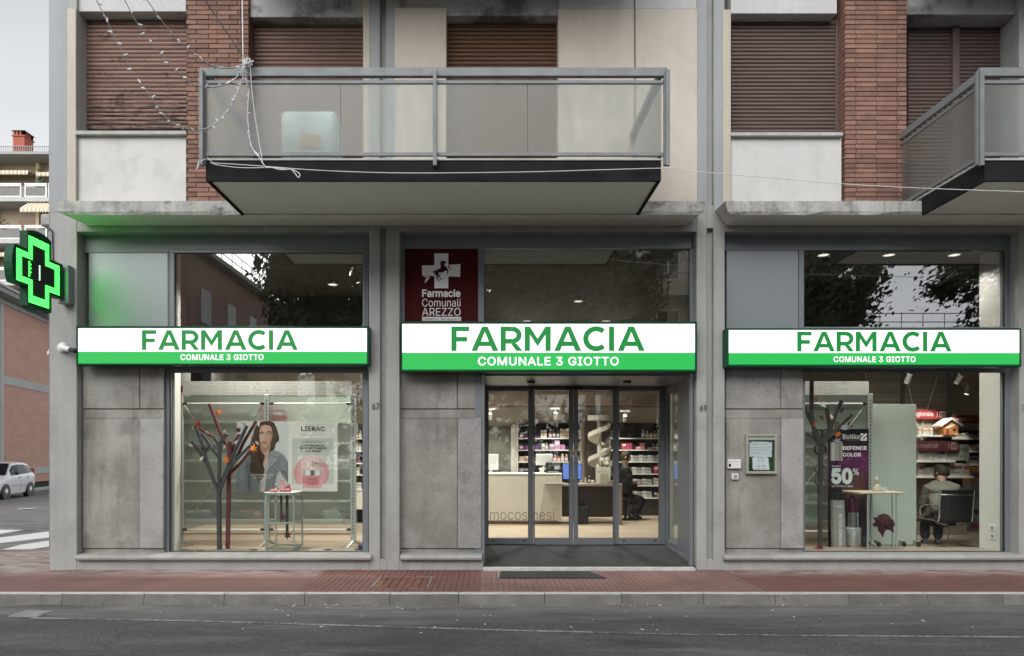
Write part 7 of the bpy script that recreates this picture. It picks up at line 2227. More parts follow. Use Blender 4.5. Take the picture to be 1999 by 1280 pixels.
# ------------------------------------------------------------------ people
def skin_mesh(nodes, edges, mat_, levels=2):
    names = list(nodes)
    me = bpy.data.meshes.new('body')
    me.from_pydata([tuple(nodes[n][0]) for n in names], [(names.index(a), names.index(b2)) for a, b2 in edges], [])
    o = bpy.data.objects.new('body', me)
    COL.objects.link(o)
    md = o.modifiers.new('skin', 'SKIN')
    md.use_smooth_shade = True
    for i, n in enumerate(names):
        sv = me.skin_vertices[0].data[i]
        r = nodes[n][1]
        sv.radius = (r, r) if not isinstance(r, tuple) else r
        sv.use_root = (i == 0)
    sd_ = o.modifiers.new('sub', 'SUBSURF')
    sd_.levels = sd_.render_levels = levels
    dg = bpy.context.evaluated_depsgraph_get()
    dg.update()
    out = bpy.data.meshes.new_from_object(o.evaluated_get(dg))
    bpy.data.objects.remove(o)
    out.materials.clear()
    out.materials.append(mat_)
    for p in out.polygons: p.use_smooth = True
    return out
def head_mesh(c_, r, fwd, m, up=Vector((0, 0, 1)), hair=False):
    """Skull with chin, nose and ears; or, with hair set, a cap of hair over its back and crown."""
    f = Vector(fwd).normalized()
    s_ = f.cross(up).normalized()
    u = s_.cross(f).normalized()
    b2 = MB()
    n1_, n2_ = 14, 20
    for i in range(n1_ + 1):
        ph = math.pi * i / n1_
        for j in range(n2_):
            th = 2 * math.pi * j / n2_
            df, ds, du = math.sin(ph) * math.cos(th), math.sin(ph) * math.sin(th), math.cos(ph)
            k_ = 1.0
            if hair:
                cut = df > .35 and du < .45
                k_ = (1.0 if cut else 1.13) + (.04 * math.sin(9 * th + 7 * ph))
                if du < -.45: k_ = .93
            fx, sx2, ux = df * r * 1.08 * k_, ds * r * .86 * k_, du * r * 1.22 * k_
            if not hair:
                if du < -.2: sx2 *= 1 - .35 * (-du - .2); fx *= 1 + .05 * df
                if df > .9 and -.25 < du < .15: fx += r * .22 * (1 - abs(du + .08) * 3)
                if df > .8 and -.75 < du < -.5: fx += r * .05
            b2.v.append(tuple(Vector(c_) + f * fx + s_ * sx2 + u * ux))
    for i in range(n1_):
        for j in range(n2_):
            b2.f.append((i * n2_ + j, i * n2_ + (j + 1) % n2_, (i + 1) * n2_ + (j + 1) % n2_, (i + 1) * n2_ + j)); b2.mi.append(0)
    if not hair:
        for sg_ in (-1, 1):
            e = Vector(c_) + s_ * sg_ * r * .86
            b2.tube([e - u * r * .25, e + s_ * sg_ * r * .1, e + u * r * .22], [r * .1, r * .2, r * .12], 6)
    return b2
M_SKIN = pbr('skin', (.42, .25, .18), .55, var=.05, fine=0)
M_HAIR_D = pbr('dark_hair', (.028, .02, .015), .6, var=.3, scale=60, bump=.5, bscale=160)
M_JKT = pbr('pale_olive_jacket', (.20, .195, .158), .8, var=.12, scale=7, bump=1.0, bscale=16, fine=.05)
M_JEANS = pbr('dark_trousers', (.018, .02, .032), .8, var=.2, scale=8)
M_BLKC = pbr('black_clothes', (.014, .014, .016), .8, var=.2, scale=10, bump=.4, bscale=20)
M_SHOE = pbr('dark_shoe', (.02, .018, .017), .5, fine=0)
def hand(nodes, edges, wrist, wn, d, side, r=.011):
    """Palm, four bent fingers of unequal length and a thumb, grown from the wrist node wn."""
    d = Vector(d).normalized()
    s_ = Vector(side).normalized()
    n3 = d.cross(s_).normalized()
    pal = Vector(wrist) + d * .05
    nodes[wn + 'palm'] = (pal, .026)
    edges.append((wn, wn + 'palm'))
    for i, L in enumerate((.060, .072, .068, .052)):
        b0 = pal + d * .03 + s_ * (.027 - .018 * i)
        nodes[wn + 'k%d' % i], nodes[wn + 'm%d' % i], nodes[wn + 't%d' % i] = (b0, r), (b0 + d * L * .5 + n3 * .006, r * .9), (b0 + d * L * .8 + n3 * .026, r * .75)
        edges += [(wn + 'palm', wn + 'k%d' % i), (wn + 'k%d' % i, wn + 'm%d' % i), (wn + 'm%d' % i, wn + 't%d' % i)]
    tb = pal - d * .01 + s_ * .03
    nodes[wn + 'th'], nodes[wn + 'te'] = (tb, r * 1.1), (tb + d * .035 + s_ * .018, r * .85)
    edges += [(wn + 'palm', wn + 'th'), (wn + 'th', wn + 'te')]

def person(root, J, jacket, trousers, hairm, fwd, r_head=.098, bulk=1.0, collar=None):
    off = Vector(OFF[root.name])
    def link(me, name, parent=root):
        me.transform(Matrix.Translation(-off))
        o = bpy.data.objects.new(name, me)
        COL.objects.link(o)
        o.parent = parent
        OFF[o.name] = off
        return o
    b_ = bulk
    nd = {'pelvis': (J['pelvis'], (.15 * b_, .12)), 'waist': ((J['pelvis'] + J['chest']) * .5, (.145 * b_, .12)), 'chest': (J['chest'], (.165 * b_, .125)), 'neck0': (J['neck'], .062), 'head': (J['head'], .075)}
    ed = [('pelvis', 'waist'), ('waist', 'chest'), ('chest', 'neck0'), ('neck0', 'head')]
    for s_ in 'LR':
        nd[s_ + 'sh'], nd[s_ + 'el'], nd[s_ + 'wr'] = (J[s_ + 'sh'], .062), (J[s_ + 'el'], .042), (J[s_ + 'wr'], .026)
        nd[s_ + 'hip'] = (J['pelvis'] + (J[s_ + 'kn'] - J['pelvis']) * .22, .088)
        nd[s_ + 'kn'], nd[s_ + 'an'], nd[s_ + 'toe'] = (J[s_ + 'kn'], .06), (J[s_ + 'an'], .04), (J[s_ + 'toe'], .035)
        ed += [('chest', s_ + 'sh'), (s_ + 'sh', s_ + 'el'), (s_ + 'el', s_ + 'wr'), ('pelvis', s_ + 'hip'), (s_ + 'hip', s_ + 'kn'), (s_ + 'kn', s_ + 'an'), (s_ + 'an', s_ + 'toe')]
        hand(nd, ed, J[s_ + 'wr'], s_ + 'wr', J[s_ + 'wr'] - J[s_ + 'el'], (1, 0, 0) if s_ == 'R' else (-1, 0, 0))
    body = skin_mesh(nd, ed, M_SKIN)
    hm = head_mesh(J['head'], r_head, fwd, M_SKIN)
    bm = bmesh.new()
    bm.from_mesh(body)
    tmp = hm.mesh('head', M_SKIN, smooth=60)
    bm.from_mesh(tmp)
    bm.to_mesh(body)
    bm.free()
    for p in body.polygons: p.use_smooth = True
    link(body, 'body')
    nj = {'pelvis': (J['pelvis'] + Vector((0, 0, .03)), (.185 * b_, .15)), 'waist': ((J['pelvis'] + J['chest']) * .5, (.185 * b_, .15)), 'chest': (J['chest'], (.195 * b_, .15)), 'yoke': ((J['chest'] * .35 + J['neck'] * .65), (.13 * b_, .10)), 'collar': (J['neck'] * .8 + J['head'] * .2, .075)}
    ej = [('pelvis', 'waist'), ('waist', 'chest'), ('chest', 'yoke'), ('yoke', 'collar')]
    for s_ in 'LR':
        nj[s_ + 'sh'], nj[s_ + 'mid'], nj[s_ + 'el'], nj[s_ + 'cuff'] = (J[s_ + 'sh'], .088), ((J[s_ + 'sh'] + J[s_ + 'el']) * .5, .074), (J[s_ + 'el'], .066), (J[s_ + 'el'] * .12 + J[s_ + 'wr'] * .88, .046)
        ej += [('yoke', s_ + 'sh'), (s_ + 'sh', s_ + 'mid'), (s_ + 'mid', s_ + 'el'), (s_ + 'el', s_ + 'cuff')]
    jm = skin_mesh(nj, ej, jacket, 3)
    from mathutils import noise as mnoise
    for v in jm.vertices:                           # creases in the cloth
        q_ = v.co
        f_ = mnoise.noise(Vector((q_.x * 9, q_.y * 9, q_.z * 24))) * .6 + mnoise.noise(Vector((q_.x * 22 + q_.z * 14, q_.y * 22, q_.z * 18))) * .5
        v.co = q_ + v.normal * (.016 * f_)
    link(jm, 'jacket')
    nt_ = {'pelvis': (J['pelvis'] - Vector((0, 0, .02)), (.165 * b_, .125))}
    et_ = []
    for s_ in 'LR':
        nt_[s_ + 'hip'] = (J['pelvis'] + (J[s_ + 'kn'] - J['pelvis']) * .3, .105)
        nt_[s_ + 'kn'], nt_[s_ + 'an'] = (J[s_ + 'kn'], .078), (J[s_ + 'an'] + Vector((0, 0, .03)), .062)
        et_ += [('pelvis', s_ + 'hip'), (s_ + 'hip', s_ + 'kn'), (s_ + 'kn', s_ + 'an')]
        sh_ = MB()
        a, t_ = J[s_ + 'an'], J[s_ + 'toe']
        sh_.tube([a + (a - t_) * .35, a + Vector((0, 0, .0)), a * .4 + t_ * .6 - Vector((0, 0, .012)), t_ + (t_ - a) * .25 - Vector((0, 0, .012))], [.035, .048, .042, .026], 10)
        sh_.build('shoe', M_SHOE, root, 60)
    link(skin_mesh(nt_, et_, trousers), 'trousers')
    head_mesh(J['head'] + Vector((0, 0, .012)), r_head, fwd, hairm, hair=True).build('hair', hairm, root, 80)
    return root

pr1 = thing('person', (X(1846, 1.4), 1.4, FZ), 'customer in a pale olive jacket seen from behind, bent forward on the black chair', 'person')
J1 = {'pelvis': P(1845, 1010, 1.36), 'chest': P(1838, 967, 1.50), 'neck': P(1838, 943, 1.60), 'head': P(1837.5, 924, 1.68),
      'Lsh': P(1811, 955, 1.60), 'Lel': P(1801, 985, 1.68), 'Lwr': P(1797, 1000, 1.90), 'Rsh': P(1866, 955, 1.50), 'Rel': P(1880, 988, 1.62), 'Rwr': P(1862, 1000, 1.88),
      'Lkn': P(1805, 1016, 1.80), 'Rkn': P(1832, 1016, 1.78), 'Lan': P(1806, 1056, 1.58), 'Ran': P(1831, 1056, 1.56), 'Ltoe': P(1801, 1058, 1.76), 'Rtoe': P(1828, 1058, 1.74)}
person(pr1, J1, M_JKT, M_JEANS, M_HAIR_D, (-.35, 1, -.25), .095)
scf = MB()
nk = J1['neck'] * .55 + J1['head'] * .45 - Vector((0, 0, .045))
scf.tube([nk + Vector((math.cos(a * .524) * .075, math.sin(a * .524) * .07, .012 * math.sin(a * 2))) for a in range(13)], .026, 8)
scf.build('scarf', pbr('dark_scarf', (.03, .025, .04), .9, var=.4, scale=40), pr1, 60)

# cantilever chair
ch = thing('cantilever_chair', (6.66, 1.25, FZ), 'black chair with chrome sled legs under the customer', 'chair')
M_MESHB = pbr('black_mesh_fabric', (.014, .014, .015), .5, var=.2, scale=30, bump=.3, bscale=300)
Yc = 1.12
bk_ = MB()
TL, TR, BL, BR = P(1837, 957, Yc), P(1903, 957, Yc), P(1832, 1016, Yc + .1), P(1897, 1016, Yc + .1)
def bowed(a, b2, n=8, bow=.05):
    return [a + (b2 - a) * (i / n) + Vector((0, -bow * (1 - (2 * i / n - 1) ** 2), 0)) for i in range(n + 1)]
top_, bot_ = bowed(TL, TR), bowed(BL, BR)
th = Vector((0, .022, 0))
for i in range(8):
    bk_.hexa([top_[i], top_[i + 1], bot_[i + 1], bot_[i]], [top_[i] + th, top_[i + 1] + th, bot_[i + 1] + th, bot_[i] + th])
bk_.build('backrest', M_MESHB, ch, 60)
for k_ in (top_, [p + (q - p) * .14 for p, q in zip(top_, bot_)]):
    MB().tube([p + Vector((0, -.006, 0)) for p in k_], .009 if k_ is top_ else .011, 8).build('back_bar', M_BLACK if k_ is top_ else M_CHROME, ch, 60)
zs_ = BL.z
SL, SR = BL + Vector((-.03, .46, -.0)), BR + Vector((-.03, .46, -.0))
MB().hexa([BL, BR, SR, SL], [BL + Vector((0, 0, -.03)), BR + Vector((0, 0, -.03)), SR + Vector((0, 0, -.03)), SL + Vector((0, 0, -.03))]).build('seat', M_MESHB, ch)
for a, b2, s2, name_ in ((TL, BL, SL, 'frame'), (TR, BR, SR, 'frame')):
    base = [Vector((s2.x, s2.y, FZ + .014)), Vector((s2.x, s2.y - .08, FZ + .012)), Vector((s2.x + .06, .95, FZ + .012))]
    pts = smooth([a, (a + b2) * .5, b2, b2 + (s2 - b2) * .3, b2 + (s2 - b2) * .9, s2 + Vector((0, .03, -.06)), Vector((s2.x, s2.y + .02, zs_ - .2)), Vector((s2.x, s2.y + .01, FZ + .06)), base[0], base[1], base[2]], 5)
    MB().tube(pts, .0125, 8).build(name_, M_CHROME, ch, 60)
for a in (BL, SL):
    MB().tube(smooth([a + Vector((0, .02, -.03)), (a + BR - BL + a) * .5 + Vector((0, .02, -.085)), a + BR - BL + Vector((0, .02, -.03))], 6), .009, 8).build('stretcher', M_CHROME, ch, 60)
arm = MB()
arm.tube(smooth([TL * .45 + BL * .55, P(1812, 985, 1.4), P(1797, 990, 1.5), P(1796, 1008, 1.56), SL], 5), .011, 8)
arm.build('armrest', M_CHROME, ch, 60)

# dark clothed person beyond the desk
YP2 = 5.3
pr2 = thing('person', (X(1224, YP2), YP2, FZ), 'dark clothed person seated beyond the desk, half hidden by the door mullion', 'person')
q = lambda u, v, dy_=0: P(u, v, YP2 + dy_)
J2 = {'pelvis': q(1222, 972), 'chest': q(1221, 930), 'neck': q(1220, 910), 'head': q(1221, 893), 'Lsh': q(1221, 918, .17), 'Lel': q(1228, 945, .18), 'Lwr': q(1250, 944, .14), 'Rsh': q(1221, 918, -.17), 'Rel': q(1227, 947, -.18), 'Rwr': q(1246, 944, -.14),
      'Lkn': q(1256, 974, .1), 'Rkn': q(1254, 977, -.1), 'Lan': q(1240, 1007, .1), 'Ran': q(1231, 1008, -.1), 'Ltoe': q(1250, 1010, .1), 'Rtoe': q(1243, 1011, -.1)}
person(pr2, J2, M_BLKC, M_BLKC, M_HAIR_D, (1, -.15, -.15), .092)
st2 = thing('stool', (X(1221, YP2), YP2, FZ), 'black stool under the dark clothed person', 'stool')
MB().lathe((X(1221, YP2), YP2, FZ), [(.20, .41), (.21, .43), (.20, .46), (.12, .465)], 20).build('seat', M_BLACK, st2, 40)
MB().lathe((X(1221, YP2), YP2, FZ), [(.03, .04), (.03, .41)], 12).build('column', M_BLACK, st2, 40)
MB().lathe((X(1221, YP2), YP2, FZ), [(.19, 0), (.19, .015), (.05, .04)], 20).build('base', M_BLACK, st2, 40)

# ================================================================== THE SIDE STREET, FAR LEFT
# the road falls away gently along the side street
ledge2 = MB().box(XA0 - .40, XA0 - .002, .42, 8.3, 4.50, 4.665, .02).build('side_ledge', M_LEDGE, B)
M_PINKBRICK = pbr('pink_brick', (.50, .30, .235), .9, var=.09, scale=.8, stretch=(1, 1, 3), bump=.3, bscale=20, fine=.08)
M_CONC_LT = pbr('pale_concrete', (.44, .45, .44), .9, var=.1, scale=.6, streak=.1)
M_ROOFG = pbr('grey_roof_edge', (.30, .31, .31), .8, var=.1)
def ud(px, py, D): return Vector(((px - VPX) * D / FOC, CY + D, HC + (VPY - py) * D / FOC))
wa, wb = ud(-70, 0, 30.73), ud(150, 0, 44.04)           # the wall recedes from the near left to the far right
dirw = Vector((wb.x - wa.x, wb.y - wa.y, 0)).normalized()
nrm = Vector((dirw.y, -dirw.x, 0))
if nrm.x < 0: nrm = -nrm
lb = thing('brick_building', (wa.x, wa.y, -.6), 'low pink brick building with pale concrete bands along the side street', 'building')
def wall_box(s0, s1, z0, z1, out, thick, name, m_):
    a = Vector((wa.x, wa.y, 0)) + dirw * s0 + nrm * out
    b2 = Vector((wa.x, wa.y, 0)) + dirw * s1 + nrm * out
    k_ = [a, b2, b2 - nrm * thick, a - nrm * thick]
    return MB().hexa([v + Vector((0, 0, z0)) for v in k_], [v + Vector((0, 0, z1)) for v in k_]).build(name, m_, lb)
Lw = (Vector((wb.x, wb.y, 0)) - Vector((wa.x, wa.y, 0))).length
def s_at(px):
    """Distance along the wall at which it crosses the sight line of column px."""
    k_ = (px - VPX) / FOC
    return ((wa.y - CY) * k_ - wa.x) / (dirw.x - dirw.y * k_)
s5, s97 = s_at(5), s_at(97)
D0 = wa.y + dirw.y * s5 - CY
z_eave = HC + (885 - 583) * D0 / FOC
z_band = HC + (885 - 737) * D0 / FOC
wall_box(-8, Lw, -.1, z_eave, 0, .3, 'wall', M_PINKBRICK)
wall_box(-8, Lw, z_band - .30, z_band + .12, .03, .2, 'concrete_band', M_CONC_LT)
wall_box(-8, Lw, .35, .72, .05, .2, 'concrete_band', M_CONC_LT)
wall_box(-8, Lw, -.6, .35, -.15, .3, 'base', pbr('dark_base', (.03, .03, .03), .9))
for s_ in (s5 - .35, s5 - 7, s97 + 3.2):
    wall_box(s_, s_ + .36, -.6, z_eave - .02, .06, .2, 'concrete_post', M_CONC_LT)
wall_box(-8, Lw, z_eave - .25, z_eave - .02, .10, .4, 'concrete_band', M_CONC_LT)
wall_box(-9, Lw + .6, z_eave, z_eave + .22, .75, 3.0, 'roof_edge', M_ROOFG)
wall_box(-9, Lw + .6, z_eave + .23, z_eave + .34, .85, 3.0, 'gutter', M_CONC_LT)
# pavement along it
pk = Vector((wa.x, wa.y, 0))
k_ = [pk + dirw * -8 + nrm * .35, pk + dirw * (Lw + 2) + nrm * .35, pk + dirw * (Lw + 2), pk + dirw * -8]
MB().hexa([v + Vector((0, 0, -.7)) for v in k_], [v + Vector((0, 0, -.42)) for v in k_]).build('far_pavement', M_CONC_LT, kind='structure')

# apartment block with balconies
D6 = 50.0
ab = thing('apartment_building', ud(40, 960, D6), 'apartment block with white balcony railings and striped awnings beyond the brick building', 'building')
ax = lambda px: (px - VPX) * D6 / FOC
az = lambda py: HC + (VPY - py) * D6 / FOC
ay = CY + D6 + 1.55
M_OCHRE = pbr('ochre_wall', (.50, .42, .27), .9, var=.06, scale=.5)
M_BEIGEA = pbr('dull_beige_wall', (.36, .30, .22), .9, var=.06, scale=.5)  # plain beige, darker than the ochre columns
M_ROLL = pbr('tan_roller', (.27, .20, .14), .8, var=.05, scale=.5)
M_WHITE_R = pbr('white_railing_paint', (.72, .72, .70), .6, fine=0)
M_PANELA = pbr('smoked_balcony_panel', (.13, .13, .128), .5, fine=0)
m, t_, b_ = _new('striped_awning')
sx3 = N(t_, 'ShaderNodeSeparateXYZ', {0: N(t_, 'ShaderNodeNewGeometry').outputs['Position']}).outputs[0]
st3 = N(t_, 'ShaderNodeMath', {0: N(t_, 'ShaderNodeMath', {0: mul(t_, sx3, 3.4)}, operation='FRACT').outputs[0], 1: .5}, operation='GREATER_THAN').outputs[0]
t_.links.new(mixc(t_, st3, (.66, .63, .56), (.50, .36, .18)), b_.inputs['Base Color'])
M_AWN = m
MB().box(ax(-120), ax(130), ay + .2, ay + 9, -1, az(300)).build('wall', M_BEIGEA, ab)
MB().box(ax(-130), ax(140), ay - 1.7, ay + 9, az(302), az(297)).build('roof', M_ROOFG, ab)
for px in (-42, 47.5):
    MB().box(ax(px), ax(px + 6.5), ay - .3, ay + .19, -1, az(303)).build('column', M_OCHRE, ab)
rl = MB()
rl.box(ax(-120), ax(130), ay - 1.6, ay - 1.54, az(286), az(285))
for i in range(60):
    px = -115 + i * 4.2
    rl.box(ax(px), ax(px) + .03, ay - 1.59, ay - 1.56, az(296.8), az(286))
rl.build('roof_railing', M_GREY_PL, ab)
for i in range(4):
    dy_ = i * 82
    # slab, railing frames and panels
    MB().box(ax(-120), ax(130), ay - 1.5, ay + .19, az(392 + dy_), az(384 + dy_)).build('balcony_slab', M_CONC_LT, ab)
    for a, b2 in ((-82, -46), (-41, 40), (46.5, 90), (93, 129)):
        k_ = MB()
        frame_ring(k_, ax(a), ax(b2), az(383.5 + dy_), az(360 + dy_), .09, .09, .09, .09, ay - 1.48, ay - 1.40, 0)
        k_.box(ax(a), ax(b2), ay - 1.50, ay - 1.38, az(359.5 + dy_), az(356.5 + dy_))
        k_.build('balcony_railing', M_WHITE_R, ab)
        MB().box(ax(a) + .1, ax(b2) - .1, ay - 1.45, ay - 1.43, az(380 + dy_), az(364.5 + dy_)).build('balcony_panel', M_PANELA, ab)
    # openings
    if i == 0:
        k_ = MB().box(ax(9), ax(46), ay + .05, ay + .22, az(384), az(347)).build('window', M_WHITE_R, ab)
        MB().box(ax(11), ax(22), ay + .02, ay + .06, az(384), az(349.5)).build('pane', pbr('far_pane', (.10, .13, .16), .1, fine=0), k_)
        MB().box(ax(24), ax(36), ay + .02, ay + .06, az(384), az(349.5)).build('pane', MATS['far_pane'], k_)
        MB().box(ax(38), ax(45), ay + .02, ay + .06, az(384), az(349.5)).build('pane', MATS['far_pane'], k_)
        MB().box(ax(88), ax(93), ay + .02, ay + .22, az(384), az(337)).build('window', pbr('red_curtain', (.25, .04, .04), .8, fine=0), ab)
    else:
        MB().box(ax(6), ax(46.5), ay + .02, ay + .22, az(384 + dy_), az(334 + dy_)).build('roller_blind', M_ROLL, ab)
        MB().box(ax(57), ax(76), ay + .02, ay + .22, az(384 + dy_), az(334 + dy_)).build('roller_blind', pbr('dark_blind', (.12, .08, .05), .8, fine=0), ab)
    # awnings with scalloped valances
    ext = [(-60, 46, 324, 333, .45), (61, 128, 326, 336, .4)] if i != 1 else [(52, 128, 392, 417, 1.5)]
    if i >= 2: ext = [(-60, 30, 322 + dy_, 331 + dy_, .45)]
    for a, b2, y0_, y1_, outd in ext:
        k_ = MB()
        za, zb2 = az(y0_ - (1 if i != 1 else 0)), az(y1_ - 5)
        sl2 = 0 if i != 1 else -3
        k_.hexa([(ax(a), ay + .1 - 1.3 * (i == 1), za), (ax(b2), ay + .1 - 1.3 * (i == 1), za), (ax(b2), ay - outd - .6, zb2), (ax(a + sl2), ay - outd - .6, zb2)],
                [(ax(a), ay + .1 - 1.3 * (i == 1), za + .05), (ax(b2), ay + .1 - 1.3 * (i == 1), za + .05), (ax(b2), ay - outd - .6, zb2 + .05), (ax(a + sl2), ay - outd - .6, zb2 + .05)])
        n_ = int((b2 - a) / 5)
        for j in range(n_):
            xa_, xb_ = ax(a + sl2 + (b2 - a - sl2) * j / n_), ax(a + sl2 + (b2 - a - sl2) * (j + 1) / n_)
            k_.prism([(xa_, zb2), (xa_, zb2 - .16), (xa_ * .7 + xb_ * .3, zb2 - .27), (xa_ * .3 + xb_ * .7, zb2 - .27), (xb_, zb2 - .16), (xb_, zb2)], ay - outd - .63, ay - outd - .61, 'y')
        k_.build('awning', M_AWN, ab)
# plants on the balconies
M_LEAFY = pbr('balcony_leaf', (.05, .085, .035), .7, var=.5, scale=8)
def leafy(c_, sx_, sy_, sz_, n, sz, rnd, m):
    for _ in range(n):
        cg = lambda: max(-1.7, min(1.7, rnd.gauss(0, 1)))
        p = Vector(c_) + Vector((cg() * sx_, cg() * sy_, cg() * sz_))
        a = Vector((rnd.uniform(-1, 1), rnd.uniform(-1, 1), rnd.uniform(-1, 1))).normalized()
        b2 = a.orthogonal().normalized()
        c2 = a.cross(b2)
        s_ = sz * rnd.uniform(.6, 1.4)
        m.add([p - b2 * s_, p + c2 * s_ * .5, p + b2 * s_, p - c2 * s_ * .5], [(0, 1, 2, 3)])
rl_ = random.Random(2)
for i, (px, py, wx, wz, n, lab) in enumerate(((24, 357, .35, .10, 60, 'small green plant on the top balcony left of the column'), (70, 358, .45, .12, 70, 'trailing green plant on the top balcony right of the column'), (57, 338, .07, .45, 90, 'climbing plant up the ochre column'),
                                   (2, 437, .15, .25, 50, 'green plant behind the second balcony railing'), (74, 352, .2, .35, 40, 'thin twiggy plant on the top balcony'))):
    k_ = MB()
    leafy((ax(px), ay - 1.2 if i != 2 else ay - .4, az(py)), wx, .1, wz, n, .10, rl_, k_)
    tp = thing('balcony_plant', (ax(px), ay - 1.2, az(py) - .4), lab, 'plant')
    k_.build('foliage', M_LEAFY, tp)
    MB().tube([(ax(px), ay - 1.2 if i != 2 else ay - .4, az(py) - .35), (ax(px), ay - 1.2 if i != 2 else ay - .4, az(py) + .1)], .03, 5).build('stem', M_BR_BRN, tp)
# chimney
cm = thing('brick_chimney', (ax(35), ay + 1.5, az(297)), 'red brick chimney with a small tiled cap on the roof terrace', 'chimney')
M_CHIM = pbr('chimney_brick', (.36, .105, .07), .9, var=.15, scale=2, bump=.3, fine=.15)
cx0, cx1, cy0, cy1 = ax(24.3), ax(46.5), ay - 1.5, ay - .5
MB().box(cx0, cx1, cy0, cy1, az(298), az(262)).build('stack', M_CHIM, cm)
MB().box(cx0 - .07, cx1 + .07, cy0 - .07, cy1 + .07, az(265), az(263)).build('band', M_CHIM, cm)
k_ = MB()
for a in (0, .33, .67, 1):
    xx_ = cx0 + (cx1 - cx0 - .12) * a
    k_.box(xx_, xx_ + .12, cy0, cy0 + .12, az(262), az(254.5))
    k_.box(xx_, xx_ + .12, cy1 - .12, cy1, az(262), az(254.5))
    k_.box(cx1 - .12, cx1, cy0 + (cy1 - cy0 - .12) * a, cy0 + (cy1 - cy0 - .12) * a + .12, az(262), az(254.5))
k_.build('vent_posts', M_CHIM, cm)
MB().box(cx0 + .2, cx1 - .2, cy0 + .2, cy1 - .2, az(262), az(254.6)).build('flue', M_BLACK, cm)
k_ = MB()
mx_, my_ = (cx0 + cx1) / 2, (cy0 + cy1) / 2
k_.add([(cx0 - .1, cy0 - .1, az(254.4)), (cx1 + .1, cy0 - .1, az(254.4)), (cx1 + .1, cy1 + .1, az(254.4)), (cx0 - .1, cy1 + .1, az(254.4)), (mx_, my_, az(247.5))], [(0, 3, 2, 1), (0, 1, 4), (1, 2, 4), (2, 3, 4), (3, 0, 4)])
k_.build('cap', pbr('terracotta', (.33, .12, .08), .9), cm)

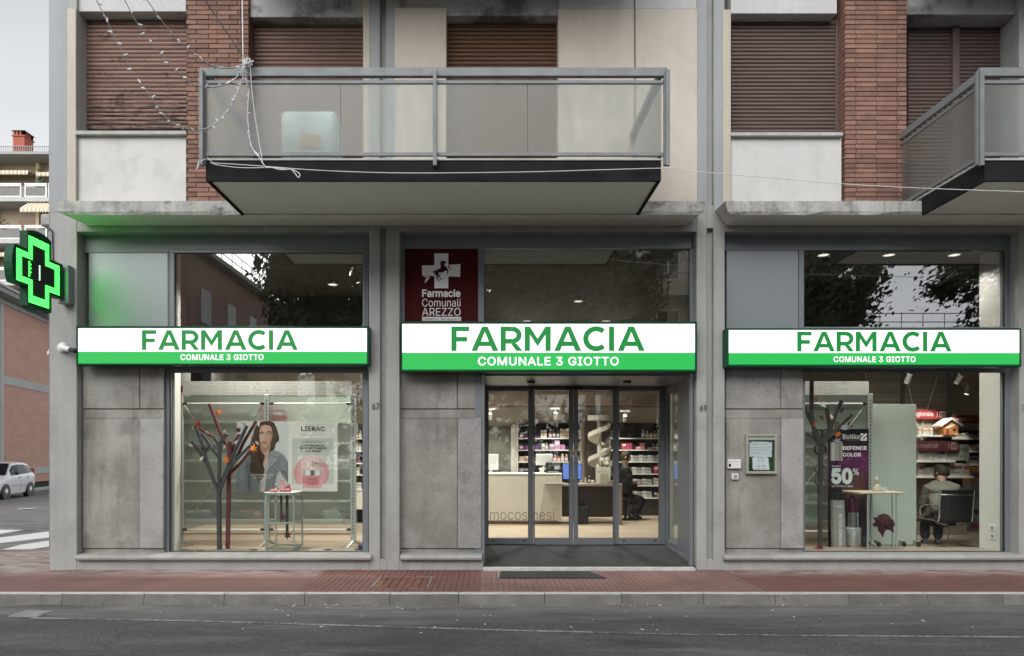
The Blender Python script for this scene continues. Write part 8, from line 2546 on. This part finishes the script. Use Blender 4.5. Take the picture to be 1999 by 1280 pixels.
# white hatchback parked along the side street, nose towards the street corner
def car(loc, rotz, label, paint, cat='car'):
    t = thing('parked_car', (0, 0, 0), label, cat)
    # stations along the length: x from nose; zb sill, zw belt, zr roof; wb half width at belt, wr half width at roof
    ST = [(0.00, .34, .56, .58, .58, .50), (.10, .24, .66, .70, .72, .62), (.35, .22, .78, .82, .79, .70), (.75, .22, .88, .92, .81, .72), (.98, .22, .93, 1.00, .82, .70), (1.25, .22, .95, 1.24, .82, .63), (1.52, .22, .96, 1.44, .82, .60),
          (1.80, .22, .97, 1.52, .82, .60), (2.30, .22, .98, 1.55, .82, .60), (2.80, .22, .99, 1.53, .82, .60), (3.20, .22, 1.0, 1.47, .81, .58), (3.42, .24, 1.0, 1.34, .79, .58), (3.56, .26, .98, 1.10, .77, .60), (3.63, .32, .90, .94, .74, .62), (3.65, .40, .70, .72, .68, .60)]
    b2 = MB()
    ring = 12
    for x0, zb, zw, zr, wb_, wr in ST:
        cs_ = [(-wr * .55, zr + .012), (-wr, zr - .03), (-wb_ * .99, zw + .01), (-wb_, zw - .06), (-wb_ * 1.0, (zb + zw) * .5), (-wb_ * .93, zb), (wb_ * .93, zb), (wb_ * 1.0, (zb + zw) * .5), (wb_, zw - .06), (wb_ * .99, zw + .01), (wr, zr - .03), (wr * .55, zr + .012)]
        for y_, z_ in cs_: b2.v.append((x0, y_, z_))
    for i in range(len(ST) - 1):
        for j in range(ring):
            b2.f.append((i * ring + j, i * ring + (j + 1) % ring, (i + 1) * ring + (j + 1) % ring, (i + 1) * ring + j)); b2.mi.append(0)
    b2.f += [tuple(range(ring)), tuple((len(ST) - 1) * ring + j for j in range(ring - 1, -1, -1))]; b2.mi += [0, 0]
    b2.build('body', paint, t, 35)
    def side_y(x0, z_):
        for s0, s1 in zip(ST, ST[1:]):
            if s0[0] <= x0 <= s1[0]:
                k = (x0 - s0[0]) / (s1[0] - s0[0])
                v = [a + (b3 - a) * k for a, b3 in zip(s0, s1)]
                zw, zr, wb_, wr = v[2] + .01, v[3] - .03, v[4] * .99, v[5]
                return wb_ + (wr - wb_) * min(1, max(0, (z_ - zw) / max(zr - zw, .01)))
        return .8
    glass = pbr('car_glass', (.014, .017, .019), .1, fine=0, spec=.12) if 'car_glass' not in MATS else MATS['car_glass']
    trim = M_BLACK
    for sg_ in (-1, 1):
        for pts in ([(1.20, 1.00), (1.98, 1.03), (1.98, 1.43), (1.62, 1.40), (1.36, 1.24)], [(2.06, 1.03), (2.74, 1.05), (2.70, 1.43), (2.06, 1.44)], [(2.84, 1.06), (3.22, 1.08), (3.14, 1.36), (2.82, 1.41)]):
            k_ = MB()
            n = len(pts)
            vs_ = [(u, sg_ * (side_y(u, v) + .022), v) for u, v in pts] + [(u, sg_ * (side_y(u, v) - .02), v) for u, v in pts]
            k_.add(vs_, [tuple(range(n)), tuple(range(2 * n - 1, n - 1, -1))] + [(i, (i + 1) % n, n + (i + 1) % n, n + i) for i in range(n)])
            k_.build('side_window', glass, t)
        for u in (2.02,):
            MB().hexa([(u - .035, sg_ * (side_y(u, 1.03) + .024), 1.03), (u + .035, sg_ * (side_y(u, 1.03) + .024), 1.03), (u + .035, sg_ * (side_y(u, 1.44) + .024), 1.44), (u - .035, sg_ * (side_y(u, 1.44) + .024), 1.44)],
                      [(u - .035, sg_ * (side_y(u, 1.03) - .02), 1.03), (u + .035, sg_ * (side_y(u, 1.03) - .02), 1.03), (u + .035, sg_ * (side_y(u, 1.44) - .02), 1.44), (u - .035, sg_ * (side_y(u, 1.44) - .02), 1.44)]).build('door_pillar', trim, t)
        for u in (1.86, 2.66):
            MB().box(u - .07, u + .07, sg_ * .812, sg_ * .842, .86, .90, .01).build('door_handle', trim, t)
        MB().box(1.30, 1.44, sg_ * .84, sg_ * 1.0, 1.0, 1.13, .03).build('mirror', trim, t)
        MB().box(1.15, 2.80, sg_ * .815, sg_ * .829, .54, .565, .003).build('rubbing_strip', M_GREY_PL, t)
        for u in (2.02, 2.76):
            MB().box(u - .004, u + .004, sg_ * .815, sg_ * .8225, .30, .96, 0).build('door_seam', M_GREY_PL, t)
        k_ = MB().box(3.36, 3.52, sg_ * .60, sg_ * .785, .98, 1.26, .03).build('tail_light', pbr('tail_red', (.35, .02, .02), .2, fine=0) if 'tail_red' not in MATS else MATS['tail_red'], t)
        MB().box(.10, .30, sg_ * .52, sg_ * .745, .68, .80, .03).build('headlight', M_BULB, t)
        for wx in (.66, 2.96):
            MB().lathe((wx, sg_ * .74, .295), [(.355, -.10), (.355, .088)], 24, 'y').build('wheel_arch', trim, t, 40)
            wl = MB().lathe((wx, sg_ * .745, .295), [(.20, -.095 * sg_), (.275, -.095 * sg_), (.295, -.06 * sg_), (.295, .06 * sg_), (.275, .098 * sg_), (.20, .098 * sg_)], 28, 'y').build('wheel', trim, t, 40)
            MB().lathe((wx, sg_ * .745, .295), [(.195, .086 * sg_), (.175, .097 * sg_), (.05, .108 * sg_), (.02, .112 * sg_)], 24, 'y').build('hub_cap', M_STEEL, wl, 40)
            k_ = MB()
            for a in range(9):
                th_ = a * 2 * math.pi / 9
                c_ = (wx + math.cos(th_) * .125, sg_ * .745 + .105 * sg_, .295 + math.sin(th_) * .125)
                k_.lathe(c_, [(.026, -.012 * sg_), (.026, .004 * sg_)], 8, 'y')
            k_.build('cover_holes', M_BLACK, wl, kind='stuff')
    # windscreen and rear window
    MB().hexa([(1.02, -.62, 1.015), (1.02, .62, 1.015), (1.56, .54, 1.455), (1.56, -.54, 1.455)], [(.93, -.68, 1.03), (.93, .68, 1.03), (1.47, .585, 1.50), (1.47, -.585, 1.50)]).build('windscreen', glass, t)
    MB().hexa([(3.40, -.5, 1.36), (3.40, .5, 1.36), (3.55, .52, 1.10), (3.55, -.52, 1.10)], [(3.44, -.5, 1.37), (3.44, .5, 1.37), (3.59, .52, 1.11), (3.59, -.52, 1.11)]).build('rear_window', glass, t)
    MB().box(-.01, .12, -.55, .55, .30, .44, .02).build('grille', trim, t)
    MB().tube([(2.35, .0, 1.55), (2.60, 0, 1.85)], .007, 5).build('aerial', trim, t)
    MB().box(-.03, .06, -.26, .26, .44, .55, .004).build('number_plate', M_WHITE_PL, t)
    t.location = loc
    t.rotation_euler = (0, 0, rotz)
    t.scale = (1.06, 1.06, 1.06)
    return t
M_CARW = pbr('white_car_paint', (.78, .79, .80), .2, var=.01, fine=0, spec=.6)
cdx = math.atan2(dirw.y, dirw.x)
cpos = min((Vector((wa.x, wa.y, 0)) + dirw * (.05 * i) + nrm * 1.25 for i in range(-200, 400)), key=lambda q: abs(VPX + (q + nrm * .82).x * FOC / (q.y - CY) + 11))
car((cpos.x, cpos.y, -.56), cdx, 'white five door hatchback parked in the side street before the brick building', M_CARW)

# ================================================================== ACROSS THE STREET (mirrored in the panes)
M_BARK = pbr('pine_bark', (.10, .065, .045), .95, var=.3, scale=5, bump=1, bscale=14)
M_NEEDLE = pbr('pine_needles', (.055, .076, .036), .7, var=.45, scale=1.4, rand=0, fine=.2)
def pine(x_, y_, h, r, lobes, label, seed):
    rd = random.Random(seed)
    t = thing('pine_tree', (x_, y_, -.1), label, 'tree', 'stone pines across the street')
    tk = MB()
    top = h - r * .55
    tk.tube([(x_, y_, -.1), (x_ + .1, y_, top * .35), (x_ - .05, y_ + .1, top * .7), (x_, y_, top)], [.30, .24, .2, .15], 10)
    cr = MB()
    for i in range(lobes):
        a, q_ = rd.uniform(0, 6.28), math.sqrt(rd.random())
        dep = rd.random()
        rr_ = r * (1 - .45 * dep)
        c_ = Vector((x_ + math.cos(a) * q_ * rr_, y_ + math.sin(a) * q_ * rr_ * .8, h - r * .2 - q_ * q_ * r * .3 - dep * r * 1.5))
        tk.tube([(x_, y_, min(top, c_.z) * rd.uniform(.8, 1)), c_ - Vector((0, 0, .3))], [.09, .03], 5)
        leafy(c_, r * .17, r * .17, r * .14, 380, .115, rd, cr)
        leafy(c_, r * .11, r * .11, r * .09, 40, .36, rd, cr)
    tk.build('trunk', M_BARK, t, 50)
    cr.build('crown', M_NEEDLE, t)
    return t
for a in ((-7.3, -20.5, 12.2, 3.8, 42, 'broad stone pine mirrored in the upper left window', 1), (-.3, -21.0, 12.4, 4.3, 46, 'broad stone pine mirrored in the middle upper window', 2), (4.6, -19.5, 11.6, 3.2, 36, 'smaller stone pine mirrored in the upper window over the entrance', 3),
          (13.6, -20.5, 12.0, 3.6, 34, 'stone pine mirrored in the upper right window, nearer its blind panel', 4), (22.9, -20.0, 12.2, 3.6, 34, 'stone pine mirrored in the upper right window, nearer the pale pier', 5)):
    pine(*a)
M_PINKW = pbr('dusty_pink_wall', (.34, .22, .185), .9, var=.08, scale=.6)
M_CREAMW = pbr('cream_wall', (.50, .46, .38), .9, var=.08, scale=.6)
M_FARGL = pbr('far_window_glass', (.03, .035, .04), .1, fine=0)
def opposite(name_, label, x0, x1, y0, y1, h, wallm, floors, bays, balc):
    t = thing('opposite_building', ((x0 + x1) / 2, (y0 + y1) / 2, -.1), label, 'building', 'buildings across the street')
    MB().box(x0, x1, y0, y1, -.1, h).build('wall', wallm, t)
    MB().box(x0 - .6, x1 + .6, y0 - .3, y1 + .6, h, h + .25).build('roof', M_ROOFG, t)
    rl2 = MB()
    for zz in (h + .7, h + 1.2): rl2.tube([(x0, y1 + .4, zz), (x1, y1 + .4, zz)], .03, 5)
    n = int((x1 - x0) / 1.2)
    for i in range(n + 1):
        xx_ = x0 + (x1 - x0) * i / n
        rl2.tube([(xx_, y1 + .4, h + .2), (xx_, y1 + .4, h + 1.22)], .025, 5)
    for zz in (h + .7, h + 1.2): rl2.tube([(x1 + .4, y0, zz), (x1 + .4, y1 + .4, zz)], .03, 5)
    for i in range(int((y1 - y0) / 1.6)):
        rl2.tube([(x1 + .4, y1 - i * 1.6, h + .2), (x1 + .4, y1 - i * 1.6, h + 1.22)], .025, 5)
    rl2.build('roof_railing', M_GREY_PL, t)
    for f in range(floors):
        for b2 in range(bays):
            xx_ = x0 + (x1 - x0) * (b2 + .5) / bays
            zz = .9 + f * (h - .6) / floors
            w_ = MB().box(xx_ - .62, xx_ + .62, y1, y1 + .06, zz, zz + 1.7, .01).build('window', M_WHITE_R, t)
            MB().box(xx_ - .54, xx_ - .03, y1 + .055, y1 + .065, zz + .08, zz + 1.62).build('pane', M_FARGL, w_)
            MB().box(xx_ + .03, xx_ + .54, y1 + .055, y1 + .065, zz + .08, zz + 1.62).build('pane', M_FARGL, w_)
        if not balc and x1 < 0:
            for b2 in range(5):                     # the flank that is mirrored at a slant
                yy_, zz = y1 - 2.0 - b2 * 3.7, .9 + f * (h - .6) / floors
                w_ = MB().box(x1, x1 + .06, yy_ - .62, yy_ + .62, zz, zz + 1.8, .01).build('window', M_WHITE_R, t)
                MB().box(x1 + .055, x1 + .065, yy_ - .54, yy_ - .03, zz + .08, zz + 1.72).build('pane', M_FARGL, w_)
                MB().box(x1 + .055, x1 + .065, yy_ + .03, yy_ + .54, zz + .08, zz + 1.72).build('pane', M_FARGL, w_)
        if balc and f:
            zz = .0 + f * (h - .6) / floors
            MB().box(x0 + .4, x1 - .4, y1 + .001, y1 + 1.1, zz - .1, zz + .08).build('balcony', M_CONC_LT, t)
            k_ = MB()
            for i in range(int((x1 - x0 - .8) / .14)):
                k_.box(x0 + .4 + i * .14, x0 + .42 + i * .14, y1 + 1.05, y1 + 1.07, zz + .08, zz + 1.0)
            k_.box(x0 + .4, x1 - .4, y1 + 1.03, y1 + 1.09, zz + 1.0, zz + 1.05)
            k_.build('railing', M_GREY_PL, t, kind='stuff')
    return t
opposite('a', 'dusty pink building mirrored at the left edge of the upper left window', -27, -15.3, -46, -26, 12.0, M_PINKW, 3, 5, False)
opposite('b', 'cream building with balconies mirrored in the upper window over the entrance', 8.2, 13.4, -38, -27, 13.5, M_CREAMW, 4, 2, True)
opposite('c', 'low pink building mirrored at the foot of the upper right window', 19.0, 34, -46, -31, 8.4, M_PINKW, 2, 5, False)

hg_ = thing('added_hedge', (6, -24, -.1), 'tall dark hedge across the street, mirrored low in the shop panes', 'added_hedge')  # added planting, out of view: covers the bright low sky mirrored in the panes
hm_, rh = MB(), random.Random(8)
for i in range(60):
    leafy((-14.5 + i * .86, -24 + rh.uniform(-.5, .5), rh.uniform(1.2, 3.6)), .7, .6, .95, 190, .14, rh, hm_)
    leafy((-14.5 + i * .86, -24, rh.uniform(1.0, 3.4)), .5, .3, .9, 34, .42, rh, hm_)
hm_.build('foliage', M_NEEDLE, hg_)
st_ = MB()
for i in range(26): st_.tube([(-14 + i * 2, -24, -.1), (-14 + i * 2 + .1, -24, 2.4)], [.06, .03], 5)
st_.build('stems', M_BARK, hg_, kind='stuff')
